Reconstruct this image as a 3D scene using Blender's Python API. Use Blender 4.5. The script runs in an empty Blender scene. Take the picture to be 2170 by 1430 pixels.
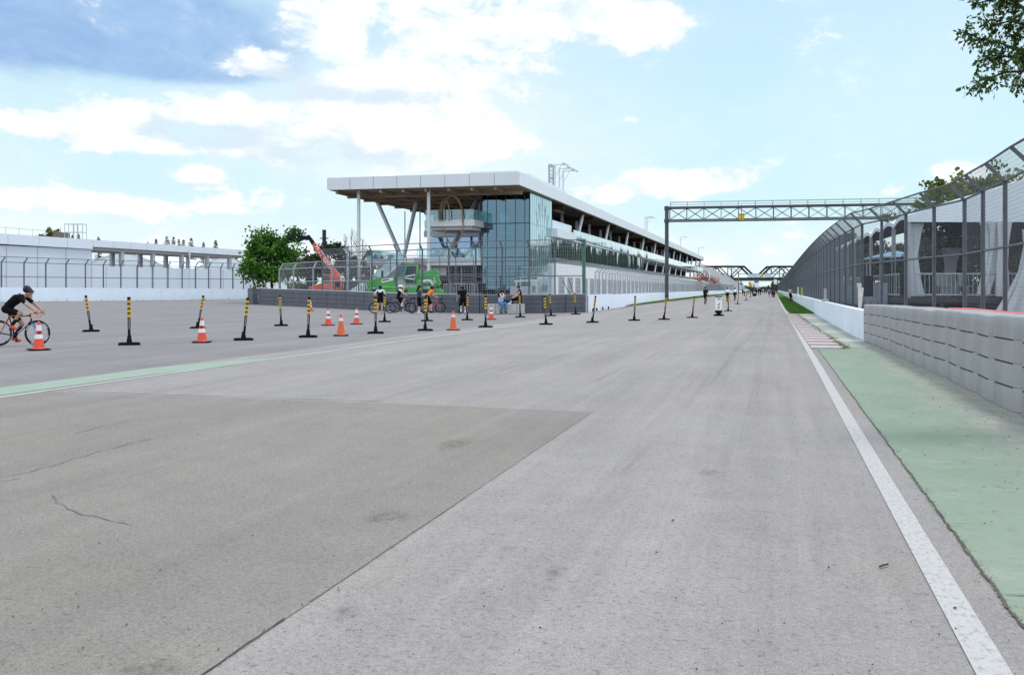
import bpy, bmesh, math, random
from mathutils import Vector, Matrix
R = math.radians
random.seed(7)
scene = bpy.context.scene
COL = scene.collection

# ------------------------------------------------------------------ camera
FPX, CX, HOR, CAMH = 2110.0, 1085.0, 613.0, 1.5      # 35 mm lens, eye height 1.5 m
YAW = math.atan(555.0 / FPX)
cam_data = bpy.data.cameras.new('camera')
cam_data.sensor_width = 36.0
cam_data.lens = FPX / 2170.0 * 36.0
cam_data.shift_y = -48.08 / 1024.0
cam_data.clip_start = 0.1
cam_data.clip_end = 6000.0
cam = bpy.data.objects.new('camera', cam_data)
COL.objects.link(cam)
cam.location = (0, 0, CAMH)
cam.rotation_euler = (R(90), 0, YAW)
scene.camera = cam
CF = Vector((-math.sin(YAW), math.cos(YAW), 0))
CR = Vector((math.cos(YAW), math.sin(YAW), 0))

def W(u, d, z=0.0):
    p = CF * d + CR * ((u - CX) / FPX * d)
    return Vector((p.x, p.y, z))
def G(u, v, z=0.0):
    return W(u, FPX * (CAMH - z) / (v - HOR), z)
def Z(v, d):
    return CAMH + (HOR - v) / FPX * d

# ------------------------------------------------------------------ light
scene.view_settings.view_transform = 'Standard'
scene.view_settings.look = 'None'
scene.view_settings.gamma = 1.0
scene.view_settings.exposure = 0.62
scene.cycles.max_bounces = 8
scene.cycles.transparent_max_bounces = 16
scene.cycles.use_denoising = True
scene.cycles.sample_clamp_indirect = 4.0
SUN_EL, SUN_AZ = R(62), R(40)          # azimuth measured from +Y (along the track) towards +X
sun_data = bpy.data.lights.new('sun', 'SUN')
sun_data.energy = 1.35
sun_data.angle = R(12)
sun_data.color = (1.0, 0.965, 0.92)
sun = bpy.data.objects.new('sun', sun_data)
COL.objects.link(sun)
SD = Vector((math.sin(SUN_AZ) * math.cos(SUN_EL), math.cos(SUN_AZ) * math.cos(SUN_EL), math.sin(SUN_EL)))
sun.rotation_euler = SD.to_track_quat('Z', 'Y').to_euler()
sun.location = (0, 0, 60)

world = bpy.data.worlds.new('World')
scene.world = world
world.use_nodes = True
wn, wl = world.node_tree.nodes, world.node_tree.links
wn.clear()
def wnode(t, **kw):
    n = wn.new(t)
    for k, v in kw.items():
        setattr(n, k, v)
    return n
def wmath(op, a, b=None, c=None, clamp=False):
    n = wnode('ShaderNodeMath', operation=op, use_clamp=clamp)
    for i, v in enumerate((a, b, c)):
        if v is None: continue
        if isinstance(v, (int, float)): n.inputs[i].default_value = v
        else: wl.new(v, n.inputs[i])
    return n.outputs[0]
def wmix(f, a, b):
    n = wnode('ShaderNodeMix', data_type='RGBA')
    for i, v in ((0, f), (6, a), (7, b)):
        if isinstance(v, (int, float)): n.inputs[i].default_value = v
        elif isinstance(v, tuple): n.inputs[i].default_value = (*v, 1)
        else: wl.new(v, n.inputs[i])
    return n.outputs[2]
def wramp(v, lo, hi, a=0.0, b=1.0):
    n = wnode('ShaderNodeMapRange', interpolation_type='SMOOTHSTEP')
    wl.new(v, n.inputs[0])
    for i, x in enumerate((lo, hi, a, b)): n.inputs[i + 1].default_value = x
    return n.outputs[0]
sky = wnode('ShaderNodeTexSky', sky_type='NISHITA', sun_disc=False)
sky.sun_elevation = SUN_EL
sky.sun_rotation = SUN_AZ
sky.air_density = 1.0; sky.dust_density = 0.6; sky.ozone_density = 1.2
tc = wnode('ShaderNodeTexCoord')
sep = wnode('ShaderNodeSeparateXYZ'); wl.new(tc.outputs['Generated'], sep.inputs[0])
dx, dy, dz = sep.outputs
az = wmath('ARCTAN2', dx, dy)
el = wmath('ARCSINE', wmath('MINIMUM', wmath('MAXIMUM', dz, -0.999), 0.999))
comb = wnode('ShaderNodeCombineXYZ'); wl.new(az, comb.inputs[0]); wl.new(el, comb.inputs[1])
AE = comb.outputs[0]
def azel(u, v):
    d = CF + CR * ((u - CX) / FPX) + Vector((0, 0, (HOR - v) / FPX))
    d.normalize()
    return math.atan2(d.x, d.y), math.asin(d.z)
def wnoise(vec, scale, detail, rough, dist=0.0, off=0.0):
    n = wnode('ShaderNodeTexNoise')
    m = wnode('ShaderNodeMapping'); wl.new(vec, m.inputs[0])
    m.inputs['Location'].default_value = (off, off * 0.7, off * 0.3)
    m.inputs['Scale'].default_value = (1.0, 1.75, 1.0)
    wl.new(m.outputs[0], n.inputs['Vector'])
    n.inputs['Scale'].default_value = scale; n.inputs['Detail'].default_value = detail
    n.inputs['Roughness'].default_value = rough; n.inputs['Distortion'].default_value = dist
    return n.outputs['Fac']
def blob(u, v, ru, rv, w, inner=0.0):
    a, e = azel(u, v)
    s = wnode('ShaderNodeVectorMath', operation='SUBTRACT'); wl.new(AE, s.inputs[0]); s.inputs[1].default_value = (a, e, 0)
    m = wnode('ShaderNodeVectorMath', operation='MULTIPLY'); wl.new(s.outputs[0], m.inputs[0]); m.inputs[1].default_value = (FPX / ru, FPX / rv, 0)
    l = wnode('ShaderNodeVectorMath', operation='LENGTH'); wl.new(m.outputs[0], l.inputs[0])
    return wramp(l.outputs['Value'], inner, 1.0, w, 0.0)
def wsum(vals):
    r = vals[0]
    for v in vals[1:]: r = wmath('ADD', r, v)
    return r
n_big = wnoise(AE, 11.0, 12.0, 0.60, 0.25, 3.1)
n_mid = wnoise(AE, 26.0, 10.0, 0.62, 0.35, 9.4)
n_soft = wnoise(AE, 3.2, 5.0, 0.5, 0.2, 7.7)
n_wisp = wnoise(AE, 9.0, 8.0, 0.60, 1.2, 1.3)
# bright cumulus: blobs of cover, edges broken up by the fractal noise
cover = wsum([blob(230, 255, 170, 100, .66), blob(130, 275, 80, 50, .2), blob(40, 262, 110, 42, .48), blob(430, 225, 180, 62, .54), blob(360, 310, 200, 40, .30), blob(545, 140, 130, 48, .52),
              blob(1020, 30, 560, 150, .50), blob(900, 170, 380, 140, .44), blob(830, 290, 480, 130, .46), blob(1330, 50, 230, 105, .50), blob(640, 60, 180, 90, .25),
              blob(418, 375, 90, 42, .66), blob(90, 420, 220, 46, .48), blob(300, 440, 330, 45, .42), blob(560, 430, 260, 60, .28),
              blob(1000, 320, 300, 60, .25), blob(1330, 255, 60, 20, .3), blob(1480, 380, 230, 60, .40), blob(1300, 400, 300, 50, .28), blob(1000, 560, 1700, 110, .30), blob(2060, 370, 130, 45, .5), blob(1880, 400, 120, 40, .32)])
dens = wsum([wmath('MULTIPLY', wmath('SUBTRACT', n_big, 0.5), 1.25), wmath('MULTIPLY', wmath('SUBTRACT', n_mid, 0.5), 0.55), cover])
hazeb = wsum([blob(880, 300, 760, 260, .85), blob(250, 470, 620, 90, .35), blob(1300, 60, 420, 180, .25), blob(1000, 560, 2400, 120, .75, .1)])
a_white = wmath('ADD', wmath('MULTIPLY', wramp(dens, -0.02, 0.50), 0.40), wmath('MULTIPLY', wramp(dens, 0.18, 0.31), 0.60))
thin = wmath('MULTIPLY', wramp(n_soft, 0.30, 0.75, 0.02, 0.70), wramp(el, -0.05, 0.30, 1.0, 0.25))
# grey-blue stratus bank, upper left
bank = wsum([blob(60, 20, 760, 165, 1.1, .2), blob(430, 135, 340, 70, .6, .1)])
a_bank = wramp(wsum([bank, wmath('MULTIPLY', wmath('SUBTRACT', n_big, 0.5), 0.9), wmath('MULTIPLY', wmath('SUBTRACT', n_wisp, 0.5), 0.6)]), 0.18, 0.70, 0.0, 0.97)
grey = wsum([blob(480, 290, 150, 34, .6), blob(330, 275, 120, 30, .3), blob(420, 392, 60, 10, .25), blob(700, 330, 300, 40, .35), blob(600, 180, 140, 60, .4), blob(800, 205, 240, 30, .35)])
shade = wramp(wmath('SUBTRACT', wsum([wmath('MULTIPLY', n_mid, 0.8), wmath('MULTIPLY', dens, 0.45)]), grey), 0.26, 0.78, 0.0, 1.0)
base = wnode('ShaderNodeMix', data_type='RGBA', blend_type='MULTIPLY')
base.inputs[0].default_value = 1.0
wl.new(sky.outputs[0], base.inputs[6]); base.inputs[7].default_value = (0.72, 0.98, 1.05, 1)
CW = 7.9                                     # cloud radiance before the 0.09 strength
c0 = base.outputs[2]
c0 = wmix(wramp(el, 0.50, 0.0, 0.50, 0.90), c0, (CW * .62, CW * .86, CW * .94))
thin = wmath('MINIMUM', wmath('ADD', thin, wmath('MULTIPLY', hazeb, wramp(n_wisp, 0.25, 0.65, 0.45, 1.0))), 1.0)
c1 = wmix(thin, c0, (CW * .84, CW * .92, CW * .95))
c1 = wmix(wmath('MULTIPLY', a_bank, 0.95), c1, wmix(wramp(n_wisp, .3, .7), (CW * .27, CW * .44, CW * .74), (CW * .37, CW * .57, CW * .84)))
cl = wmix(shade, (CW * .68, CW * .79, CW * .89), (CW * 1.12, CW * 1.12, CW * 1.12))
c2 = wmix(wmath('MULTIPLY', a_white, 0.97), c1, cl)
# unseen bright cloud added behind the viewpoint and overhead to brighten the walls
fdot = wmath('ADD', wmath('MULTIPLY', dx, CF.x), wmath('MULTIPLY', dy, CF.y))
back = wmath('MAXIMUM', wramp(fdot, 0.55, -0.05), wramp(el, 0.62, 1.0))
fill_cloud = wmix(wramp(n_soft, .3, .7), (CW * 1.12, CW * 1.42, CW * 1.72), (CW * 1.75, CW * 1.85, CW * 1.95))
c2 = wmix(wmath('MULTIPLY', back, 0.92), c2, fill_cloud)
c2 = wmix(wramp(el, -0.01, -0.06), c2, (1.6, 1.7, 1.75))
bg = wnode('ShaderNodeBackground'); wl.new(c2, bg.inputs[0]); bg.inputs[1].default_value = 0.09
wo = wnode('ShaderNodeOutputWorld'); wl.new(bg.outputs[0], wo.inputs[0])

# ------------------------------------------------------------------ helpers
MATS = {}
def mat(name, col, rough=0.6, metal=0.0, var=0.0, scale=4.0, bump=0.0, bscale=40.0, spec=0.5, col2=None, detail=6.0, stretch=(1, 1, 1), world_space=False, lo=0.35, hi=0.65):
    """Principled material whose base colour wanders between two tones (dirt, wear, fading)."""
    if name in MATS: return MATS[name]
    m = bpy.data.materials.new(name); MATS[name] = m
    m.use_nodes = True
    N, L = m.node_tree.nodes, m.node_tree.links
    b = N['Principled BSDF']
    b.inputs['Roughness'].default_value = rough
    b.inputs['Metallic'].default_value = metal
    if spec == 0.5 and max(col) < .2: spec = .22 if max(col) > .08 else .12
    b.inputs['Specular IOR Level'].default_value = spec
    b.inputs['Base Color'].default_value = (*col, 1)
    if var or col2 or bump:
        if world_space: src = N.new('ShaderNodeNewGeometry').outputs['Position']
        else: src = N.new('ShaderNodeTexCoord').outputs['Object']
        mp = N.new('ShaderNodeMapping'); mp.inputs['Scale'].default_value = stretch
        L.new(src, mp.inputs[0])
    if var or col2:
        n = N.new('ShaderNodeTexNoise'); n.inputs['Scale'].default_value = scale; n.inputs['Detail'].default_value = detail
        n.inputs['Roughness'].default_value = 0.62
        L.new(mp.outputs[0], n.inputs['Vector'])
        r = N.new('ShaderNodeMapRange'); L.new(n.outputs['Fac'], r.inputs[0]); r.inputs[1].default_value = lo; r.inputs[2].default_value = hi
        x = N.new('ShaderNodeMix'); x.data_type = 'RGBA'; L.new(r.outputs[0], x.inputs[0])
        c2_ = col2 if col2 else tuple(c * (1 - var) for c in col)
        x.inputs[6].default_value = (*col, 1); x.inputs[7].default_value = (*c2_, 1)
        L.new(x.outputs[2], b.inputs['Base Color'])
    if bump:
        n2 = N.new('ShaderNodeTexNoise'); n2.inputs['Scale'].default_value = bscale; n2.inputs['Detail'].default_value = 5
        L.new(mp.outputs[0], n2.inputs['Vector'])
        bp = N.new('ShaderNodeBump'); bp.inputs['Strength'].default_value = bump; bp.inputs['Distance'].default_value = 0.02
        L.new(n2.outputs['Fac'], bp.inputs['Height']); L.new(bp.outputs[0], b.inputs['Normal'])
    return m

class MB:
    """Collects simple solids; build() links them as one mesh object."""
    def __init__(s): s.v = []; s.f = []; s.mi = []; s.m = 0
    def mat(s, i): s.m = i; return s
    def face(s, idx): s.f.append(idx); s.mi.append(s.m)
    def add(s, vs, fs):
        o = len(s.v); s.v += [tuple(v) for v in vs]
        for f in fs: s.face([o + i for i in f])
    def box(s, a, b):
        (x0, y0, z0), (x1, y1, z1) = a, b
        if x0 > x1: x0, x1 = x1, x0
        if y0 > y1: y0, y1 = y1, y0
        if z0 > z1: z0, z1 = z1, z0
        s.add([(x0, y0, z0), (x1, y0, z0), (x1, y1, z0), (x0, y1, z0), (x0, y0, z1), (x1, y0, z1), (x1, y1, z1), (x0, y1, z1)],
              [(0, 3, 2, 1), (4, 5, 6, 7), (0, 1, 5, 4), (1, 2, 6, 5), (2, 3, 7, 6), (3, 0, 4, 7)])
        return s
    def obox(s, c, ax, ay, az_):
        c, ax, ay, az_ = map(Vector, (c, ax, ay, az_))
        vs = [c + i * ax + j * ay + k * az_ for k in (-1, 1) for (i, j) in ((-1, -1), (1, -1), (1, 1), (-1, 1))]
        s.add(vs, [(0, 3, 2, 1), (4, 5, 6, 7), (0, 1, 5, 4), (1, 2, 6, 5), (2, 3, 7, 6), (3, 0, 4, 7)]); return s
    def beam(s, p, q, w, h, up=(0, 0, 1)):
        """rectangular bar from p to q, w across, h along up"""
        p, q, up = Vector(p), Vector(q), Vector(up)
        d = q - p; l = d.length; d.normalize()
        if abs(d.dot(up)) > 0.98: up = Vector((0, 1, 0))
        sx = d.cross(up).normalized(); uz = sx.cross(d).normalized()
        return s.obox((p + q) / 2, d * (l / 2), sx * (w / 2), uz * (h / 2))
    def tube(s, p, q, r, r2=None, n=8, cap=True):
        p, q = Vector(p), Vector(q); r2 = r if r2 is None else r2
        d = (q - p).normalized()
        a = d.orthogonal().normalized(); b = d.cross(a)
        o = len(s.v)
        for c, rr in ((p, r), (q, r2)):
            for i in range(n):
                t = 2 * math.pi * i / n
                s.v.append(tuple(c + (a * math.cos(t) + b * math.sin(t)) * rr))
        for i in range(n):
            j = (i + 1) % n; s.face([o + i, o + j, o + n + j, o + n + i])
        if cap:
            s.face([o + i for i in reversed(range(n))]); s.face([o + n + i for i in range(n)])
        return s
    def path(s, pts, r, n=6, cap=True, radii=None):
        """round bar swept along a polyline"""
        pts = [Vector(p) for p in pts]; o = len(s.v); k = len(pts)
        a = None
        for i, p in enumerate(pts):
            d = (pts[min(i + 1, k - 1)] - pts[max(i - 1, 0)]).normalized()
            if a is None: a = d.orthogonal().normalized()
            a = (a - d * a.dot(d)).normalized(); b = d.cross(a)
            rr = radii[i] if radii else r
            for j in range(n):
                t = 2 * math.pi * j / n; s.v.append(tuple(p + (a * math.cos(t) + b * math.sin(t)) * rr))
        for i in range(k - 1):
            for j in range(n):
                j2 = (j + 1) % n
                s.face([o + i * n + j, o + i * n + j2, o + (i + 1) * n + j2, o + (i + 1) * n + j])
        if cap:
            s.face([o + j for j in reversed(range(n))]); s.face([o + (k - 1) * n + j for j in range(n)])
        return s
    def lathe(s, prof, n=20, c=(0, 0, 0)):
        o = len(s.v); c = Vector(c)
        for r, z in prof:
            for j in range(n):
                t = 2 * math.pi * j / n; s.v.append((c.x + r * math.cos(t), c.y + r * math.sin(t), c.z + z))
        for i in range(len(prof) - 1):
            for j in range(n):
                j2 = (j + 1) % n
                s.face([o + i * n + j, o + i * n + j2, o + (i + 1) * n + j2, o + (i + 1) * n + j])
        return s
    def torus(s, c, axis, R_, r, n=32, m=8, flat=1.0):
        c, ax = Vector(c), Vector(axis).normalized()
        a = ax.orthogonal().normalized(); b = ax.cross(a); o = len(s.v)
        for i in range(n):
            t = 2 * math.pi * i / n; e = a * math.cos(t) + b * math.sin(t)
            for j in range(m):
                p = 2 * math.pi * j / m
                s.v.append(tuple(c + e * (R_ + r * math.cos(p)) + ax * r * flat * math.sin(p)))
        for i in range(n):
            for j in range(m):
                s.face([o + i * m + j, o + ((i + 1) % n) * m + j, o + ((i + 1) % n) * m + (j + 1) % m, o + i * m + (j + 1) % m])
        return s
    def prism(s, poly, depth, org=(0, 0, 0), ax=(1, 0, 0), ay=(0, 0, 1), an=(0, 1, 0)):
        """polygon in the ax/ay plane at org, extruded by depth along an"""
        org, ax, ay, an = map(Vector, (org, ax, ay, an)); n = len(poly); o = len(s.v)
        for k in (0, depth):
            for (x, y) in poly: s.v.append(tuple(org + ax * x + ay * y + an * k))
        s.face([o + i for i in range(n)]); s.face([o + n + i for i in reversed(range(n))])
        for i in range(n):
            j = (i + 1) % n; s.face([o + j, o + i, o + n + i, o + n + j])
        return s
    def ribbon(s, left, right, z):
        """flat strip on the ground between two polylines"""
        o = len(s.v); n = len(left)
        for a, b in zip(left, right): s.v.append((a[0], a[1], z)); s.v.append((b[0], b[1], z))
        for i in range(n - 1): s.face([o + 2 * i, o + 2 * i + 1, o + 2 * i + 3, o + 2 * i + 2])
        return s
    def build(s, name, mats, parent=None, loc=None, smooth=False, bevel=0.0, seg=2, normals=True):
        me = bpy.data.meshes.new(name)
        me.from_pydata(s.v, [], s.f)
        ms = mats if isinstance(mats, (list, tuple)) else [mats]
        for m in ms: me.materials.append(m)
        me.polygons.foreach_set('material_index', s.mi)
        if normals or bevel:
            bm = bmesh.new(); bm.from_mesh(me)
            bmesh.ops.recalc_face_normals(bm, faces=bm.faces)
            if bevel:
                es = [e for e in bm.edges if len(e.link_faces) == 2 and e.calc_face_angle(0) > 0.5]
                bmesh.ops.bevel(bm, geom=es, offset=bevel, segments=seg, profile=0.5, affect='EDGES', clamp_overlap=True)
            bm.to_mesh(me); bm.free()
        if smooth:
            me.polygons.foreach_set('use_smooth', [True] * len(me.polygons))
            try: me.set_sharp_from_angle(angle=R(40))
            except Exception: pass
        me.update()
        o = bpy.data.objects.new(name, me)
        COL.objects.link(o)
        if parent is not None: o.parent = parent
        if loc is not None: o.location = loc
        return o

def tag(o, label=None, cat=None, group=None, kind=None):
    if label: o['label'] = label
    if cat: o['category'] = cat
    if group: o['group'] = group
    if kind: o['kind'] = kind
    return o
def empty(name, loc=(0, 0, 0), rz=0.0, label=None, cat=None, group=None):
    o = bpy.data.objects.new(name, None); COL.objects.link(o)
    o.location = loc; o.rotation_euler = (0, 0, rz); o.empty_display_size = 0.2
    return tag(o, label, cat, group)
KIDS = {}
def copy_tree(o, parent=None):
    c = o.copy(); COL.objects.link(c)
    c.parent = parent
    for ch in [x for x in o.children]: copy_tree(ch, c)
    return c
def text_mesh(name, body, size, m, parent, mw, depth=0.004, align='LEFT'):
    cu = bpy.data.curves.new(name, 'FONT'); cu.body = body; cu.size = size; cu.extrude = depth; cu.align_x = align
    to = bpy.data.objects.new(name + '_tmp', cu); COL.objects.link(to)
    dg = bpy.context.evaluated_depsgraph_get()
    me = bpy.data.meshes.new_from_object(to.evaluated_get(dg))
    bpy.data.objects.remove(to)
    me.materials.clear(); me.materials.append(m)
    o = bpy.data.objects.new(name, me); COL.objects.link(o); o.parent = parent; o.matrix_local = mw
    return o
def frame_matrix(org, ax, ay):
    ax, ay = Vector(ax).normalized(), Vector(ay).normalized(); an = ax.cross(ay)
    m = Matrix((ax, ay, an)).transposed().to_4x4(); m.translation = Vector(org); return m
# ------------------------------------------------------------------ ground sheets
def asphalt(name, tone, tint, dark, streak=0.5, speck=1.0, pit=0.5):
    m = bpy.data.materials.new(name); m.use_nodes = True
    N, L = m.node_tree.nodes, m.node_tree.links
    b = N['Principled BSDF']; b.inputs['Roughness'].default_value = 0.88; b.inputs['Specular IOR Level'].default_value = 0.25
    pos = N.new('ShaderNodeNewGeometry').outputs['Position']
    def noise(scale, detail, rough, st=(1, 1, 1), dist=0):
        mp = N.new('ShaderNodeMapping'); mp.inputs['Scale'].default_value = st; L.new(pos, mp.inputs[0])
        n = N.new('ShaderNodeTexNoise'); n.inputs['Scale'].default_value = scale; n.inputs['Detail'].default_value = detail
        n.inputs['Roughness'].default_value = rough; n.inputs['Distortion'].default_value = dist
        L.new(mp.outputs[0], n.inputs['Vector']); return n.outputs['Fac']
    def rng(v, lo, hi, a, c):
        r = N.new('ShaderNodeMapRange'); L.new(v, r.inputs[0])
        for i, x in enumerate((lo, hi, a, c)): r.inputs[i + 1].default_value = x
        return r.outputs[0]
    def mul(a, c):
        q = N.new('ShaderNodeMath'); q.operation = 'MULTIPLY'; L.new(a, q.inputs[0]); L.new(c, q.inputs[1]); return q.outputs[0]
    f = rng(noise(0.33, 4, .55), .3, .7, 1 - .07, 1 + .07)
    f = mul(f, rng(noise(1.1, 5, .6, (1, .06, 1)), .3, .7, 1 - .10 * streak, 1 + .10 * streak))       # lanes worn along the track
    f = mul(f, rng(noise(6.0, 4, .6, (1, .02, 1)), .35, .65, 1 - .045 * streak, 1 + .045 * streak))
    f = mul(f, rng(noise(2.6, 6, .7), .25, .75, .93, 1.07))
    f = mul(f, rng(noise(150, 3, .75), .25, .75, 1 - .32 * speck, 1 + .32 * speck))                     # aggregate
    f = mul(f, rng(noise(38, 4, .8), .25, .75, 1 - .16 * speck, 1 + .16 * speck))
    f = mul(f, rng(noise(26, 2, .5), .30, .37, 1 - .55 * pit, 1.0))
    f = mul(f, rng(noise(58, 2, .5), .29, .36, 1 - .7 * pit, 1.0))
    f = mul(f, rng(noise(46, 2, .5), .66, .72, 1.0, 1 + .35 * pit))                                       # pits and pebbles
    x = N.new('ShaderNodeMix'); x.data_type = 'RGBA'
    L.new(rng(noise(0.5, 4, .6), .42, .70, 0, 1), x.inputs[0])
    x.inputs[6].default_value = (*tone, 1); x.inputs[7].default_value = (*tint, 1)
    st = rng(noise(0.21, 5, .7), .66, .74, 0, 1)
    y = N.new('ShaderNodeMix'); y.data_type = 'RGBA'; L.new(rng(st, 0, 1, 0, .35), y.inputs[0])
    L.new(x.outputs[2], y.inputs[6]); y.inputs[7].default_value = (*dark, 1)
    v = N.new('ShaderNodeVectorMath'); v.operation = 'SCALE'; L.new(y.outputs[2], v.inputs[0]); L.new(f, v.inputs['Scale'])
    L.new(v.outputs[0], b.inputs['Base Color'])
    bp = N.new('ShaderNodeBump'); bp.inputs['Strength'].default_value = 0.35; bp.inputs['Distance'].default_value = 0.006
    L.new(noise(110, 4, .7), bp.inputs['Height']); L.new(bp.outputs[0], b.inputs['Normal'])
    return m
M_ROAD = asphalt('pale_asphalt', (.226, .204, .196), (.230, .204, .187), (.185, .160, .148), 1.1, 1.5, .55)
M_PATCH = asphalt('grey_asphalt', (.187, .165, .146), (.176, .159, .147), (.148, .128, .112), .8, 1.6, .5)
M_APRON = asphalt('apron_asphalt', (.174, .158, .162), (.188, .168, .162), (.14, .125, .122), 1.0)
M_SEAM = mat('seam_tar', (.055, .053, .055), .8, var=.4, scale=3, world_space=True)

def struct(o): o['kind'] = 'structure'; return o
def line_mat():
    m = bpy.data.materials.new('worn_white_paint'); m.use_nodes = True
    N, L = m.node_tree.nodes, m.node_tree.links; b = N['Principled BSDF']; b.inputs['Roughness'].default_value = .8
    pos = N.new('ShaderNodeNewGeometry').outputs['Position']
    n = N.new('ShaderNodeTexNoise'); n.inputs['Scale'].default_value = 22; n.inputs['Detail'].default_value = 8; n.inputs['Roughness'].default_value = .75
    mp = N.new('ShaderNodeMapping'); mp.inputs['Scale'].default_value = (1.4, .8, 1); L.new(pos, mp.inputs[0]); L.new(mp.outputs[0], n.inputs['Vector'])
    r = N.new('ShaderNodeMapRange'); L.new(n.outputs['Fac'], r.inputs[0]); r.inputs[1].default_value = .36; r.inputs[2].default_value = .50
    x = N.new('ShaderNodeMix'); x.data_type = 'RGBA'; L.new(r.outputs[0], x.inputs[0])
    x.inputs[6].default_value = (.22, .205, .195, 1); x.inputs[7].default_value = (.365, .345, .335, 1)
    L.new(x.outputs[2], b.inputs['Base Color']); return m
M_LINE = line_mat()
M_GREEN = mat('faded_green_paint', (.185, .315, .235), .85, col2=(.285, .375, .315), scale=1.6, detail=9, stretch=(1, .45, 1), world_space=True, bump=.2, bscale=60)
M_GREEN2 = mat('pale_green_paint', (.185, .255, .190), .85, col2=(.23, .268, .215), scale=2.0, detail=9, world_space=True)
M_DIRTG = mat('bare_concrete', (.305, .30, .265), .9, col2=(.23, .215, .185), scale=3.2, detail=9, world_space=True, bump=.25, bscale=50)
M_GRASS = mat('lawn_soil', (.045, .115, .012), .95, col2=(.075, .16, .02), scale=2.0, detail=8, world_space=True, bump=.8, bscale=35)
M_GROUND = mat('far_ground', (.16, .165, .12), .95, col2=(.10, .13, .06), scale=.05, detail=8, world_space=True)

struct(MB().box((-1800, -120, -1.0), (1800, 2600, -0.020)).build('ground', M_GROUND))
def sheet(name, pts, z, m):
    b = MB(); b.add([(p[0], p[1], z) for p in pts], [tuple(range(len(pts)))])
    return struct(b.build(name, m, normals=False))
# pit entry apron on the left, the racing surface, and the older paving patch in the foreground
sheet('pit_entry_apron', [(-160, -8), (-9.5, -8), (-9.5, 95), (-12.6, 150), (-12.6, 240), (-60, 240), (-160, 160)], -0.012, M_APRON)
ROAD_L = [(-11.52, -8), (-11.52, 32), (-11.55, 60), (-11.9, 85), (-12.6, 120), (-12.8, 200), (-12.8, 720)]
ROAD_R = [(1.08, -8), (1.08, 32), (.92, 60), (.86, 85), (.85, 120), (.85, 200), (.85, 720)]
struct(MB().ribbon(ROAD_L, ROAD_R, -0.008).build('road', M_ROAD, normals=False))
P1, P2, P3 = G(60, 828.5), G(860, 855), G(1255, 872)
XJ = -2.16
sheet('road_patch', [(-10.42, -8), (XJ, -8), (XJ, 12), (P3.x, P3.y), (P2.x, P2.y), (P1.x, P1.y + .02), (-10.42, P1.y)], -0.004, M_PATCH)
def jag(pts, w, z, name, m, step=.25, amp=.012):
    """thin irregular line (joint or crack) along a polyline"""
    rnd = random.Random(len(pts) * 31 + int(abs(pts[0][0]) * 100)); L_, R_ = [], []
    for (a, b) in zip(pts[:-1], pts[1:]):
        a, b = Vector((a[0], a[1], 0)), Vector((b[0], b[1], 0)); n = max(2, int((b - a).length / step))
        d = (b - a).normalized(); nn = Vector((-d.y, d.x, 0)); off = 0
        for i in range(n):
            off = off * .6 + rnd.uniform(-amp, amp)
            p = a + (b - a) * (i / n) + nn * off; ww = w * rnd.uniform(.35, 1.1)
            L_.append(p + nn * ww / 2); R_.append(p - nn * ww / 2)
    return struct(MB().ribbon(L_, R_, z).build(name, m, normals=False))
jag([(XJ, 3.2), (XJ, 4.2)], .008, 0.001, 'pavement_joint', M_SEAM, .06, .006)
jag([(XJ, 4.4), (XJ, 7)], .004, 0.001, 'pavement_joint', mat('old_seam', (.12, .115, .115), .85), .1, .004)

q1, q2 = G(100, 827), G(860, 851)
jag([q1, q2], .035, 0.0005, 'pavement_joint', mat('smooth_seam', (.16, .165, .185), .55), .3, .006)
for cr in ([(0, 1012), (60, 1000), (120, 984), (180, 965), (236, 949)], [(236, 949), (330, 925)], [(105, 1048), (128, 1068), (145, 1078), (176, 1090), (230, 1098), (262, 1106), (300, 1113)],
           [(0, 1020), (60, 1008)], [(160, 918), (230, 900), (280, 888)]):
    jag([G(*c) for c in cr], .012, 0.001, 'pavement_crack', mat('crack_dark', (.14, .135, .13), .9), .07, .02)
# painted lines
def edge_line(name, pts, w):
    Lp = [(x - w / 2, y) for x, y in pts]; Rp = [(x + w / 2, y) for x, y in pts]
    return struct(MB().ribbon(Lp, Rp, -0.0025).build(name, M_LINE, normals=False))
edge_line('edge_line', [(.835, -8), (.835, 14), (.84, 30), (.80, 60), (.74, 90), (.74, 200), (.74, 720)], .14)
edge_line('edge_line', [(-10.47, -8), (-10.47, 40), (-10.45, 70), (-10.9, 95), (-12.2, 125), (-12.5, 200), (-12.5, 720)], .13)
g1 = [G(-160, 843), G(0, 821), G(176, 798.5), G(323, 778.5), G(480, 765), G(582, 757.5)]
g2 = [G(-160, 857), G(0, 837), G(176, 813), G(323, 793), G(480, 774.5), G(590, 758.5)]
struct(MB().ribbon(g1, g2, -0.002).build('green_verge', M_GREEN2, normals=False))
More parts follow.
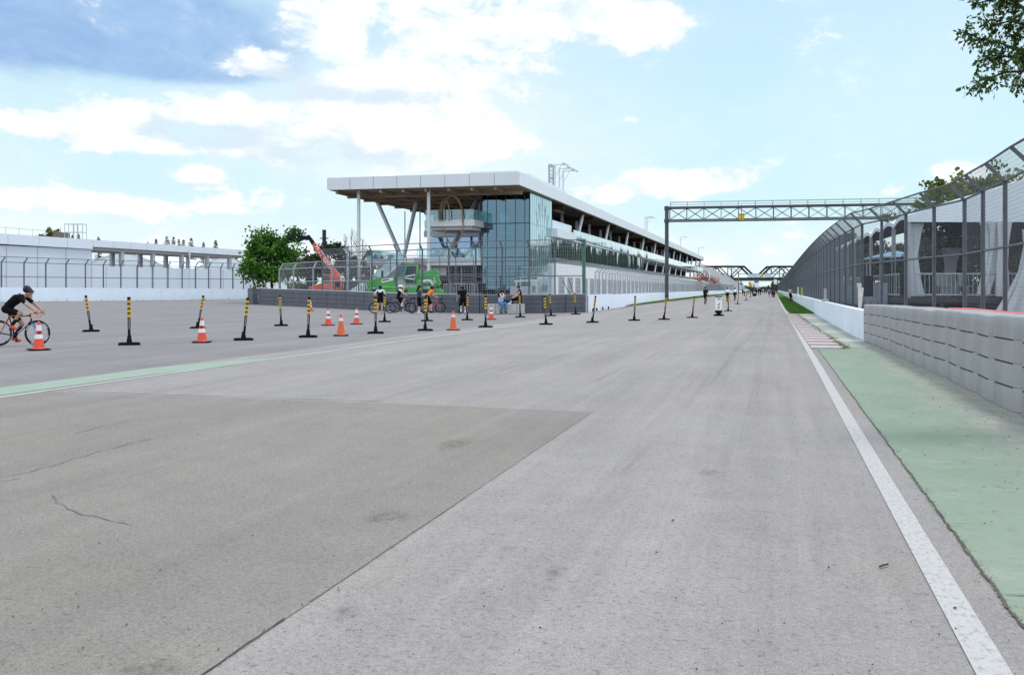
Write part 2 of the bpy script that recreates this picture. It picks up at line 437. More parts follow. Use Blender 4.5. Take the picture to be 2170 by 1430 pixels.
# right verge: green paint, bare concrete by the barrier and the kerb
VERGE_R = 3.6
struct(MB().ribbon([(1.06, -8), (1.06, G(1718, 738).y - .5)], [(VERGE_R, -8), (VERGE_R, G(1718, 738).y - .5)], -0.010).build('concrete_verge', M_DIRTG, normals=False))
yk0, yk1 = G(1718, 738).y, G(1665, 665).y
rg = random.Random(5)
la, ra = [], []
for i in range(60):
    y = -4 + i * (yk0 + 4.2) / 59
    la.append((1.075 + rg.uniform(-.02, .02), y)); ra.append((2.15 + .32 * math.sin(y * .5) + rg.uniform(-.12, .12), y))
def green_mix():
    m = bpy.data.materials.new('worn_green_paint'); m.use_nodes = True
    N, L = m.node_tree.nodes, m.node_tree.links; b = N['Principled BSDF']; b.inputs['Roughness'].default_value = .85
    pos = N.new('ShaderNodeNewGeometry').outputs['Position']
    def noise(sc, st, det=8, ro=.65):
        mp = N.new('ShaderNodeMapping'); mp.inputs['Scale'].default_value = st; L.new(pos, mp.inputs[0])
        n = N.new('ShaderNodeTexNoise'); n.inputs['Scale'].default_value = sc; n.inputs['Detail'].default_value = det; n.inputs['Roughness'].default_value = ro
        L.new(mp.outputs[0], n.inputs['Vector']); return n.outputs['Fac']
    def mix(f, a, c):
        x = N.new('ShaderNodeMix'); x.data_type = 'RGBA'; L.new(f, x.inputs[0])
        for i, q in ((6, a), (7, c)):
            if isinstance(q, tuple): x.inputs[i].default_value = (*q, 1)
            else: L.new(q, x.inputs[i])
        return x.outputs[2]
    def rng(v, lo, hi, a=0., c=1.):
        r = N.new('ShaderNodeMapRange'); L.new(v, r.inputs[0])
        for i, x in enumerate((lo, hi, a, c)): r.inputs[i + 1].default_value = x
        return r.outputs[0]
    c = mix(rng(noise(1.1, (1, .5, 1)), .3, .7), (.140, .200, .138), (.200, .235, .182))
    c = mix(rng(noise(2.6, (.7, 1.3, 1)), .56, .72, 0, .75), c, (.275, .27, .235))
    c = mix(rng(noise(5, (.6, 1.4, 1)), .50, .72, 0, .7), c, (.175, .19, .15))
    c = mix(rng(noise(16, (.5, 1.6, 1), 4), .57, .68, 0, .8), c, (.12, .115, .09))
    # paint is worn off towards the barrier side
    sx = N.new('ShaderNodeSeparateXYZ'); L.new(pos, sx.inputs[0])
    ad = N.new('ShaderNodeMath'); ad.operation = 'ADD'; L.new(sx.outputs[0], ad.inputs[0]); L.new(rng(noise(1.3, (1, .8, 1)), .2, .8, -.55, .55), ad.inputs[1])
    c = mix(rng(ad.outputs[0], 2.0, 2.6), c, mix(rng(noise(4, (1, 1, 1)), .35, .65), (.285, .28, .245), (.215, .205, .175)))
    L.new(c, b.inputs['Base Color'])
    bp = N.new('ShaderNodeBump'); bp.inputs['Strength'].default_value = .3; bp.inputs['Distance'].default_value = .006
    L.new(noise(70, (1, 1, 1), 4), bp.inputs['Height']); L.new(bp.outputs[0], b.inputs['Normal'])
    return m
M_GMIX = green_mix()
struct(MB().ribbon([p for p in la], [(2.95, p[1]) for p in la], -0.005).build('green_verge', M_GMIX, normals=False))
jag([(1.075, 1.5), (1.075, 9)], .020, 0.0005, 'verge_crack', mat('verge_dirt', (.115, .10, .075), .95, var=.4, scale=20, world_space=True), .025, .006)
jag([(1.075, 9), (1.07, 26)], .014, 0.0005, 'verge_crack', MATS['verge_dirt'], .04, .006)
for vv in (712, 838, 1235):
    a, b_ = G(1780 if vv < 800 else 1900, vv), G(2168, vv + 4)
    yy = G(1800, vv).y
    jag([(1.1, yy), (2.7, yy + .05)], .012, 0.0005, 'verge_joint', MATS['verge_dirt'], .08, .01)
# kerb: red and white ribs
kL = lambda y: .92 + (.74 - .92) * (y - yk0) / (yk1 - yk0)
kR = lambda y: 1.72 + (1.24 - 1.72) * (y - yk0) / (yk1 - yk0)
bk = MB(); nr = 44
for i in range(nr):
    ya = yk0 + (yk1 - yk0) * i / nr; yb = yk0 + (yk1 - yk0) * (i + 1) / nr
    bk.mat(i % 2)
    zt = .028 if i % 2 == 0 else .010
    bk.box((kL(ya), ya, -.004), (kR(ya), yb - .001, zt))
struct(bk.build('kerb', [mat('kerb_white', (.42, .37, .37), .85, col2=(.34, .29, .285), scale=6, world_space=True), mat('kerb_red', (.22, .115, .115), .9, col2=(.29, .20, .19), scale=5, world_space=True)]))
bs = MB(); yy = yk0 + .6; k = 0
while yy < yk1 - .5:
    ln = [3.2, 1.6, 4.4, 2.0, 5.5, 3.0, 6.0, 5.0][k % 8]
    bs.mat(k % 2); bs.add([(kR(yy) + .02, yy, -.003), (2.5, yy, -.003), (2.5, min(yy + ln, yk1), -.003), (kR(yy) + .02, min(yy + ln, yk1), -.003)], [(0, 1, 2, 3)]); yy += ln; k += 1
struct(bs.build('verge_slab', [mat('slab_grey_green', (.22, .265, .235), .9, col2=(.27, .275, .235), scale=2, world_space=True), mat('slab_pale', (.40, .375, .33), .9, col2=(.31, .30, .26), scale=3, world_space=True)], normals=False))
struct(MB().ribbon([(1.0, yk0 - .5), (.82, yk1), (.74, yk1 + 2)], [(VERGE_R, yk0 - .5), (VERGE_R, yk1), (VERGE_R, yk1 + 2)], -0.010).build('concrete_verge', M_DIRTG, normals=False))
# grass strips
def grass(name, Lp, Rp, z, dens, h, cols, seed, ystop):
    """turf sheet plus real blades"""
    b = MB(); b.ribbon(Lp, Rp, z); rnd = random.Random(seed); b.m = 1
    for (a0, a1, b0, b1) in zip(Lp[:-1], Lp[1:], Rp[:-1], Rp[1:]):
        ar = abs((a1[1] - a0[1]) * ((b0[0] - a0[0]) + (b1[0] - a1[0])) / 2)
        if a0[1] > ystop: continue
        dd = dens * max(.12, min(1, 70 / max(a0[1], 1)))
        for _ in range(int(ar * dd)):
            t, s_ = rnd.random(), rnd.random()
            x = (a0[0] * (1 - t) + a1[0] * t) * (1 - s_) + (b0[0] * (1 - t) + b1[0] * t) * s_
            y = a0[1] * (1 - t) + a1[1] * t
            w = .014 * max(1, y / 40); hh = h * rnd.uniform(.5, 1.3); an = rnd.random() * 6.28
            ex, ey = math.cos(an) * w, math.sin(an) * w; lx, ly = rnd.uniform(-.5, .5) * hh, rnd.uniform(-.5, .5) * hh
            b.m = 1 + (rnd.random() < .4)
            b.add([(x - ex, y - ey, z), (x + ex, y + ey, z), (x + lx, y + ly, z + hh)], [(0, 1, 2)])
    o = b.build(name, cols, normals=False); o['kind'] = 'stuff'; tag(o, cat='grass'); return o
M_BLADE = mat('grass_blade', (.060, .150, .012), .7, var=.4, scale=1.5, world_space=True)
M_BLADE2 = mat('grass_blade_light', (.105, .205, .025), .7, var=.35, scale=1.5, world_space=True)
M_YEL = mat('grass_yellow', (.19, .20, .03), .75, var=.4, scale=1.0, world_space=True)
ys = [yk1 + 1 + i * 6 for i in range(30)]
o = grass('grass', [(.86 if y > 75 else 1.0, y) for y in ys] + [(.9, 700)], [(2.55, y) for y in ys] + [(2.55, 700)], .004, 260, .055, [M_GRASS, M_BLADE, M_BLADE2], 3, 200)
tag(o, 'bright green mown grass strip along the white wall on the right', 'grass')
PW = [G(1247, 661.2), G(1297.4, 653.5), G(1380, 640.5), G(1487, 627.0), G(1560, 620.5)]      # base of the pit wall
PW.append(PW[-1] + Vector((-.6, 300, 0)))
gl, gr_ = [], []
for y in [84, 90, 97, 105, 115, 130, 150, 180, 215, 260, 320, 420]:
    for a, b_ in zip(PW[:-1], PW[1:]):
        if a.y <= y <= b_.y: xw = a.x + (b_.x - a.x) * (y - a.y) / (b_.y - a.y)
    gl.append((xw - .1, y)); gr_.append((min(-12.62, xw + .12 + (y - 84) * .05) if y < 120 else -12.66 + (0 if y < 130 else .05), y))
o = grass('grass', gl, gr_, .004, 130, .12, [M_GRASS, M_BLADE2, M_YEL], 4, 330)
tag(o, 'yellowing rough grass strip at the foot of the pit wall', 'grass')
# weeds growing in the kerb joint
def leaf_cluster(b, c, n, s, rnd, flat=.5):
    for _ in range(n):
        p = Vector(c) + Vector((rnd.gauss(0, s), rnd.gauss(0, s), abs(rnd.gauss(0, s * flat))))
        a = Vector((rnd.uniform(-1, 1), rnd.uniform(-1, 1), rnd.uniform(-.3, .9))).normalized() * s * rnd.uniform(.3, .6)
        q = a.cross(Vector((rnd.uniform(-1, 1), rnd.uniform(-1, 1), 1))).normalized() * s * .22
        b.m = int(rnd.random() < .45)
        b.add([p, p + a * .5 + q, p + a, p + a * .5 - q], [(0, 1, 2, 3)])
bw = MB(); rnd = random.Random(12)
for i in range(230):
    t = rnd.random() ** .8; y = yk0 - .1 + (yk1 - yk0 - 2) * (1 - t) ** 1.6
    leaf_cluster(bw, (kR(y) + rnd.gauss(.03, .035), y, .015), 9, .05, rnd)
o = bw.build('weeds', [mat('weed_green', (.085, .11, .022), .8, var=.4, scale=2), mat('weed_dry', (.20, .165, .06), .8, var=.4, scale=2)], normals=False)
tag(o, 'dry yellow green weeds growing along the back of the kerb', 'weeds', kind='stuff')
bw = MB()
for i in range(150):
    y = rnd.uniform(1.6, 16); leaf_cluster(bw, (1.08 + rnd.gauss(0, .02), y, .0), 5, .016, rnd, .4)
o = bw.build('weeds', [mat('weed_brown', (.10, .085, .045), .9, var=.4, scale=2), MATS['weed_green']], normals=False)
tag(o, 'tiny dry weeds in the crack beside the green verge', 'weeds', kind='stuff')
# pebbles, twigs and leaf litter
def pebble(b, p, s, rnd):
    vs = []
    for k in range(6):
        d = [(1, 0, 0), (-1, 0, 0), (0, 1, 0), (0, -1, 0), (0, 0, 1), (0, 0, -.2)][k]
        vs.append(Vector(p) + Vector(d) * s * rnd.uniform(.6, 1.2))
    b.add(vs, [(0, 2, 4), (2, 1, 4), (1, 3, 4), (3, 0, 4), (2, 0, 5), (1, 2, 5), (3, 1, 5), (0, 3, 5)])
bp_ = MB()
for (u, v, s) in [(419, 921, .018), (1686, 884, .016), (1426, 1103, .022), (1391, 1170, .018), (463, 1375, .011), (603, 1338, .009), (1756, 1203, .014), (2024, 1288, .020), (560, 1332, .008),
               (1130, 1330, .008), (1290, 1180, .008), (1590, 1010, .01), (1705, 940, .012), (1160, 950, .01), (800, 1330, .007), (210, 1150, .012), (103, 1186, .01), (90, 1290, .008)]:
    pebble(bp_, G(u, v) + Vector((0, 0, s * .1)), s * .6, rnd)
for _ in range(120):
    u, v = rnd.uniform(0, 2150), 800 + 630 * rnd.random() ** .7
    p = G(u, v)
    if p.x < 1.0: pebble(bp_, p + Vector((0, 0, .001)), rnd.uniform(.003, .007), rnd)
o = bp_.build('pebbles', mat('pebble_dark', (.05, .048, .045), .9), normals=False); tag(o, 'small dark pebbles scattered over the track surface', 'pebbles', kind='stuff')
bl = MB()
for _ in range(900):
    y = rnd.uniform(4, 27); x = 2.72 - abs(rnd.gauss(0, .28)) if rnd.random() < .7 else rnd.uniform(1.2, 2.6)
    p = Vector((x, y, .001)); a = rnd.random() * 6.28; s = rnd.uniform(.012, .035)
    d = Vector((math.cos(a), math.sin(a), rnd.uniform(0, .3))) * s; q = Vector((-math.sin(a), math.cos(a), .1)) * s * .35
    bl.m = int(rnd.random() < .4); bl.add([p, p + d * .5 + q, p + d, p + d * .5 - q], [(0, 1, 2, 3)])
o = bl.build('leaf_litter', [mat('litter_brown', (.085, .060, .035), .9), mat('litter_grey', (.16, .14, .11), .9)], normals=False)
tag(o, 'dry brown leaf litter lying beside the grey barrier', 'leaf litter', kind='stuff')
tw = MB().path([G(1864, 1202), G(1872, 1199), G(1882, 1197)], .006, 5).build('twig', mat('twig_brown', (.07, .05, .035), .9)); tw.location.z = .006
tag(tw, 'small dark twig lying on the asphalt near the white line', 'twig')

# oil and rubber stains
def stain_mat():
    m = bpy.data.materials.new('oil_stain'); m.use_nodes = True
    N, L = m.node_tree.nodes, m.node_tree.links; N.remove(N['Principled BSDF']); out = N['Material Output']
    tcn = N.new('ShaderNodeTexCoord'); ln = N.new('ShaderNodeVectorMath'); ln.operation = 'LENGTH'; L.new(tcn.outputs['Object'], ln.inputs[0])
    r = N.new('ShaderNodeMapRange'); r.interpolation_type = 'SMOOTHSTEP'; L.new(ln.outputs['Value'], r.inputs[0]); r.inputs[1].default_value = 1.0; r.inputs[2].default_value = .1
    g = N.new('ShaderNodeNewGeometry'); n = N.new('ShaderNodeTexNoise'); n.inputs['Scale'].default_value = 14; n.inputs['Detail'].default_value = 7; n.inputs['Roughness'].default_value = .7; L.new(g.outputs['Position'], n.inputs['Vector'])
    q = N.new('ShaderNodeMapRange'); L.new(n.outputs['Fac'], q.inputs[0]); q.inputs[1].default_value = .42; q.inputs[2].default_value = .66
    r.inputs[4].default_value = .42
    mu = N.new('ShaderNodeMath'); mu.operation = 'MULTIPLY'; L.new(r.outputs[0], mu.inputs[0]); L.new(q.outputs[0], mu.inputs[1])
    d = N.new('ShaderNodeBsdfDiffuse'); d.inputs[0].default_value = (.060, .055, .048, 1); t = N.new('ShaderNodeBsdfTransparent')
    x = N.new('ShaderNodeMixShader'); L.new(mu.outputs[0], x.inputs[0]); L.new(t.outputs[0], x.inputs[1]); L.new(d.outputs[0], x.inputs[2]); L.new(x.outputs[0], out.inputs[0]); return m
M_STAIN = stain_mat()
for (u, v, rx, ry) in ((822, 1095, .22, .28), (735, 1297, .11, .16), (318, 1415, .20, .16), (1074, 1160, .07, .09), (440, 722, 1.1, .5), (1500, 1000, .14, .2), (1180, 1210, .09, .15), (960, 940, .25, .5)):
    b = MB(); k = 20; b.add([(math.cos(2 * math.pi * i / k), math.sin(2 * math.pi * i / k), 0) for i in range(k)], [tuple(range(k))])
    o = b.build('road_stain', M_STAIN, normals=False); o.location = G(u, v) + Vector((0, 0, .0022)); o.scale = (rx, ry, 1); struct(o)

# faint rubber streaks laid along the racing line
def streak_mat():
    m = bpy.data.materials.new('rubber_streak'); m.use_nodes = True
    N, L = m.node_tree.nodes, m.node_tree.links; N.remove(N['Principled BSDF']); out = N['Material Output']
    g = N.new('ShaderNodeNewGeometry'); mp = N.new('ShaderNodeMapping'); mp.inputs['Scale'].default_value = (9, .22, 1); L.new(g.outputs['Position'], mp.inputs[0])
    n = N.new('ShaderNodeTexNoise'); n.inputs['Scale'].default_value = 1.0; n.inputs['Detail'].default_value = 8; n.inputs['Roughness'].default_value = .7; L.new(mp.outputs[0], n.inputs['Vector'])
    q = N.new('ShaderNodeMapRange'); L.new(n.outputs['Fac'], q.inputs[0]); q.inputs[1].default_value = .46; q.inputs[2].default_value = .72; q.inputs[4].default_value = .17
    d = N.new('ShaderNodeBsdfDiffuse'); d.inputs[0].default_value = (.085, .08, .078, 1); t = N.new('ShaderNodeBsdfTransparent')
    x = N.new('ShaderNodeMixShader'); L.new(q.outputs[0], x.inputs[0]); L.new(t.outputs[0], x.inputs[1]); L.new(d.outputs[0], x.inputs[2]); L.new(x.outputs[0], out.inputs[0]); return m
M_STREAK = streak_mat(); rs_ = random.Random(4)
for (x0, x1, y0, y1, bend) in ((-1.2, -.6, 8, 70, .2), (-2.9, -2.3, 13, 90, .3), (-4.6, -3.2, 14, 60, -.6), (-6.2, -4.4, 16, 75, -.8), (-8.2, -5.4, 17, 70, -1.0), (-.3, -.2, 10, 110, .1), (-5.6, -5.0, 30, 140, .4)):
    w = rs_.uniform(.16, .34); Lp, Rp = [], []
    for i in range(25):
        t = i / 24; y = y0 + (y1 - y0) * t; x = x0 + (x1 - x0) * t + bend * math.sin(math.pi * t); ww = w * (.25 + .75 * math.sin(math.pi * min(1, max(0, t))) ** .5)
        Lp.append((x - ww / 2, y)); Rp.append((x + ww / 2, y))
    struct(MB().ribbon(Lp, Rp, .0016).build('tyre_mark', M_STREAK, normals=False))
# ------------------------------------------------------------------ walls, barriers, fences
M_WALL = mat('white_concrete', (.70, .74, .84), .75, col2=(.64, .69, .79), scale=.8, detail=9, bump=.1, bscale=20)
M_WALL2 = mat('white_wall_scuffed', (.68, .72, .77), .75, col2=(.56, .60, .65), scale=1.3, detail=10, bump=.12, bscale=20, lo=.45, hi=.75)
M_STEEL = mat('galvanised_steel', (.135, .145, .165), .55, metal=.25, var=.3, scale=2.5)
M_STEELL = mat('pale_steel', (.34, .355, .385), .5, metal=.2, var=.25, scale=2)
M_STEELD = mat('dark_steel', (.045, .05, .06), .55, metal=.3, var=.3, scale=3)
M_WIRE = mat('wire', (.13, .14, .16), .5, metal=.3)
M_WIREL = mat('wire_light', (.36, .375, .41), .5, metal=.3)
M_BLACK = mat('black_rubber', (.006, .006, .0065), .75, var=.4, scale=8)
M_RED = mat('barrier_red', (.50, .045, .05), .55, col2=(.58, .16, .16), scale=1.4, detail=8)
M_TEC = mat('barrier_grey', (.225, .220, .222), .42, col2=(.31, .30, .295), scale=2.2, detail=9, stretch=(1, 1, .35), bump=.08, bscale=12)
M_TECD = mat('barrier_charcoal', (.072, .074, .088), .65, col2=(.105, .108, .126), scale=1.1, detail=9, stretch=(1, 1, .5))
M_TOPW = mat('barrier_top_pale', (.42, .43, .45), .7, var=.2, scale=2)

def wall(name, pts, h, t, m, label, joint, hs=None, cat='wall', side=1):
    """concrete wall along a ground polyline, cut into panels by fine joints; thickness goes to the back"""
    b = MB(); k = 0
    for i in range(len(pts) - 1):
        p, q = Vector(pts[i]).to_2d(), Vector(pts[i + 1]).to_2d(); d = q - p; L_ = d.length; d.normalize()
        n = Vector((d.y, -d.x)) * side
        cnt = max(1, int(round(L_ / joint)))
        for j in range(cnt):
            a = p + d * (L_ * j / cnt + .012); c = p + d * (L_ * (j + 1) / cnt - .012)
            h0 = hs[i] + (hs[i + 1] - hs[i]) * j / cnt if hs else h
            h1 = hs[i] + (hs[i + 1] - hs[i]) * (j + 1) / cnt if hs else h
            o = len(b.v)
            for z0, z1 in ((0, 0),):
                for (pt, hh) in ((a, h0), (c, h1)):
                    b.v += [(pt.x, pt.y, -.05), (pt.x, pt.y, hh), (pt.x + n.x * t, pt.y + n.y * t, hh), (pt.x + n.x * t, pt.y + n.y * t, -.05)]
            for f in ((0, 1, 5, 4), (1, 2, 6, 5), (2, 3, 7, 6), (0, 3, 2, 1), (4, 5, 6, 7)): b.face([o + x for x in f])
        # dark recess behind the joints
        o = len(b.v); b.m = 1
        e0, e1 = p + n * (t * .12), q + n * (t * .12); f0, f1 = p + n * (t * .88), q + n * (t * .88)
        ha, hb = (hs[i], hs[i + 1]) if hs else (h, h)
        b.v += [(e0.x, e0.y, -.05), (e1.x, e1.y, -.05), (f1.x, f1.y, -.05), (f0.x, f0.y, -.05), (e0.x, e0.y, ha - .03), (e1.x, e1.y, hb - .03), (f1.x, f1.y, hb - .03), (f0.x, f0.y, ha - .03)]
        for f in ((0, 3, 2, 1), (4, 5, 6, 7), (0, 1, 5, 4), (1, 2, 6, 5), (2, 3, 7, 6), (3, 0, 4, 7)): b.face([o + x for x in f])
        b.m = 0
    o = b.build(name, [m, mat('joint_grey', (.30, .31, .32), .9)])
    return tag(o, label, cat)

def post_mesh(hb, arm, w=.085, t=.055, base=0.0):
    """I-section post with a cranked arm; local +x is the arm's direction"""
    b = MB()
    b.box((-w / 2, -t / 2, base), (-w / 2 + .018, t / 2, hb)); b.box((w / 2 - .018, -t / 2, base), (w / 2, t / 2, hb))
    b.box((-w / 2 + .018, -.010, base), (w / 2 - .018, .010, hb))
    if arm:
        b.beam((0, 0, hb - .02), (arm[0], 0, hb + arm[1]), t, w * .8)
    b.box((-w / 2 - .03, -t / 2 - .02, base), (w / 2 + .03, t / 2 + .02, base + .03))
    return b
def fence(name, pts, base, hb, arm, inward, label, rails=(.5,), vs=.07, hs=.10, wr=.004, pw=.085, wire=None, steel=None, cable=None, group=None, max_posts=100, arm_mesh=True, post_base=None, double=()):
    """debris fence: posts (parts), rails, woven wire. inward: +1 arm leans to the left of the run, -1 to the right"""
    steel = steel or M_STEEL; wire = wire or M_WIRE
    p0 = pts[0]
    root = empty(name, (p0[0], p0[1], 0), 0, label, 'fence', group)
    lo = Vector((p0[0], p0[1], 0))
    P = [Vector((p[0], p[1], 0)) - lo for p in pts]
    dirs = []
    for i in range(len(P)):
        a, c = P[max(i - 1, 0)], P[min(i + 1, len(P) - 1)]
        d = (c - a).normalized(); dirs.append(Vector((-d.y, d.x, 0)) * inward)
    pm = None; stuff = MB()
    pb = base if post_base is None else post_base
    for i, p in enumerate(P):
        if i < max_posts:
            if pm is None:
                o = post_mesh(hb, arm, pw, pw * .65, pb).build('post', steel, root); pm = o.data
            else:
                o = bpy.data.objects.new('post', pm); COL.objects.link(o); o.parent = root
            o.location = p; o.rotation_euler = (0, 0, math.atan2(dirs[i].y, dirs[i].x))
        else:
            stuff.beam(p + Vector((0, 0, pb)), p + Vector((0, 0, hb)), pw, pw * .65, (dirs[i].x, dirs[i].y, 0))
            if arm: stuff.beam(p + Vector((0, 0, hb)), p + dirs[i] * arm[0] + Vector((0, 0, hb + arm[1])), pw * .7, pw * .7)
    if stuff.v: tag(stuff.build('post', steel, root), kind='stuff')
    zr = [base + .04 + (hb - base) * f for f in rails] + [hb]
    for z in zr:
        rb = MB(); rb.path([p + Vector((0, 0, z)) for p in P], pw * .30, 6); rb.build('rail', steel, root, normals=False)
    if arm: rb = MB(); rb.path([P[i] + dirs[i] * arm[0] + Vector((0, 0, hb + arm[1])) for i in range(len(P))], pw * .28, 6); rb.build('rail', steel, root, normals=False)
    wb = MB()
    for i in range(len(P) - 1):
        L_ = (P[i + 1] - P[i]).length; dist = (P[i] + lo).length
        sv, sh, r = vs, hs, wr
        n = max(1, int(L_ / sv))
        for j in range(n):
            t = (j + .5) / n; p = P[i].lerp(P[i + 1], t)
            wb.tube(p + Vector((0, 0, base)), p + Vector((0, 0, hb)), r, n=3, cap=False)
            if arm and arm_mesh:
                dd = dirs[i].lerp(dirs[i + 1], t)
                wb.tube(p + Vector((0, 0, hb)), p + dd * arm[0] + Vector((0, 0, hb + arm[1])), r, n=3, cap=False)
        nh = int((hb - base) / sh)
        for j in range(nh):
            z = base + (hb - base) * (j + .5) / nh
            wb.tube(P[i] + Vector((0, 0, z)), P[i + 1] + Vector((0, 0, z)), r, n=3, cap=False)
        if arm and arm_mesh:
            na = max(2, int(math.hypot(*arm) / sh))
            for j in range(1, na):
                f = j / na
                wb.tube(P[i] + dirs[i] * arm[0] * f + Vector((0, 0, hb + arm[1] * f)), P[i + 1] + dirs[i + 1] * arm[0] * f + Vector((0, 0, hb + arm[1] * f)), r, n=3, cap=False)
    wb.build('wire_mesh', wire, root, normals=False)
    return root

# --- right-hand side: white wall, catch fence, grey segmented barrier
WR = [(2.56, 31.0), (2.50, 33), (2.46, 40), (2.44, 60), (2.42, 110), (2.42, 200), (2.42, 700)]
wall('concrete_wall', WR, .87, .28, M_WALL2, 'low white concrete wall along the right edge of the track, behind the grass', 4.0)
FR = [(u, 2110 * 2.5 / (HOR - v)) for u, v in [(2330, 296), (2255, 324), (2190, 353), (2130, 384), (2083, 405), (2044, 423), (1979.5, 438), (1919.7, 453.5), (1868.5, 466.5), (1827, 475)]]
FRP = [W(u, d) for u, d in FR]
FRP = [FRP[0] + (FRP[0] - FRP[1])] + FRP
last = FRP[-1]
yy = last.y
run = list(FRP)
while yy < 330:
    yy += 2.9
    x = 2.72 + max(0, (last.x - 2.72)) * math.exp(-(yy - last.y) / 12)
    run.append(Vector((x, yy, 0)))
fence('catch_fence', run, .45, 4.0, (.42, .42), 1, 'tall grey debris fence with cranked posts curving past the white marquee on the right', rails=(.56,), vs=.06, hs=.095, wr=.0025, pw=.095, post_base=0)
fence('catch_fence', [(2.72, y) for y in range(333, 700, 6)], .85, 4.0, (.42, .42), 1, 'far end of the grey debris fence along the right of the track, by the bridge', rails=(.5,), vs=.22, hs=.4, wr=.006, pw=.12, post_base=0)

BR = [(188, 722), (230, 737.5), (277.5, 761), (321, 781), (373, 805), (434, 839), (477, 859), (530, 883)]
BRP = [G(1640 + a, v) for a, v in BR]                      # barrier face, far to near
BRP += [BRP[-1] + (BRP[-1] - BRP[-2]).normalized() * 4.0, BRP[-1] + (BRP[-1] - BRP[-2]).normalized() * 8.0]
def along(pts, step, start=0.0):
    out = []; acc = -start
    for a, b in zip(pts[:-1], pts[1:]):
        L_ = (b - a).length; d = (b - a) / L_
        while acc + step <= L_ + 1e-6 or acc < L_:
            if acc > L_: break
            if acc >= 0: out.append((a + d * acc, d))
            acc += step
        acc -= L_
    return out
def block_mesh(L_, T, H_, courses, m, mslot, r=.055, groove=True):
    """segmented soft barrier block: rounded corners, shallow grooves between the courses"""
    b = MB(); seg = 5; hx, hy = L_ / 2, T / 2
    def ring(ins):
        pts = []
        for cx_, cy_, a0 in ((hx - r, hy - r, 0), (-hx + r, hy - r, 90), (-hx + r, -hy + r, 180), (hx - r, -hy + r, 270)):
            for k in range(seg + 1):
                t = R(a0 + 90 * k / seg); pts.append((cx_ + (r - ins) * math.cos(t), cy_ + (r - ins) * math.sin(t)))
        return pts
    prof = [(0.0, 0.0)]
    for c in range(courses):
        z0, z1 = H_ * c / courses, H_ * (c + 1) / courses
        if c: prof += [(z0 + .010, 0.0)]
        prof += [((z0 + z1) / 2, -.006)]
        if c < courses - 1: prof += [(z1 - .010, 0.0), (z1 - .004, .008), (z1 + .004, .008)]
    prof += [(H_ - .03, 0.0), (H_ - .008, .012), (H_, .035)]
    n = 4 * (seg + 1)
    for (z, ins) in prof:
        b.v += [(x, y, z) for x, y in ring(ins)]
    for i in range(len(prof) - 1):
        for j in range(n):
            j2 = (j + 1) % n; b.face([i * n + j, i * n + j2, (i + 1) * n + j2, (i + 1) * n + j])
    b.face([(len(prof) - 1) * n + j for j in range(n)])
    b.m = 1; b.box((hx - .02, -hy + r * .50, .02), (hx + .010, hy - r * .50, H_ - .05)); b.m = 0  # dark box in the gap stands in for the joint's shade
    # dark slots let into the two faces
    for s in (-1, 1):
        for c in range(1, courses):
            z = H_ * c / courses; b.m = 1
            b.box((-hx * .66, s * (hy - .03), z - .0065), (hx * .66, s * (hy + .0025), z + .0065)); b.m = 0
    return b
ORD = ['first', 'second', 'third', 'fourth', 'fifth', 'sixth', 'seventh', 'eighth', 'ninth', 'tenth', 'eleventh', 'twelfth', 'thirteenth', 'fourteenth', 'fifteenth', 'sixteenth', 'seventeenth', 'eighteenth', 'nineteenth', 'twentieth', 'one', 'two', 'three', 'four', 'five', 'six']
GB = 'grey soft barrier blocks lining the right verge'
pts_ = [p for p, d in along(BRP, 1.25)]
rows = [(p, (q - p).normalized()) for p, q in zip(pts_[:-1], pts_[1:])]
pm = None; rnd = random.Random(3)
for i, (p, d) in enumerate(rows):
    side = Vector((d.y, -d.x, 0))          # away from the track
    if side.x < 0: side = -side
    hgt = 1.06 + .10 * min(1, i / 12)
    if pm is None:
        o = block_mesh(1.24, .56, 1.1, 4, None, 1, .21).build('barrier_block', [M_TEC, mat('slot_grey', (.030, .030, .032), .85)], smooth=True); pm = o.data
    else:
        o = bpy.data.objects.new('barrier_block', pm); COL.objects.link(o)
    o.location = (p + pts_[i + 1]) / 2 + side * (.28 + rnd.uniform(-.012, .012)); o.scale = ((pts_[i + 1] - p).length / 1.25, 1, hgt / 1.1 * rnd.uniform(.99, 1.01))
    o.rotation_euler = (0, 0, math.atan2(d.y, d.x) + rnd.uniform(-.03, .03) + (.025 if i % 2 else -.025))
    if i == 0: lab = 'farthest grey ribbed barrier block, butting against the end of the white wall'
    else: lab = 'grey ribbed barrier block, %s in the row from the white wall end' % ORD[i]
    tag(o, lab, 'barrier', GB)
# red blocks of the back rows, seen over the grey ones
pm = None; k = 0
ordn = ['farthest', 'second farthest', 'third farthest', 'fourth farthest', 'fifth farthest', 'sixth farthest', 'seventh farthest', 'eighth farthest', 'ninth farthest', 'tenth farthest']
for row in (0, 1):
    for i in range(3 if row == 0 else 4, len(rows) - 1, 2):
        p, d = rows[i]; side = Vector((d.y, -d.x, 0))
        if side.x < 0: side = -side
        off = .92 + row * .66
        if pm is None:
            o = block_mesh(2.45, .6, 1.06, 4, None, 1).build('barrier_block', [M_RED, mat('slot_dark_red', (.10, .012, .012), .8)], smooth=True); pm = o.data
        else:
            o = bpy.data.objects.new('barrier_block', pm); COL.objects.link(o)
        o.location = p + d * 1.25 + side * off; o.rotation_euler = (0, 0, math.atan2(d.y, d.x) + rnd.uniform(-.02, .02))
        tag(o, 'red barrier block, %s in the %s' % (ordn[(i - 3) // 2], 'row right behind the grey blocks' if row == 0 else 'row beside the fence'), 'barrier', 'red soft barrier blocks behind the grey row')
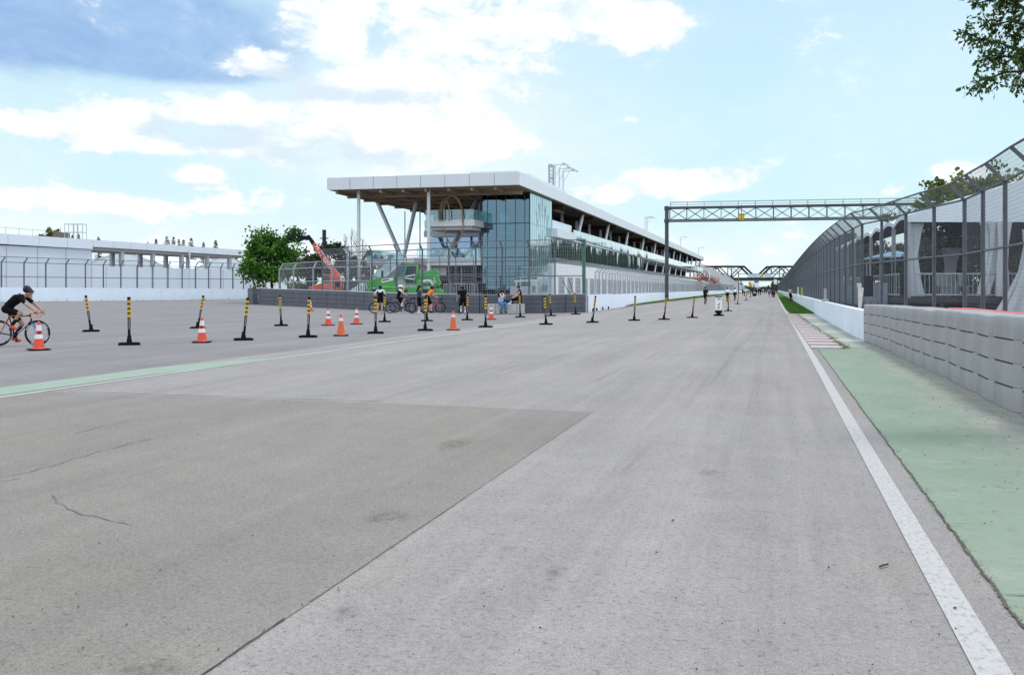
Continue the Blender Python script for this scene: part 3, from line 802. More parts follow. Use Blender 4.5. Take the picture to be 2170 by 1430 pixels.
# --- left: white wall with fence in front of the long white building
WL = [W(-420, 118 * .80), W(-200, 108), W(0, 118), W(180, 127), W(340, 137), W(545, 152), W(640, 165)]
wall('concrete_wall', WL, 1.66, .35, M_WALL, 'long white panelled concrete wall at the back of the paved area, on the left', 7.5, hs=[1.75, 1.74, 1.73, 1.70, 1.66, 1.54, 1.5], side=-1)
gb = []
for a, b_ in zip(WL[:-1], WL[1:]): gb += [a + (b_ - a) * (i / 6) for i in range(6)]
nrm = Vector((CF.x, CF.y, 0)) * -1
o = grass('grass', [(p + nrm * .05).to_2d() for p in gb], [(p + nrm * (1.1 + .5 * math.sin(i * 1.7))).to_2d() for i, p in enumerate(gb)], .004, 8, .3, [M_GRASS, M_BLADE, M_BLADE2], 6, 300)
tag(o, 'thin line of green weeds at the foot of the long white wall on the left', 'grass')
ps = []
for (u0, v0), (u1, v1) in [((-47, 0), (0, 0))]: pass
fx = [-240, -190, -141, -93, -45, 3, 51, 97, 140, 181, 219, 256, 291, 324, 356, 386, 414, 442, 468, 493, 516, 538, 558, 577, 594]
def wl_d(u): return 118 + (152 - 118) * u / 545
fence('debris_fence', [W(u, wl_d(u) + .2) for u in fx], 1.7, 4.75, (.62, .62), -1, 'grey debris fence standing on the long white wall in front of the white pit hall', rails=(.42,), vs=.16, hs=.24, wr=.006, pw=.16, steel=mat('blue_grey_steel', (.115, .155, .215), .5, var=.25, scale=2), wire=M_WIREL, post_base=1.3)

# --- dark grey pit-exit barrier across the middle
PB = [(547, 645, 34.5), (583, 646.8, 34.6), (619, 648.3, 35), (656, 650, 35.5), (693.5, 652, 36.3), (732, 654, 37.2), (770.7, 656.2, 37.6), (812, 658, 38), (853, 659.6, 38.2), (895, 660.7, 38.3), (937, 661.7, 38.4), (976, 662.7, 38.6), (1016, 663.4, 39), (1060, 663.7, 39.2), (1105, 663.7, 39.3), (1150.7, 663.4, 39), (1198, 662.4, 38.6), (1241, 661.3, 38.3)]
DG = 'charcoal barrier panels of the pit exit'
dark_cells = []
posw = ['left end of the row', 'second panel from the left end', 'third panel from the left end', 'fourth panel from the left end', 'fifth panel from the left end', 'behind the left red and white cones', 'seventh panel from the left end', 'behind the rider in a white top', 'behind the seated rider in black', 'behind the rider in dark grey', 'behind the orange jersey', 'just right of the orange jersey', 'behind the rider pushing a bike', 'behind the seated woman', 'behind the man in black', 'second panel from the right end', 'right end of the row']
for i in range(len(PB) - 1):
    (u0, v0, h0), (u1, v1, h1) = PB[i], PB[i + 1]
    a, c = G(u0, v0), G(u1, v1); H0, H1 = h0 / (v0 - HOR) * 1.5, h1 / (v1 - HOR) * 1.5
    d = (c - a); L_ = d.length; d.normalize(); n = Vector((-d.y, d.x, 0))
    b = MB(); g = .03
    root = a
    def seg(x0, x1, y0, y1, z0f, z1f):
        o = len(b.v)
        for (x, y) in ((x0, y0), (x1, y0), (x1, y1), (x0, y1)):
            hh = H0 + (H1 - H0) * (x / L_)
            b.v += [tuple(d * x + n * y + Vector((0, 0, hh * z0f))), tuple(d * x + n * y + Vector((0, 0, hh * z1f)))]
        for f in ((0, 2, 4, 6), (1, 3, 5, 7), (0, 2, 3, 1), (2, 4, 5, 3), (4, 6, 7, 5), (6, 0, 1, 7)): b.face([o + q for q in f])
    for c4 in range(4):
        b.m = 0; seg(g, L_ - g, .0, .55, c4 / 4 + (.006 if c4 else 0), (c4 + 1) / 4 - .010)
        if c4 < 3: b.m = 1; seg(g + L_ * .10, L_ - g, .05, .5, (c4 + 1) / 4 - .012, (c4 + 1) / 4 + .008)
    b.m = 1; seg(-g * .9, g * .9, .06, .5, 0, .985)
    b.m = 2; seg(g, L_ - g, .01, .54, .9905, 1.012)
    o = b.build('crash_barrier', [M_TECD, M_BLACK, M_TOPW], loc=a)
    tag(o, 'charcoal barrier panel with horizontal grooves, ' + posw[i], 'barrier', DG)
a = G(547, 645); b = MB()
for c4 in range(4): b.box((-.5, .03, 1.6 * c4 / 4), (0, 3.2, 1.6 * (c4 + 1) / 4 - .015))
o = b.build('crash_barrier', M_TECD, loc=a); o.rotation_euler = (0, 0, YAW + .42)
tag(o, 'charcoal barrier panel turning the corner at the far left end', 'barrier', DG)
# white gate sections between charcoal barrier and pit wall, then the pit wall
wall('gate_wall', [G(1247, 661.2), G(1272, 657.2), G(1297, 653.6)], 1.14, .12, M_WALL, 'white sliding gate panels between the charcoal barrier and the pit wall', 2.1, side=-1, cat='gate')
bwh = MB()
for u, v in ((1255, 660.6), (1263, 659), (1276, 657), (1288, 655.3)):
    p = G(u, v); bwh.tube(p + Vector((.02, -.05, .12)), p + Vector((.10, -.05, .12)), .11, n=12)
o = tag(bwh.build('gate_wheels', M_BLACK), 'small black wheels under the white sliding gate panels', 'wheel')
wall('concrete_wall', PW[1:], 1.08, .3, M_WALL, 'long white pit wall running along the left of the straight', 6.0, side=-1)

# tall fence behind the charcoal barrier; it turns at the pit wall and becomes a cable line
TU = [(683, 86), (734, 83), (741, 80), (788, 78), (841, 76), (895, 74), (951, 72.5), (1008, 71.2), (1064, 70.2), (1121, 69.5), (1176, 69), (1235, 68.6)]
fence('catch_fence', [W(u, d) for u, d in TU], .9, 4.45, (.32, .45), -1, 'tall grey debris fence standing behind the charcoal barrier and the riders', rails=(.42, .72), vs=.15, hs=.22, wr=.0048, pw=.11, wire=M_WIREL, steel=M_STEEL, post_base=0)
LU = [(592, 98), (622, 94), (664, 90), (704, 88), (760, 87), (786, 87)]
fence('debris_fence', [W(u, d) for u, d in LU], .9, 3.45, (.35, .55), 1, 'lower pale grey fence with a cranked top by the orange lift on the left', rails=(.5,), vs=.16, hs=.24, wr=.005, pw=.13, steel=M_STEELL, wire=M_WIREL, post_base=0)
SU = [(758, 99), (827, 98), (861, 98), (932, 98), (966, 97), (1003, 97)]
fence('debris_fence', [W(u, d) for u, d in SU], .5, 4.4, (.3, .4), -1, 'second grey fence standing behind the green machine', rails=(.5,), vs=.3, hs=.42, wr=.006, pw=.10, wire=M_WIREL, post_base=0)
# low fence on the pit wall
pl = []
yy = 70.5
while yy < 420:
    for a, b_ in zip(PW[:-1], PW[1:]):
        if a.y <= yy <= b_.y: pl.append(Vector((a.x + (b_.x - a.x) * (yy - a.y) / (b_.y - a.y) - .35, yy, 0)))
    yy += 2.0 if yy < 130 else 3.2
fence('debris_fence', pl, 1.05, 2.75, (.45, .42), -1, 'low grey debris fence on top of the white pit wall', rails=(.5,), vs=.26, hs=.34, wr=.0045, pw=.065, wire=M_WIREL, steel=M_STEELL, post_base=1.0)
b = MB(); c0 = W(1235, 68.6); c0.z = 4.9
c1 = W(1410, 131); c1.z = Z(553, 131)
b.path([c0 + (c1 - c0) * (i / 16) - Vector((0, 0, .25 * math.sin(math.pi * i / 16))) for i in range(17)], .035, 5)
tag(b.build('steel_cable', M_STEEL), 'thin steel cable running from the corner fence post to the gantry', 'cable')
b = MB(); p = W(1235, 68.6); b.box((-.07, -.07, 0), (.07, .07, 4.95))
tag(b.build('fence_post', mat('green_post', (.05, .16, .10), .5, var=.2), loc=p + Vector((.12, .0, 0))), 'slim dark green corner post where the tall fence meets the pit wall', 'post')
# ------------------------------------------------------------------ pit building
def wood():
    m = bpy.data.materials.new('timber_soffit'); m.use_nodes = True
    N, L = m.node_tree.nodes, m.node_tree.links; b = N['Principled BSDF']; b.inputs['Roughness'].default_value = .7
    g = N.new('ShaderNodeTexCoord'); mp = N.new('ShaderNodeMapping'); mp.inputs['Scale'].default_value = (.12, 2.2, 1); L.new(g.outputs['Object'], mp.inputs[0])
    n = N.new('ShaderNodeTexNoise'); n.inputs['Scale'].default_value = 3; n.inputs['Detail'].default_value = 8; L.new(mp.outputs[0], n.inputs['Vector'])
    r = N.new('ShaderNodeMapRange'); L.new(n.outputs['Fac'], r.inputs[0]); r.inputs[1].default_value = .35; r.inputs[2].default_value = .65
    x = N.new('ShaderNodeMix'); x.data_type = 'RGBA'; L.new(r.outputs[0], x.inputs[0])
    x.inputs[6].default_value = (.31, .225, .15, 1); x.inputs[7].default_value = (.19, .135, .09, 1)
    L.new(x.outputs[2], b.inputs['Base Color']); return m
def glass(name, refl, tint, gcol, rough=.02, vary=.0, trans=True, base=None):
    """coated facade glass: part mirror, part see-through (or a dark backing)"""
    m = bpy.data.materials.new(name); m.use_nodes = True
    N, L = m.node_tree.nodes, m.node_tree.links; N.remove(N['Principled BSDF']); out = N['Material Output']
    gl = N.new('ShaderNodeBsdfGlossy'); gl.inputs['Color'].default_value = (*gcol, 1); gl.inputs['Roughness'].default_value = rough
    if trans:
        tr = N.new('ShaderNodeBsdfTransparent'); tr.inputs['Color'].default_value = (*tint, 1)
    else:
        tr = N.new('ShaderNodeBsdfDiffuse'); tr.inputs['Color'].default_value = (*(base or tint), 1)
    lw = N.new('ShaderNodeFresnel'); lw.inputs['IOR'].default_value = 1.6
    mr = N.new('ShaderNodeMapRange'); L.new(lw.outputs[0], mr.inputs[0]); mr.inputs[1].default_value = .05; mr.inputs[2].default_value = .6
    mr.inputs[3].default_value = refl; mr.inputs[4].default_value = min(1, refl + .5)
    mx = N.new('ShaderNodeMixShader'); L.new(mr.outputs[0], mx.inputs[0]); L.new(tr.outputs[0], mx.inputs[1]); L.new(gl.outputs[0], mx.inputs[2])
    L.new(mx.outputs[0], out.inputs[0])
    if vary:
        g = N.new('ShaderNodeTexCoord')
        # each pane sits at its own tiny angle, so reflections break from pane to pane
        n = N.new('ShaderNodeTexNoise'); n.noise_dimensions = '3D'; n.inputs['Scale'].default_value = .9; n.inputs['Detail'].default_value = 2
        mp = N.new('ShaderNodeMapping'); mp.inputs['Scale'].default_value = (1, 1, .12); L.new(g.outputs['Object'], mp.inputs[0]); L.new(mp.outputs[0], n.inputs['Vector'])
        bp = N.new('ShaderNodeBump'); bp.inputs['Strength'].default_value = vary; bp.inputs['Distance'].default_value = .05
        L.new(n.outputs['Fac'], bp.inputs['Height']); L.new(bp.outputs[0], gl.inputs['Normal'])
    return m
M_WOOD = wood()
M_WOODD = mat('shaded_timber', (.050, .032, .020), .75, var=.4, scale=.6)  # soffit timber with the side gallery's shade put into its colour
M_PANEL = mat('white_metal_panel', (.60, .62, .65), .38, var=.05, scale=.4, spec=.6)
M_PANELF = mat('shaded_grey_panel', (.54, .545, .56), .42, var=.05, scale=.4, spec=.6)  # white panel greyed for the shaded front; also grey trim elsewhere
M_SEAMP = mat('panel_seam', (.20, .205, .22), .6)
M_COLW = mat('column_paint', (.52, .53, .55), .5, var=.06, scale=.6)
M_DARKIN = mat('dark_interior', (.030, .027, .026), .8, var=.4, scale=.3)  # near-black colour stands in for the shade inside the building
M_GREYBAND = mat('grey_spandrel', (.15, .17, .185), .4, var=.2, scale=.3)
M_GARAGE = mat('garage_render', (.66, .655, .66), .7, var=.06, scale=.5)
M_DOOR = mat('garage_door', (.30, .305, .325), .5, var=.15, scale=.6)
M_MULL = mat('mullion', (.055, .075, .09), .4, metal=.4)
M_CONC = mat('concrete_slab', (.40, .40, .40), .8, var=.12, scale=.8)
M_GT = glass('tower_glass', .15, (.30, .43, .48), (.62, .84, .92), vary=.10)
M_GF = glass('facade_glass', .52, (.10, .16, .17), (.88, .97, .98), vary=.30, trans=False, base=(.03, .055, .055))
M_GR = glass('railing_glass', .10, (.78, .90, .90), (.88, 1.0, .99))
M_GE = glass('etched_glass', .42, (.10, .16, .17), (.82, .97, 1.0), vary=.12, trans=False, base=(.16, .25, .26))

BX1, BX0, BY0, BY1 = -27.3, -50.5, 107.0, 409.0
bld = empty('pit_building', (BX1, BY0, 0), 0, 'long three storey white pit building with a glass corner tower and deep flat roof', 'building')
def bp_(mb, name, m, **k):
    o = mb.build(name, m, bld, **k); return o
def LX(x): return x - BX1
def LY(y): return y - BY0
def lbox(b, x0, y0, z0, x1, y1, z1): b.box((LX(x0), LY(y0), z0), (LX(x1), LY(y1), z1))
RT, RB = 14.5, 13.09
# roof: deck plus fascia panels front and right
b = MB(); lbox(b, BX0 + .06, BY0 + .06, RB + .02, BX1 - .06, BY1 - .06, RT - .05)
roof = bp_(b, 'roof', M_PANEL)
def roof_part(mb, name, m): return mb.build(name, m, roof)
b = MB(); n = 8; cut = [BX0 + (BX1 - BX0) * i / n for i in range(n + 1)]
for i in range(n):
    lbox(b, cut[i] + (.03 if i else 0), BY0, RB, cut[i + 1] - (.03 if i < n - 1 else 0), BY0 + .059, RT)
roof_part(b, 'fascia', M_PANELF)
b = MB()
for i in range(1, n): lbox(b, cut[i] - .03, BY0 + .03, RB + .01, cut[i] + .03, BY0 + .0585, RT - .01)
roof_part(b, 'panel_joint', M_SEAMP)
b = MB(); ny = 100
for i in range(ny):
    y0 = BY0 + (BY1 - BY0) * i / ny; y1 = BY0 + (BY1 - BY0) * (i + 1) / ny
    lbox(b, BX1 - .059, y0 + (.02 if i else 0.06), RB, BX1, y1 - .02, RT)
roof_part(b, 'fascia', M_PANEL)
b = MB(); lbox(b, BX1 - .0585, BY0 + .2, RB + .01, BX1 - .02, BY1 - .2, RT - .01); roof_part(b, 'panel_joint', mat('pale_seam', (.45, .47, .50), .6))
b = MB(); lbox(b, -33.2, BY0 + .5, RT - .05, BX1 - .35, BY0 + 7, RT + .22); roof_part(b, 'parapet', M_PANELF)
b = MB(); lbox(b, -31.0, BY0 + 7.5, RT - .05, BX1 - .9, BY0 + 30, RT + .75); roof_part(b, 'plant_screen', M_PANEL)
# timber soffit and beams over the front terrace
b = MB(); lbox(b, BX0 + .3, BY0 + .2, RB - .06, BX1 - .3, BY1 - .3, RB + .015); roof_part(b, 'soffit', M_WOOD)
for x in [-49.5 + i * 2.75 for i in range(8)]: b = MB(); lbox(b, x - .14, BY0 + .5, RB - .42, x + .14, BY0 + 38, RB - .062); roof_part(b, 'beam', M_WOOD)
for y in [111.5, 116.5, 121.5, 127, 133, 139]: b = MB(); lbox(b, BX0 + .6, y - .16, RB - .62, BX1 - .8 if y < 126 else -34.1, y + .16, RB - .064); roof_part(b, 'beam', M_WOOD)
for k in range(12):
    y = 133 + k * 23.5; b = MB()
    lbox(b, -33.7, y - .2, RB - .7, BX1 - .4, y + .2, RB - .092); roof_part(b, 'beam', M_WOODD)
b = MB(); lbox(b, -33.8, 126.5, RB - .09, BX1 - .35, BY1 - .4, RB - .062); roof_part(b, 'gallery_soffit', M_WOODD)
# columns of the terrace
for (x, y) in ((-47.2, 108.6), (-38.5, 108.6)):
    bp_(MB().tube((LX(x), LY(y), 0), (LX(x), LY(y), RB - .07), .20, n=16, cap=False), 'column', M_COLW, smooth=True)
for (x, y) in ((-36.2, 121.5), (-34.7, 121.5)):
    bp_(MB().tube((LX(x), LY(y), 5.3), (LX(x), LY(y), RB - .07), .22, n=16, cap=False), 'column', M_COLW, smooth=True)
for p, q in (((-46.6, 121.2, 5.5), (-50.1, 121.2, RB - .1)), ((-46.4, 121.2, 5.5), (-44.6, 121.2, RB - .1)), ((-40.0, 119, 5.4), (-36.4, 121.2, RB - .1))):
    bp_(MB().tube((LX(p[0]), LY(p[1]), p[2]), (LX(q[0]), LY(q[1]), q[2]), .23, .27, n=16), 'leaning_column', M_COLW, smooth=True)
# enclosed core
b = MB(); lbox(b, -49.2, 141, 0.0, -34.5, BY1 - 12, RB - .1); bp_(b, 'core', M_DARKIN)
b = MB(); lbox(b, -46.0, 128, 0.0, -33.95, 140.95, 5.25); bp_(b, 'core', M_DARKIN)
# floor slabs
b = MB(); lbox(b, -48.9, 115, 4.45, -33.95, 141, 5.25); bp_(b, 'floor_slab', M_CONC)
b = MB(); lbox(b, -42.0, 114.0, 4.38, -33.9, 114.95, 5.28); bp_(b, 'slab_edge', M_PANELF)
b = MB(); lbox(b, -47.0, 131, 8.9, -33.95, 141, 9.5); bp_(b, 'floor_slab', M_CONC)
b = MB(); lbox(b, -47.0, 130.6, 8.75, -36, 130.95, 9.6); bp_(b, 'slab_edge', M_PANEL)
b = MB(); lbox(b, -46.5, 131.2, 5.3, -34, 131.3, 8.7); g = bp_(b, 'window_wall', glass('blue_window', .30, (.1, .15, .25), (.6, .75, 1.0), trans=False, base=(.035, .06, .12)))
b = MB()
for i in range(7): lbox(b, -46.5 + i * 2.05 - .05, 131.1, 5.3, -46.5 + i * 2.05 + .05, 131.19, 8.7)
b.build('mullion', M_MULL, g)
# balcony
b = MB(); lbox(b, -39.7, 110.5, 8.86, -33.6, 117, 9.6); bal = bp_(b, 'balcony', M_PANELF)
b = MB(); lbox(b, -39.1, 110.9, 8.45, -34.0, 117, 8.85); b.build('balcony_soffit', M_CONC, bal)
b = MB(); lbox(b, -39.6, 110.6, 9.6, -33.7, 110.63, 10.75); lbox(b, -33.73, 110.64, 9.6, -33.7, 114.4, 10.75); lbox(b, -39.6, 110.64, 9.6, -39.57, 117, 10.75); b.build('glass_railing', M_GR, bal)
b = MB(); lbox(b, -39.62, 110.58, 10.752, -33.68, 110.65, 10.79); lbox(b, -33.75, 110.652, 10.752, -33.68, 114.4, 10.79); b.build('handrail', M_STEELL, bal)
# terrace glass railings
b = MB(); lbox(b, -42.0, 114.1, 5.28, -33.9, 114.13, 6.42); bp_(b, 'glass_railing', M_GR)
b = MB(); lbox(b, -42.0, 114.07, 6.42, -33.9, 114.16, 6.46); bp_(b, 'handrail', M_STEELL)
b = MB(); lbox(b, -48.9, 115.0, 5.28, -46.9, 115.03, 6.4); lbox(b, -48.92, 115.04, 5.28, -48.89, 128, 6.4); bp_(b, 'glass_railing', M_GR)
b = MB(); lbox(b, -46.9, 130.7, 9.6, -36, 130.73, 10.75); lbox(b, -46.95, 130.74, 9.6, -46.92, 141, 10.75); bp_(b, 'glass_railing', M_GR)
for (u0, d0) in ((858, 140), (890, 133)):
    x, y = W(u0, d0).x, W(u0, d0).y
    bp_(MB().box((LX(x) - .06, LY(y) - .06, 5.3), (LX(x) + .06, LY(y) + .06, RB - .65)), 'mullion', M_STEELL)
# ground floor under the terrace
b = MB(); lbox(b, -48.7, 118, 0, -44.7, 118.3, 4.44); lbox(b, -44.7, 118.0, 0, -42.6, 118.3, 4.1); bp_(b, 'stair_wall', M_PANEL)
b = MB(); lbox(b, -42.0, 115.3, 0, -40.9, 116.2, 4.37); lbox(b, -41.0, 115.2, 3.2, -38.6, 115.5, 4.2); bp_(b, 'pier', mat('beige_pier', (.46, .44, .41), .7, var=.1, scale=.6))
b = MB()
for z in (1.0, 2.3, 3.35): lbox(b, -38.4, 116.0, z, -34.0, 116.1, z + .07)
for x in (-38.4, -36.9, -35.4, -34.05): lbox(b, x, 115.88, 0, x + .1, 115.98, 4.37)
bp_(b, 'opening_frame', M_STEELL)
b = MB(); lbox(b, -42.5, 117.5, 0, -33.95, 117.6, 4.40); bp_(b, 'opening_shade', M_DARKIN)  # flat dark sheet painted for the shade inside the ground-floor openings
# stair with glass balustrade rising to the terrace on the left
b = MB(); n = 22
for i in range(n):
    y = 113.5 + i * .0; x0 = -48.2 + i * .2
    lbox(b, -48.4 + i * .28, 110.2, max(0, i * .235 - .25), -48.4 + (i + 1) * .28, 112.0, .235 * (i + 1))
stair = bp_(b, 'stair', M_PANELF)
b = MB(); b.prism([(LX(-48.4), .3), (LX(-42.2), 5.25), (LX(-42.2), 6.35), (LX(-48.4), 1.35)], .03, org=(0, LY(110.1), 0), ax=(1, 0, 0), ay=(0, 0, 1), an=(0, 1, 0)); b.build('glass_railing', M_GR, stair)
b = MB(); lbox(b, -42.15, 110.2, 4.5, -40.9, 114.0, 5.2); bp_(b, 'stair_landing', M_PANELF)
b = MB(); n = 20
for i in range(n): lbox(b, -40.2 + i * .25, 123.5, 5.3 + i * .17, -40.2 + (i + 1) * .25, 125.0, 5.3 + .17 * (i + 1) + .12)
bp_(b, 'stair', M_PANEL)
# glass corner tower
TX0, TX1, TY0, TY1 = -33.8, -27.9, 114.5, 126.3
tower = empty('glass_tower'); tower.parent = bld
def tp(mb, name, m): o = mb.build(name, m, tower); return o
b = MB(); lbox(b, TX0, TY0, 0, TX1, TY0 + .03, RB - .08); lbox(b, TX0, TY0 + .03, 0, TX0 + .03, TY1, RB - .08); tp(b, 'glass_pane', M_GT)
b = MB(); lbox(b, TX1 - .03, TY0 + .03, 0, TX1, TY1, RB - .08); tp(b, 'glass_pane', M_GE)
b = MB()
for x in [TX0, TX0 + .65, TX0 + 1.75, TX0 + 2.9, TX0 + 4.1, TX0 + 5.25, TX1]: lbox(b, x - .035, TY0 - .05, 0, x + .035, TY0 - .002, RB - .09)
for z in (5.3, 9.35): lbox(b, TX0, TY0 - .035, z - .06, TX1, TY0 - .004, z + .06)
lbox(b, TX1 - .12, TY0 - .06, 0, TX1 + .012, TY0 - .003, RB - .09)
tp(b, 'mullion', M_MULL)
b = MB()
for i in range(1, 11):
    y = TY0 + (TY1 - TY0) * i / 11; lbox(b, TX1 + .002, y - .02, 0, TX1 + .02, y + .02, RB - .09)
lbox(b, TX1 + .002, TY0, 9.3, TX1 + .03, TY1, 9.38)
tp(b, 'mullion', mat('pale_mullion', (.30, .38, .40), .4))
b = MB()
for z in (4.9, 9.0): lbox(b, TX0 + .2, TY0 + .35, z, TX1 - .2, TY1 - .2, z + .32)
tp(b, 'inner_floor', M_CONC)
b = MB()
for (x, y) in ((-32.6, 117.5), (-29.6, 117.2), (-31.2, 121)): b.tube((LX(x), LY(y), 0), (LX(x), LY(y), RB - .2), .18, n=10)
lbox(b, -33.0, 123.5, 0, -28.4, 123.8, RB - .3)
for i in range(14): lbox(b, -32.9 + i * .3, 119.5, 5.2 + i * .27, -32.6 + i * .3, 121, 5.32 + i * .27)
tp(b, 'inner_frame', mat('interior_grey', (.22, .24, .26), .7, var=.3, scale=.5))
# frosted plant-like motif on the tower's side glass
b = MB(); cy = LY(TY0 + (TY1 - TY0) * .55)
def stalk(y, z, L_, lean, w):
    pts = [(LX(TX1) + .012, y + lean * L_ * t, z + L_ * t) for t in (0, .25, .5, .75, 1)]
    for (p, q) in zip(pts[:-1], pts[1:]): b.beam(p, q, .012, w, (0, 1, 0))
    for t in (.3, .5, .7, .85, 1.0):
        for s in (-1, 1):
            c = Vector((LX(TX1) + .012, y + lean * L_ * t, z + L_ * t))
            b.beam(c, c + Vector((0, s * .55 * (1.1 - t * .6), .55)), .012, w * .8, (0, 1, 0))
for zb, s in ((9.6, 1.0), (6.2, .85)):
    stalk(cy, zb, 2.6 * s, .0, .16); stalk(cy - 1.1, zb, 1.9 * s, -.35, .12); stalk(cy + 1.1, zb, 1.9 * s, .35, .12)
    stalk(cy - 2.6, zb - .5, 1.5 * s, -.5, .11); stalk(cy + 2.6, zb - .5, 1.5 * s, .5, .11)
tp(b, 'frosted_motif', mat('frosting', (.42, .50, .51), .5))
# track-side facade -------------------------------------------------------
FXO = -27.9
YS = 126.3
y1214, y1366 = 107 + 36.5, 107 + 93
def facade_y(u): return 2110 * 27.6 / (.967 * (1640 - u)) * .967 + 0.0
y1214 = W(1214, 2110 * 27.6 / (.967 * (1640 - 1214))).y
y1366 = W(1366, 2110 * 27.6 / (.967 * (1640 - 1366))).y
b = MB(); lbox(b, FXO - .3, YS, 0, FXO + .55, BY1, 4.9); gar = bp_(b, 'garage_block', M_GARAGE)
b = MB(); lbox(b, FXO - .3, YS + .02, 4.9, FXO + .35, BY1 - 2, 5.6); bp_(b, 'grey_band', M_GREYBAND)
yd = YS + 1.6; k = 0; pm = None
while yd < BY1 - 5 and k < 60:
    if pm is None:
        mb = MB(); mb.box((0, 0, 0), (.03, 3.7, 3.1)); o = mb.build('garage_door', M_DOOR, gar); pm = o.data
        fb = MB(); fb.box((0, -.14, 0), (.06, -.002, 3.24)); fb.box((0, 3.702, 0), (.06, 3.84, 3.24)); fb.box((0, -.0, 3.102), (.06, 3.70, 3.24)); fr = fb.build('door_frame', M_PANELF, o); fm = fr.data
        sb = MB()
        for z in (.6, 1.2, 1.8, 2.4): sb.box((.031, .05, z), (.045, 3.65, z + .04))
        sl = sb.build('door_rail', M_GREYBAND, o); sm_ = sl.data
    else:
        o = bpy.data.objects.new('garage_door', pm); COL.objects.link(o); o.parent = gar
        for nm, dm in (('door_frame', fm), ('door_rail', sm_)):
            c = bpy.data.objects.new(nm, dm); COL.objects.link(c); c.parent = o
    o.location = (LX(FXO + .552), LY(yd), 0)
    yd += 5.75; k += 1
# first-floor curtain wall, broken into panes
b = MB(); y = YS + .05
rnd = random.Random(8)
while y < y1366 - .5:
    dxo = rnd.uniform(-.02, .02)
    o_ = len(b.v); s = rnd.uniform(-.012, .012); y2 = min(y + 1.46, y1366)
    b.add([(LX(FXO) + s, LY(y), 5.6), (LX(FXO) - s, LY(y2), 5.6), (LX(FXO) - s + dxo, LY(y2), 8.3), (LX(FXO) + s + dxo, LY(y), 8.3)], [(0, 1, 2, 3)])
    y += 1.5
bp_(b, 'curtain_wall', M_GF, normals=False)
b = MB()
y = YS
while y < y1366: lbox(b, FXO - .12, y - .02, 5.6, FXO + .03, y + .02, 8.3); y += 1.5
lbox(b, FXO - .3, YS, 5.6, FXO - .1, y1366, 8.3)
bp_(b, 'mullion', mat('green_mullion', (.10, .15, .14), .4))
# second floor edge: solid panel near the tower then glass balustrade
b = MB(); lbox(b, FXO - .5, YS + .02, 8.3, FXO + .75, y1214, 9.42); bp_(b, 'spandrel', M_PANEL)
b = MB(); lbox(b, FXO - .45, YS + .02, 9.44, FXO + .1, y1214, 10.5); bp_(b, 'spandrel', mat('pale_blue_panel', (.50, .58, .64), .25, spec=.8))
b = MB(); lbox(b, -34, YS, 8.3, FXO - .52, BY1 - 1, 8.72); lbox(b, FXO - .51, y1214 + .02, 8.32, FXO + .35, BY1 - 1, 8.74); bp_(b, 'floor_slab', M_PANEL)
b = MB(); y = y1214 + .05
while y < BY1 - 3:
    s = rnd.uniform(-.015, .015); y2 = y + 2.9
    b.add([(LX(FXO + .38) + s, LY(y), 8.5), (LX(FXO + .38) - s, LY(y2), 8.5), (LX(FXO + .38) - s, LY(y2), 9.95), (LX(FXO + .38) + s, LY(y), 9.95)], [(0, 1, 2, 3)]); y += 2.95
bp_(b, 'glass_balustrade', glass('balustrade_glass', .50, (.5, .6, .6), (.93, 1.0, 1.0), vary=.22), normals=False)
b = MB(); lbox(b, -34, y1366, 5.58, FXO + .3, BY1 - 1, 5.66); lbox(b, -34, y1366, 4.6, FXO - .31, BY1 - 1, 5.57); bp_(b, 'floor_slab', M_CONC)
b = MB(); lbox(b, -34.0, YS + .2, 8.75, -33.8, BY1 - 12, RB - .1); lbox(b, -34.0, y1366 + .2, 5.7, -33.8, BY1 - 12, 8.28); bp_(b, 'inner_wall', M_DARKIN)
# raking columns, upper and lower gallery
lean = []
for u in (1243, 1296.6, 1337, 1369.7, 1394, 1414, 1433, 1446, 1460, 1470, 1479, 1487):
    d = 2110 * 27.9 / (.967 * (1640 - u)); lean.append(W(u, d).y)
pm = None
for y in lean:
    if pm is None:
        o = bp_(MB().tube((0, -4.4, -4.2), (0, 0, 0), .24, .28, n=14), 'raking_column', M_COLW, smooth=True); pm = o.data
    else:
        o = bpy.data.objects.new('raking_column', pm); COL.objects.link(o); o.parent = bld
    o.location = (LX(-28.5), LY(y - .3), RB - .15)
pm = None
for i in range(11):
    y = y1366 + 12 + i * 17.5
    if y > BY1 - 6: break
    if pm is None:
        o = bp_(MB().tube((0, -3.6, -2.6), (0, 0, 0), .2, .22, n=12), 'raking_column', M_COLW, smooth=True); pm = o.data
    else:
        o = bpy.data.objects.new('raking_column', pm); COL.objects.link(o); o.parent = bld
    o.location = (LX(-28.4), LY(y), 8.28)
cm = None
for i in range(22):
    y = 150 + i * 11.7
    if y > BY1 - 3: break
    if cm is None: o = bp_(MB().box((-.18, -.18, 0), (.18, .18, RB - .1 - 8.74)), 'column', M_COLW); cm = o.data
    else: o = bpy.data.objects.new('column', cm); COL.objects.link(o); o.parent = bld
    o.location = (LX(-31.5), LY(y), 8.74)
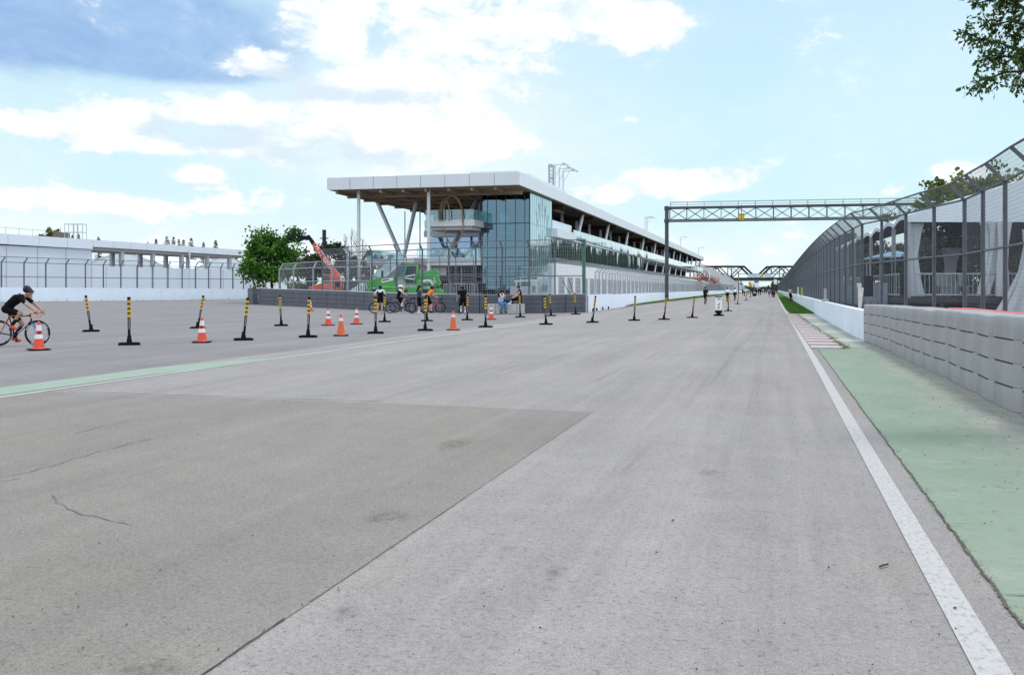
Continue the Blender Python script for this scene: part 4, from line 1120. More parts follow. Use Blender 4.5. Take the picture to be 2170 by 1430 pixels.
# cables looped over the balcony
b = MB(); c = Vector((-36.8, 109.9, 0))
def loop(x0, x1, ztop, zb0, zb1, y, r):
    pts = []
    for i in range(25):
        t = math.pi * i / 24
        pts.append((x0 + (x1 - x0) * (1 - math.cos(t)) / 2, y, (zb0 + (zb1 - zb0) * i / 24) + (ztop - zb0) * math.sin(t) ** .7))
    b.path(pts, r, 6)
loop(-37.6, -34.9, 12.6, 9.5, 8.9, 110.35, .07); loop(-37.3, -34.95, 12.4, 9.4, 9.3, 110.25, .06); loop(-37.7, -36.5, 12.0, 9.4, 9.4, 110.15, .06)
pts = []
for i in range(17):
    t = math.pi * i / 16; pts.append((-37.2 + 2.3 * i / 16, 110.3, 8.6 - 2.0 * math.sin(t) ** .8))
b.path(pts, .10, 6)
tag(b.build('cable_bundle', mat('ochre_conduit', (.23, .165, .075), .6, var=.3, scale=2)), 'loops of thick yellowish cable hanging over the balcony beside the glass tower', 'cable')
# lamp posts and a lattice mast on the roof
def lamp_mast(name, p, h, arm, label, group, double=False):
    root = empty(name, p, 0, label, 'floodlight', group)
    MB().tube((0, 0, 0), (0, 0, h), .16, .13, n=8).build('pole', M_COLW, root)
    b = MB(); b.beam((0, 0, h - .1), (arm, 0, h - .1), .2, .16); b.beam((0, 0, h - 1.8), (arm * .55, 0, h - .2), .08, .08); b.build('arm', M_COLW, root)
    b = MB(); b.box((arm - .5, -.4, h - .02), (arm - .05, .4, h + .14)); b.box((arm - .02, -.45, h - .28), (arm + .35, .45, h - .10)); b.build('lamp_head', M_COLW, root)
    return root
LG = 'floodlight masts standing on the pit building roof'
for i, (u, vt, lab) in enumerate([(1176, 348, 'leftmost floodlight mast of the nearest group on the roof'), (1185, 356, 'middle floodlight mast of the nearest group on the roof'), (1193, 361, 'right floodlight mast of the nearest group on the roof'),
                                  (1367, 459, 'left floodlight mast of the second group along the roof'), (1371, 461, 'right floodlight mast of the second group along the roof'), (1442, 502, 'single floodlight mast on the roof right of the gantry column'), (1480.5, 524, 'farthest floodlight mast near the end of the roof')]):
    d = 2110 * 29.5 / (.967 * (1640 - u)); p = W(u, d); top = Z(vt, d)
    lamp_mast('floodlight_mast', (p.x, p.y, RT - .06), top - RT + .06, 1.55 + (i % 3) * .15 if i < 5 else 1.9, lab, LG)
d = 2110 * 29 / (.967 * (1640 - 1168)); p = W(1168, d); h = Z(361, d) - RT
b = MB()
for (x, y) in ((-.3, -.3), (.3, -.3), (.3, .3), (-.3, .3)): b.tube((x, y, 0), (x, y, h), .045, n=5)
for i in range(6):
    z0, z1 = h * i / 6, h * (i + 1) / 6
    for (p0, p1) in (((-.3, -.3), (.3, -.3)), ((.3, -.3), (.3, .3)), ((.3, .3), (-.3, .3)), ((-.3, .3), (-.3, -.3))):
        b.tube((*p0, z0), (*p1, z1), .03, n=4); b.tube((*p1, z0), (*p0, z1), .03, n=4)
for z in (h * .33, h * .9): b.box((-.22, -.45, z), (.22, -.31, z + .4))
b.box((-.7, -.5, -.02), (.7, .5, .08))
tag(b.build('lattice_mast', M_STEELL, loc=(p.x, p.y, RT + .7 if p.y < 136 else RT - .04)), 'short dark lattice mast with two loudspeakers on the roof edge', 'mast')
# ------------------------------------------------------------------ delineator posts
M_YELB = mat('reflective_yellow', (.56, .345, .02), .5, col2=(.42, .25, .015), scale=14)
M_TEXTW = mat('faded_lettering', (.36, .36, .37), .7, col2=(.10, .10, .10), scale=26)
POST_H = 1.25
def make_bollard():
    root = empty('delineator_post')
    b = MB()
    b.prism([(-.285, .0), (.285, .0), (.275, .05), (.20, .062), (-.20, .062), (-.275, .05)], .30, org=(0, -.15, 0))
    b.build('base', M_BLACK, root, bevel=.012)
    MB().lathe([(.075, .058), (.07, .10), (.055, .17), (.052, .235), (.044, .245)], 14).build('socket', M_BLACK, root, smooth=True)
    pole = MB().lathe([(0, .10), (.040, .10), (.036, .36), (.040, .80), (.046, POST_H - .02), (.042, POST_H), (0, POST_H)], 14).build('pole', mat('black_plastic', (.007, .007, .008), .45, var=.3, scale=6), root, smooth=True)
    for k in range(4):
        z = POST_H - .085 - k * .122
        MB().lathe([(.0455, z - .078), (.0485, z - .076), (.0485, z - .002), (.0455, z)], 14).build('reflective_band', M_YELB, pole, smooth=True)
    MB().box((-.010, -.0445, .40), (.010, -.034, .74)).build('lettering_strip', M_TEXTW, pole)
    return root
BOLL = [(193, 703, 182, 625, 'striped post leaning left, leftmost of all, past the front cyclist'), (274, 731, 273, 629, 'nearest upright striped post, left of the front line of cones'),
        (419, 696, 431, 625, 'striped post leaning right, half hidden behind the red cone'), (516, 721, 525, 630, 'striped post leaning right, just right of the red and white cone'),
        (596, 691, 593, 625, 'striped post in front of the left end of the charcoal barrier'), (653, 715, 655, 629, 'upright striped post hiding a small red cone'),
        (796, 707, 796, 628, 'striped post in front of the standing rider in a white top'), (815, 683, 815, 625, 'striped post close behind the rider wearing white and black'),
        (901, 701, 902, 629, 'striped post in front of the rider in the orange jersey'), (905, 681, 904, 626, 'striped post almost hidden behind another, by the orange jersey'),
        (990, 679, 991, 625, 'striped post beside the rider in black pushing a bicycle'), (1029, 694, 1029, 626, 'striped post left of the red cone and the concrete blocks'),
        (1102.5, 673, 1101, 623, 'striped post in front of the man in black by the blocks'), (1157, 688.5, 1154, 626.5, 'striped post leaning left, nearer one of the pair right of the blocks'),
        (1167.6, 670, 1165, 623, 'striped post leaning left, farther one of the pair right of the blocks'), (1220, 667, 1218, 621, 'striped post near the right end of the charcoal barrier'),
        (1255.4, 684, 1262, 626.5, 'striped post leaning right before the white gate panels'), (1344, 680, 1346, 627, 'striped post standing before the start of the yellow grass strip'),
        (1407, 678, 1412, 627, 'striped post leaning right below the gantry column'), (1467, 674, 1471, 628, 'striped post between the gantry column and the lone dark cyclist'),
        (1543, 660, 1544, 626, 'striped post right behind the white notice stand'), (1563, 645.5, 1565, 620, 'striped post right of the two cyclists in white tops'),
        (1581, 637, 1582, 617, 'small striped post far down the track, past the white tops'), (1590, 631, 1591, 615.5, 'second farthest striped post, in front of the far riders'), (1596, 628, 1597, 615, 'farthest striped post along the track')]
proto = make_bollard(); rnd = random.Random(21)
for i, (u, v, ut, vt, lab) in enumerate(BOLL):
    o = proto if i == 0 else copy_tree(proto)
    p = G(u, v - .8); d = FPX * CAMH / (v - .8 - HOR)
    o.location = p
    face = math.atan2(-p.x, p.y)
    o.rotation_euler = (0, 0, face + rnd.uniform(-.12, .12))
    hz = max(.85, min(1.2, Z(vt, d) / POST_H)); o.scale = (1, 1, hz)
    lean = math.atan2((ut - u) / FPX * d, POST_H * hz)
    for ch in o.children:
        if ch.name.startswith('pole'): ch.rotation_euler = (rnd.uniform(-.02, .02), lean, 0)
    tag(o, lab, 'bollard', 'black and yellow posts dividing the track')
# ------------------------------------------------------------------ cones
M_CONER = mat('cone_red_orange', (.62, .040, .006), .5, col2=(.50, .05, .015), scale=7)
M_CONEO = mat('cone_orange', (.55, .085, .010), .5, col2=(.44, .09, .022), scale=6)
M_CONEW = mat('cone_white_band', (.66, .66, .68), .45, col2=(.50, .50, .52), scale=9)
def cone_r(z): return .138 + (.034 - .138) * (z - .03) / .67
def make_cone(kind):
    root = empty('traffic_cone')
    body = M_CONER if kind == 'A' else M_CONEO
    b = MB(); b.box((-.235, -.235, 0), (.235, .235, .028)); b.build('base', M_BLACK, root, bevel=.01)
    sh = MB().lathe([(cone_r(.03) + .02, .028), (cone_r(.05) + .006, .05), (cone_r(.06), .07), (cone_r(.35), .35), (cone_r(.69), .68), (.028, .70), (.016, .705)], 24).build('cone_body', body, root, smooth=True)
    bands = [(.475, .615), (.275, .385)] if kind == 'A' else [(.475, .575)]
    for z0, z1 in bands:
        MB().lathe([(cone_r(z0) + .001, z0), (cone_r(z0) + .004, z0 + .002), (cone_r(z1) + .004, z1 - .002), (cone_r(z1) + .001, z1)], 24).build('reflective_band', M_CONEW, sh, smooth=True)
    if kind == 'A':
        b = MB()
        for (a, z, w, h) in ((-.42, .432, .03, .035), (-.05, .425, .05, .04), (.40, .436, .03, .03)):
            r = cone_r(z) + .003; b.obox((r * math.sin(a), -r * math.cos(a), z), Vector((math.cos(a), math.sin(a), 0)) * w / 2, Vector((math.sin(a), -math.cos(a), 0)) * .003, (0, 0, h / 2))
        b.build('stencil', mat('stencil_black', (.03, .02, .02), .7), sh)
    return root
CONES = [(82, 742, 'A', 'nearest red cone with two white bands, in front of the cyclist'), (428, 726, 'A', 'red cone with two white bands beside a post leaning right'), (695.4, 690, 'A', 'red cone with two white bands, left of the plain orange cone'),
         (755.5, 687.5, 'A', 'red cone with two white bands, rightmost of the three left cones'), (658, 659.5, 'A', 'small distant red cone peeking out from behind a striped post'), (1041, 677.5, 'A', 'red cone with two white bands before the concrete blocks'),
         (722.5, 712, 'B', 'orange cone with one white band between two red and white cones'), (960.5, 700, 'B', 'orange cone with one white band near the long white line')]
pa, pb_ = make_cone('A'), make_cone('B'); used = set()
for (u, v, k, lab) in CONES:
    pr = pa if k == 'A' else pb_
    o = pr if k not in used else copy_tree(pr); used.add(k)
    p = G(u, v - 1.0); o.location = p; o.rotation_euler = (0, 0, math.atan2(-p.x, p.y) + rnd.uniform(-.35, .35))
    tag(o, lab, 'traffic cone', 'traffic cones among the striped posts')
# ------------------------------------------------------------------ notice stand
p = G(1523, 669); root = empty('notice_stand', p, math.atan2(-p.x, p.y), 'white narrow notice stand with black marks on a black weighted base', 'sign')
b = MB(); b.prism([(-.30, 0), (.30, 0), (.26, .08), (.12, .10), (.12, .16), (.20, .17), (.20, .30), (-.20, .30), (-.20, .17), (-.12, .16), (-.12, .10), (-.26, .08)], .28, org=(0, -.14, 0)); b.build('base', M_BLACK, root, bevel=.008)
pn = MB().box((-.185, -.035, .305), (.185, .005, 1.09)).build('sign_panel', mat('sign_white', (.74, .75, .77), .5, var=.06, scale=3), root, bevel=.01)
b = MB(); b.box((-.195, -.045, 1.05), (.195, .012, 1.105)); b.build('top_rail', M_BLACK, root)
b = MB(); f = -.041
b.box((-.09, f, .95), (.10, -.0352, .985)); b.box((.06, f, .88), (.10, -.0352, .949)); b.box((-.06, f, .90), (.03, -.0352, .915))
b.prism([(-.03, .66), (.09, .66), (.02, .60), (-.08, .62)], .005, org=(0, f, 0)); b.prism([(.02, .68), (.05, .75), (.08, .68)], .005, org=(0, f, 0))
b.prism([(-.05, .50), (.03, .54), (.05, .44), (.0, .42)], .005, org=(0, f, 0)); b.box((-.12, f, .38), (-.06, -.0352, .41))
b.build('symbol', mat('ink_black', (.02, .02, .022), .6), pn)
# ------------------------------------------------------------------ concrete blocks
M_BLK = mat('cast_concrete', (.40, .395, .375), .9, col2=(.31, .305, .285), scale=2.4, detail=9, bump=.2, bscale=25)
labs = ['leftmost pale concrete block, behind the red cone', 'pale concrete block the woman in jeans sits on', 'pale concrete block between the seated woman and the standing man', 'rightmost pale concrete block, behind the man in black']
for i, (u0, u1) in enumerate([(1033, 1050), (1050.5, 1073), (1073.6, 1095), (1095.6, 1112)]):
    a, c = G(u0, 665.2), G(u1, 665.2); L_ = (c - a).length
    b = MB(); b.box((0, 0, 0), (L_, .62, .60)); o = b.build('concrete_block', M_BLK, loc=a, bevel=.025); o.rotation_euler = (0, 0, math.atan2((c - a).y, (c - a).x))
    tag(o, labs[i], 'block', 'concrete blocks along the charcoal barrier')
# ------------------------------------------------------------------ gantry
A_, B_ = W(1413, 133), W(1900, 127.2)
gd = (B_ - A_); gd.normalize(); gl_ = 41.0
root = empty('gantry', A_, math.atan2(gd.y, gd.x), 'dark steel lattice gantry spanning the whole track on a thick column', 'gantry')
zt, zb = Z(441, 133), Z(468, 133)
M_GANT = mat('gantry_steel', (.085, .088, .095), .55, metal=.3, var=.3, scale=1.2)
M_GANTL = mat('gantry_chord', (.15, .155, .165), .5, metal=.3, var=.25, scale=1.0)
for x in (0, gl_):
    b = MB(); b.box((x - .24, -.28, 0), (x + .24, .28, zt + .25)); b.box((x - .32, -.36, zt - .28), (x + .32, .36, zt + .18)); b.box((x - .34, -.38, zb - .22), (x + .34, .38, zb + .22)); b.box((x - .4, -.45, 0), (x + .4, .45, .1))
    b.build('column', M_GANT, root)
tr = empty('truss'); tr.parent = root
for y in (-.55, .55):
    MB().box((.33, y - .11, zt - .13), (gl_ - .33, y + .11, zt + .13)).build('top_chord', M_GANT, tr)
    MB().box((.33, y - .13, zb - .16), (gl_ - .33, y + .13, zb + .16)).build('bottom_chord', M_GANTL, tr)
    b = MB(); n = 18; sx = (gl_ - .8) / n
    for i in range(n + 1):
        x = .4 + sx * i; b.tube((x, y, zb + .1), (x, y, zt - .1), .045, n=6)
        if i < n:
            b.tube((x, y, zb + .14), (x + sx, y, zt - .11), .028, n=5); b.tube((x, y, zt - .11), (x + sx, y, zb + .14), .028, n=5)
    b.build('lattice', M_GANT, tr)
b = MB()
for i in range(37): b.box((.5 + i * 1.1, -.44, zb - .06), (.9 + i * 1.1, .44, zb + .02))
b.build('walkway', M_GANTL, tr)
b = MB()
for y in (-.5, .5):
    b.tube((.5, y, zt + .75), (gl_ - .5, y, zt + .75), .022, n=5); b.tube((.5, y, zt + .42), (gl_ - .5, y, zt + .42), .014, n=5)
    for i in range(19): b.tube((.5 + i * 2.2, y, zt + .1), (.5 + i * 2.2, y, zt + .75), .02, n=5)
b.build('handrail', M_GANT, tr)
xs = (W(1571, 131) - A_).length
b = MB(); b.box((xs - .38, -.95, zb + .05), (xs + .38, -.72, zb + .78)); b.box((xs - .3, -.73, zb - .12), (xs + .3, -.6, zb + .05))
sg = b.build('sign_box', mat('sign_yellow', (.62, .40, .03), .5, var=.2, scale=3), root)
b = MB()
for k in (-.2, 0, .2): b.box((xs + k - .05, -.956, zb + .45), (xs + k + .05, -.951, zb + .66))
b.box((xs - .08, -.956, zb + .15), (xs + .08, -.951, zb + .3)); b.build('symbol', M_STEELD, sg)
MB().tube((xs, -.84, zb + .78), (xs, -.84, zt + .2), .04).build('hanger', M_GANT, root)
# ------------------------------------------------------------------ green rotating telehandler
M_GRN = mat('machine_green', (.035, .30, .022), .4, col2=(.025, .22, .02), scale=1.5)
M_GRNL = mat('machine_light_green', (.16, .50, .10), .35, var=.15, scale=1.5)
M_MBLK = mat('machine_black', (.010, .010, .012), .5, var=.3, scale=3)
M_CABG = mat('cab_glass', (.012, .016, .026), .12, spec=.25)
M_CABB = mat('cab_glass_blue', (.06, .09, .15), .1, spec=.5)
M_WHT = mat('white_decal', (.72, .72, .74), .5)
D8 = 80.0; org = W(856, D8)
gm = empty('telehandler', org, YAW, 'bright green rotating telehandler with a black glazed cab, parked behind the barrier', 'construction vehicle')
def gx(u): return (u - 856) / FPX * D8
def gz(v): return Z(v, D8)
def gpoly(pts, y0, dep, name, m, par=gm, bev=.03):
    b = MB(); b.prism([(gx(u), gz(v)) for u, v in pts], dep, org=(0, y0, 0)); return b.build(name, m, par, bevel=bev)
def gzm(zx, zy): return (760 + zx / 10.85, 560 + zy / 10.85)
ch = gpoly([gzm(*q) for q in [(180, 560), (500, 545), (840, 535), (1480, 545), (1850, 560), (1925, 610), (1920, 800), (180, 800)]], -.2, 2.2, 'chassis', M_GRN)
b = MB()
for (a, c) in ((890, 1130), (1480, 1760), (300, 480)): b.box((gx(gzm(a, 0)[0]), -.215, gz(gzm(0, 690)[1])), (gx(gzm(c, 0)[0]), -.203, gz(gzm(0, 575)[1])))
b.build('side_hatch', M_MBLK, ch)
gpoly([gzm(*q) for q in [(560, 500), (850, 515), (1150, 520), (1150, 545), (560, 540)]], -.25, 2.3, 'deck_plate', M_GRNL)
bm_ = gpoly([gzm(*q) for q in [(190, 395), (310, 345), (520, 300), (800, 285), (830, 310), (830, 500), (560, 520), (310, 530), (190, 520)]], .2, 1.3, 'engine_hood', M_GRN)
gpoly([gzm(*q) for q in [(520, 345), (790, 295), (790, 365), (525, 425)]], .185, .012, 'grille', M_WHT, bm_, 0)
gpoly([gzm(*q) for q in [(535, 360), (700, 330), (700, 352), (540, 392)]], .176, .008, 'lettering', M_MBLK, bm_, 0)
cabp = gpoly([gzm(*q) for q in [(905, 20), (1340, 20), (1352, 60), (1330, 300), (1290, 440), (1250, 470), (1090, 465), (1040, 400), (1010, 300), (810, 290), (830, 200)]], -.15, 1.2, 'cab', M_GRN)
gpoly([gzm(*q) for q in [(1120, 50), (1310, 45), (1325, 80), (1305, 300), (1270, 425), (1110, 430), (1070, 370), (1060, 250)]], -.165, .012, 'door_glass', M_CABG, cabp, 0)
gpoly([gzm(*q) for q in [(920, 40), (1085, 40), (1020, 270), (840, 270), (850, 210)]], -.165, .012, 'windscreen', M_CABB, cabp, 0)
wf = MB(); outer = [gzm(*q) for q in [(1065, 285), (1300, 235), (1280, 345), (1080, 320)]]
for i in range(4):
    (u0, v0), (u1, v1) = outer[i], outer[(i + 1) % 4]; wf.beam((gx(u0), -.18, gz(v0)), (gx(u1), -.18, gz(v1)), .03, .075, (0, 0, 1))
wf.build('door_frame', M_WHT, cabp)
MB().box((gx(840), .1, gz(560.8)), (gx(882), .9, gz(560.2))).build('roof_rack', M_MBLK, cabp)
MB().tube((gx(881.5), .4, gz(560)), (gx(881.5), .4, gz(557)), .09).build('beacon', mat('amber', (.55, .12, .02), .4), cabp)
gpoly([gzm(*q) for q in [(1330, 360), (1660, 350), (1740, 480), (1760, 520), (1330, 520)]], -.1, 2.0, 'counterweight', M_GRN)
bo = gpoly([gzm(*q) for q in [(1340, 215), (1480, 195), (1590, 140), (1700, 125), (1820, 140), (1830, 330), (1880, 430), (1840, 500), (1740, 470), (1660, 345), (1340, 345)]], .5, .7, 'boom', M_GRN)
gpoly([gzm(*q) for q in [(1480, 360), (1650, 350), (1720, 475), (1690, 475), (1640, 385), (1480, 390)]], -.112, .011, 'decal', M_WHT, bo, 0)
gpoly([gzm(*q) for q in [(1480, 393), (1630, 390), (1680, 475), (1480, 475)]], -.112, .011, 'dark_panel', mat('panel_dark', (.03, .035, .05), .4), bo, 0)
gpoly([gzm(*q) for q in [(1700, 280), (1825, 262), (1825, 275), (1730, 292), (1750, 345), (1740, 350)]], .49, .009, 'decal', M_WHT, bo, 0)
text_mesh('lettering', 'ROTO', .36, M_WHT, bo, frame_matrix((gx(897), -.118, gz(600.2)), (1, 0, 0), (0, 0, 1)))
MB().tube((gx(806), 1.2, gz(606)), (gx(806), 1.2, gz(573)), .09, n=10).build('exhaust', M_MBLK, gm)
for u in (793, 918):
    for y in (.0, 2.0):
        w = MB().tube((gx(u), y - .2, .62), (gx(u), y + .2, .62), .62, n=24).build('wheel', M_BLACK, gm, bevel=.05); MB().tube((gx(u), y - .215, .62), (gx(u), y + .215, .62), .33, n=16).build('rim', M_GRNL, w)
# ------------------------------------------------------------------ orange telehandler, boom raised
M_ORG = mat('machine_orange', (.54, .075, .014), .45, col2=(.42, .065, .02), scale=1.5)
D9 = 97.0; org = W(690, D9)
om = empty('telehandler', org, YAW, 'orange telehandler with its long lettered boom raised and forks tilted up', 'construction vehicle')
def ox(u): return (u - 690) / FPX * D9
def oz(v): return Z(v, D9)
def ozm(zx, zy): return (600 + zx / 8.41, 470 + zy / 8.41)
def opoly(pts, y0, dep, name, m, par=om, bev=.03):
    b = MB(); b.prism([(ox(u), oz(v)) for u, v in pts], dep, org=(0, y0, 0)); return b.build(name, m, par, bevel=bev)
bo = opoly([ozm(*q) for q in [(508, 410), (540, 355), (580, 400), (870, 790), (960, 900), (930, 950), (830, 870), (660, 660)]], .3, .55, 'boom', M_ORG)
opoly([ozm(*q) for q in [(505, 425), (530, 440), (655, 660), (640, 640)]], .42, .3, 'boom_cable_tray', M_MBLK, bo, 0)
opoly([ozm(*q) for q in [(345, 265), (440, 225), (535, 345), (505, 420), (440, 320), (380, 325), (340, 300)]], .35, .45, 'boom_head', M_MBLK)
a, c = Vector((ox(ozm(578, 447)[0]), .285, oz(ozm(578, 447)[1]))), Vector((ox(ozm(735, 690)[0]), .285, oz(ozm(735, 690)[1])))
dd = (c - a).normalized(); text_mesh('lettering', 'MANULIFT', .50, M_WHT, bo, frame_matrix(a - Vector((dd.z, 0, -dd.x)) * -.10 + dd * -.1, dd, Vector((-dd.z, 0, dd.x))))
b = MB()
for k, (p0, p1) in enumerate((((70, 190), (195, 350)), ((125, 190), (240, 350)))):
    (u0, v0), (u1, v1) = ozm(*p0), ozm(*p1); b.beam((ox(u0), .2 + k * .6, oz(v0)), (ox(u1), .2 + k * .6, oz(v1)), .2, .17); b.beam((ox(u1), .2 + k * .6, oz(v1)), (ox(ozm(350, 0)[0]), .2 + k * .6, oz(ozm(0, 300)[1])), .12, .12)
b.build('fork', M_MBLK, om)
b = MB()
fr = [ozm(*q) for q in [(215, 250), (250, 195), (390, 188), (360, 250)]]
for i in range(4):
    (u0, v0), (u1, v1) = fr[i], fr[(i + 1) % 4]; b.beam((ox(u0), .5, oz(v0)), (ox(u1), .5, oz(v1)), .08, .07)
for k in range(1, 6):
    t = k / 6; b.beam((ox(fr[0][0] + (fr[3][0] - fr[0][0]) * t), .5, oz(fr[0][1])), (ox(fr[1][0] + (fr[2][0] - fr[1][0]) * t), .5, oz(fr[1][1] + (fr[2][1] - fr[1][1]) * t)), .06, .05)
(u0, v0), (u1, v1) = ozm(230, 275), ozm(350, 275); b.beam((ox(u0), .5, oz(v0)), (ox(u1), .5, oz(v1)), .3, .3)
b.build('fork_carriage', M_MBLK, om)
cb = opoly([ozm(*q) for q in [(700, 935), (850, 935), (850, 1200), (690, 1200), (690, 1090)]], -.2, 1.0, 'cab', M_ORG)
opoly([ozm(*q) for q in [(712, 960), (835, 960), (835, 1085), (705, 1085)]], -.215, .012, 'window', M_CABG, cb, 0)
opoly([ozm(*q) for q in [(840, 900), (930, 880), (970, 960), (960, 1080), (850, 1080)]], .2, 1.6, 'tower', M_ORG)
opoly([ozm(*q) for q in [(690, 1090), (1010, 1030), (1020, 1160), (1000, 1230), (560, 1240), (450, 1190), (460, 1160), (640, 1105)]], -.1, 2.2, 'chassis', M_ORG)
opoly([ozm(*q) for q in [(935, 1040), (1025, 1040), (1025, 1160), (940, 1160)]], -.13, .02, 'engine_grille', M_MBLK)
for u in (668, 716):
    for y in (.0, 2.0):
        w = MB().tube((ox(u), y - .2, .65), (ox(u), y + .2, .65), .65, n=24).build('wheel', M_BLACK, om, bevel=.05); MB().tube((ox(u), y - .215, .65), (ox(u), y + .215, .65), .34, n=16).build('rim', M_ORG, w)
# ------------------------------------------------------------------ other things behind the barrier
p = W(745, 95); root = empty('boom_lift', p, YAW, 'white boom lift with black lettering, folded low behind the fence', 'construction vehicle')
b = MB(); b.prism([(-.3, .9), (1.1, 1.0), (1.1, 2.0), (.95, 2.15), (.3, 1.7), (-.3, 1.35)], .7, org=(0, 0, 0)); bx = b.build('boom', mat('lift_white', (.62, .61, .58), .5, var=.15, scale=2), root, bevel=.02)
MB().box((-.9, -.2, .3), (1.5, 1.2, .9)).build('chassis', M_STEELD, root, bevel=.03)
text_mesh('lettering', 'JLG', .55, M_MBLK, bx, frame_matrix((1.02, -.008, 1.0), (0, 0, 1), (-1, 0, 0)))
for x in (-.6, 1.2):
    MB().tube((x, -.25, .35), (x, 1.25, .35), .35, n=18).build('wheel', M_BLACK, root)
def guard(u0, u1, d, h, lab, n=9, z0=0, m=None, group=None):
    a, c = W(u0, d), W(u1, d); L_ = (c - a).length; b = MB()
    for z in (z0 + .15, z0 + h): b.tube((0, 0, z), (L_, 0, z), .028, n=6)
    for i in range(n): b.tube((L_ * i / (n - 1), 0, z0 + (.0 if i in (0, n - 1) else .15)), (L_ * i / (n - 1), 0, z0 + h), .024, n=5)
    o = b.build('guard_rail', m or M_STEELD, loc=a); o.rotation_euler = (0, 0, math.atan2((c - a).y, (c - a).x)); tag(o, lab, 'railing', group); return o
guard(706, 780, 84, 2.1, 'dark steel guard rail between the orange and green machines', 16)
GH = 'grey steel gates under the terrace'
for u0, u1, lab in ((940, 958, 'left grey steel gate frame in front of the dark openings'), (962, 990, 'middle grey steel gate frame in front of the dark openings'), (995, 1012, 'right grey steel gate frame left of the glass tower')):
    guard(u0, u1, 96, 2.0, lab, 6, m=M_STEELL, group=GH)
p = W(1081, 78); b = MB(); b.box((0, 0, 0), (1.75, .9, 1.72)); b.box((-.02, -.02, 1.0), (.6, -.001, 1.05)); b.box((.62, -.012, .2), (.64, .0, 1.6))
o = b.build('site_cabinet', mat('cabinet_grey', (.30, .31, .33), .6, var=.15, scale=2), loc=p, bevel=.02); o.rotation_euler.z = YAW; tag(o, 'grey metal site cabinet behind the barrier, above the seated woman', 'cabinet')
p = W(1090, 80); b = MB(); b.beam((0, 0, 2.15), (2.2, 0, 2.25), .12, .14); b.box((1.72, -.08, 0), (1.88, .08, 2.15)); b.box((1.85, -.1, 2.3), (2.25, .1, 2.5)); b.beam((1.9, 0, 1.0), (2.15, 0, 2.2), .05, .05); b.box((.1, -.05, 0), (.2, .05, 2.1))
o = b.build('lifting_rig', mat('frame_beige', (.50, .47, .40), .6, var=.2, scale=3), loc=p); o.rotation_euler.z = YAW; tag(o, 'beige steel lifting frame beside the grey cabinet', 'lifting rig')
p = W(1103, 86); root = empty('access_ramp', p, YAW, 'galvanised steel access platform with slatted rail left of the white garages', 'platform')
b = MB()
for x in (0, .9, 1.8, 2.6): b.tube((x, 0, 0), (x, 0, 2.6), .04, n=6); b.tube((x, 1.0, 0), (x, 1.0, 2.6), .04, n=6)
b.box((-.3, -.05, 2.55), (2.9, 1.1, 2.65)); b.build('frame', M_STEELL, root)
b = MB()
for i in range(19): b.beam((.1 + i * .14, 0, 2.66), (.22 + i * .14, 0, 3.4), .03, .04)
b.beam((.1, 0, 3.42), (2.75, 0, 3.42), .05, .05); b.build('slatted_rail', M_STEELL, root)
for k, (u0, v0, u1, v1) in enumerate(((1192, 594, 1218, 622), (1205, 590, 1222, 622))):
    a, c = W(u0, 88), W(u1, 88); a.z, c.z = Z(v0, 88), Z(v1, 88) - .6
    tag(MB().path([a, a.lerp(c, .5) - Vector((0, 0, .12)), c], .03, 5).build('brace_cable', M_STEELD), ('left' if k == 0 else 'right') + ' dark cable slanting down in front of the white garage doors', 'cable', 'cables in front of the garages')
# far lifts at the end of the building
M_LIFT = mat('lift_red', (.42, .06, .03), .5, var=.2, scale=2)
for u, v0, v1, lab in ((1482.5, 580, 592, 'red scissor lift low at the end of the pit building'), (1510, 576, 597, 'red boom platform in front of the grandstand')):
    d = 300.0; p = W(u, d); root = empty('work_lift', p, YAW, lab, 'lift', 'red lifts by the grandstand'); k = d / FPX
    zt_, zb_ = Z(v0, d), Z(v1, d)
    b = MB(); wd = 1.5 if u < 1500 else 1.8
    b.box((-wd, -.8, zb_), (wd, .8, zb_ + .25))
    for x in (-wd, -wd / 3, wd / 3, wd):
        for y in (-.8, .8): b.tube((x, y, zb_), (x, y, zb_ + 1.3), .06, n=5)
    for z in (.7, 1.3): b.box((-wd, -.83, zb_ + z), (wd, -.77, zb_ + z + .1)); b.box((-wd, .77, zb_ + z), (wd, .83, zb_ + z + .1))
    b.build('basket', M_LIFT, root)
    b = MB()
    for i in range(5):
        z0, z1 = zb_ * i / 5, zb_ * (i + 1) / 5
        for y in (-.6, .6): b.beam((-1.1, y, z0), (1.1, y, z1), .14, .14); b.beam((1.1, y, z0), (-1.1, y, z1), .14, .14)
    b.build('scissor', M_LIFT, root); MB().box((-1.4, -.9, .2), (1.4, .9, .7)).build('chassis', M_STEELD, root)
    if u > 1500: b = MB(); b.tube((-1.0, 0, zb_), (-.9, 0, zt_ + .6), .2, n=8); b.build('mast', M_WHT, root)
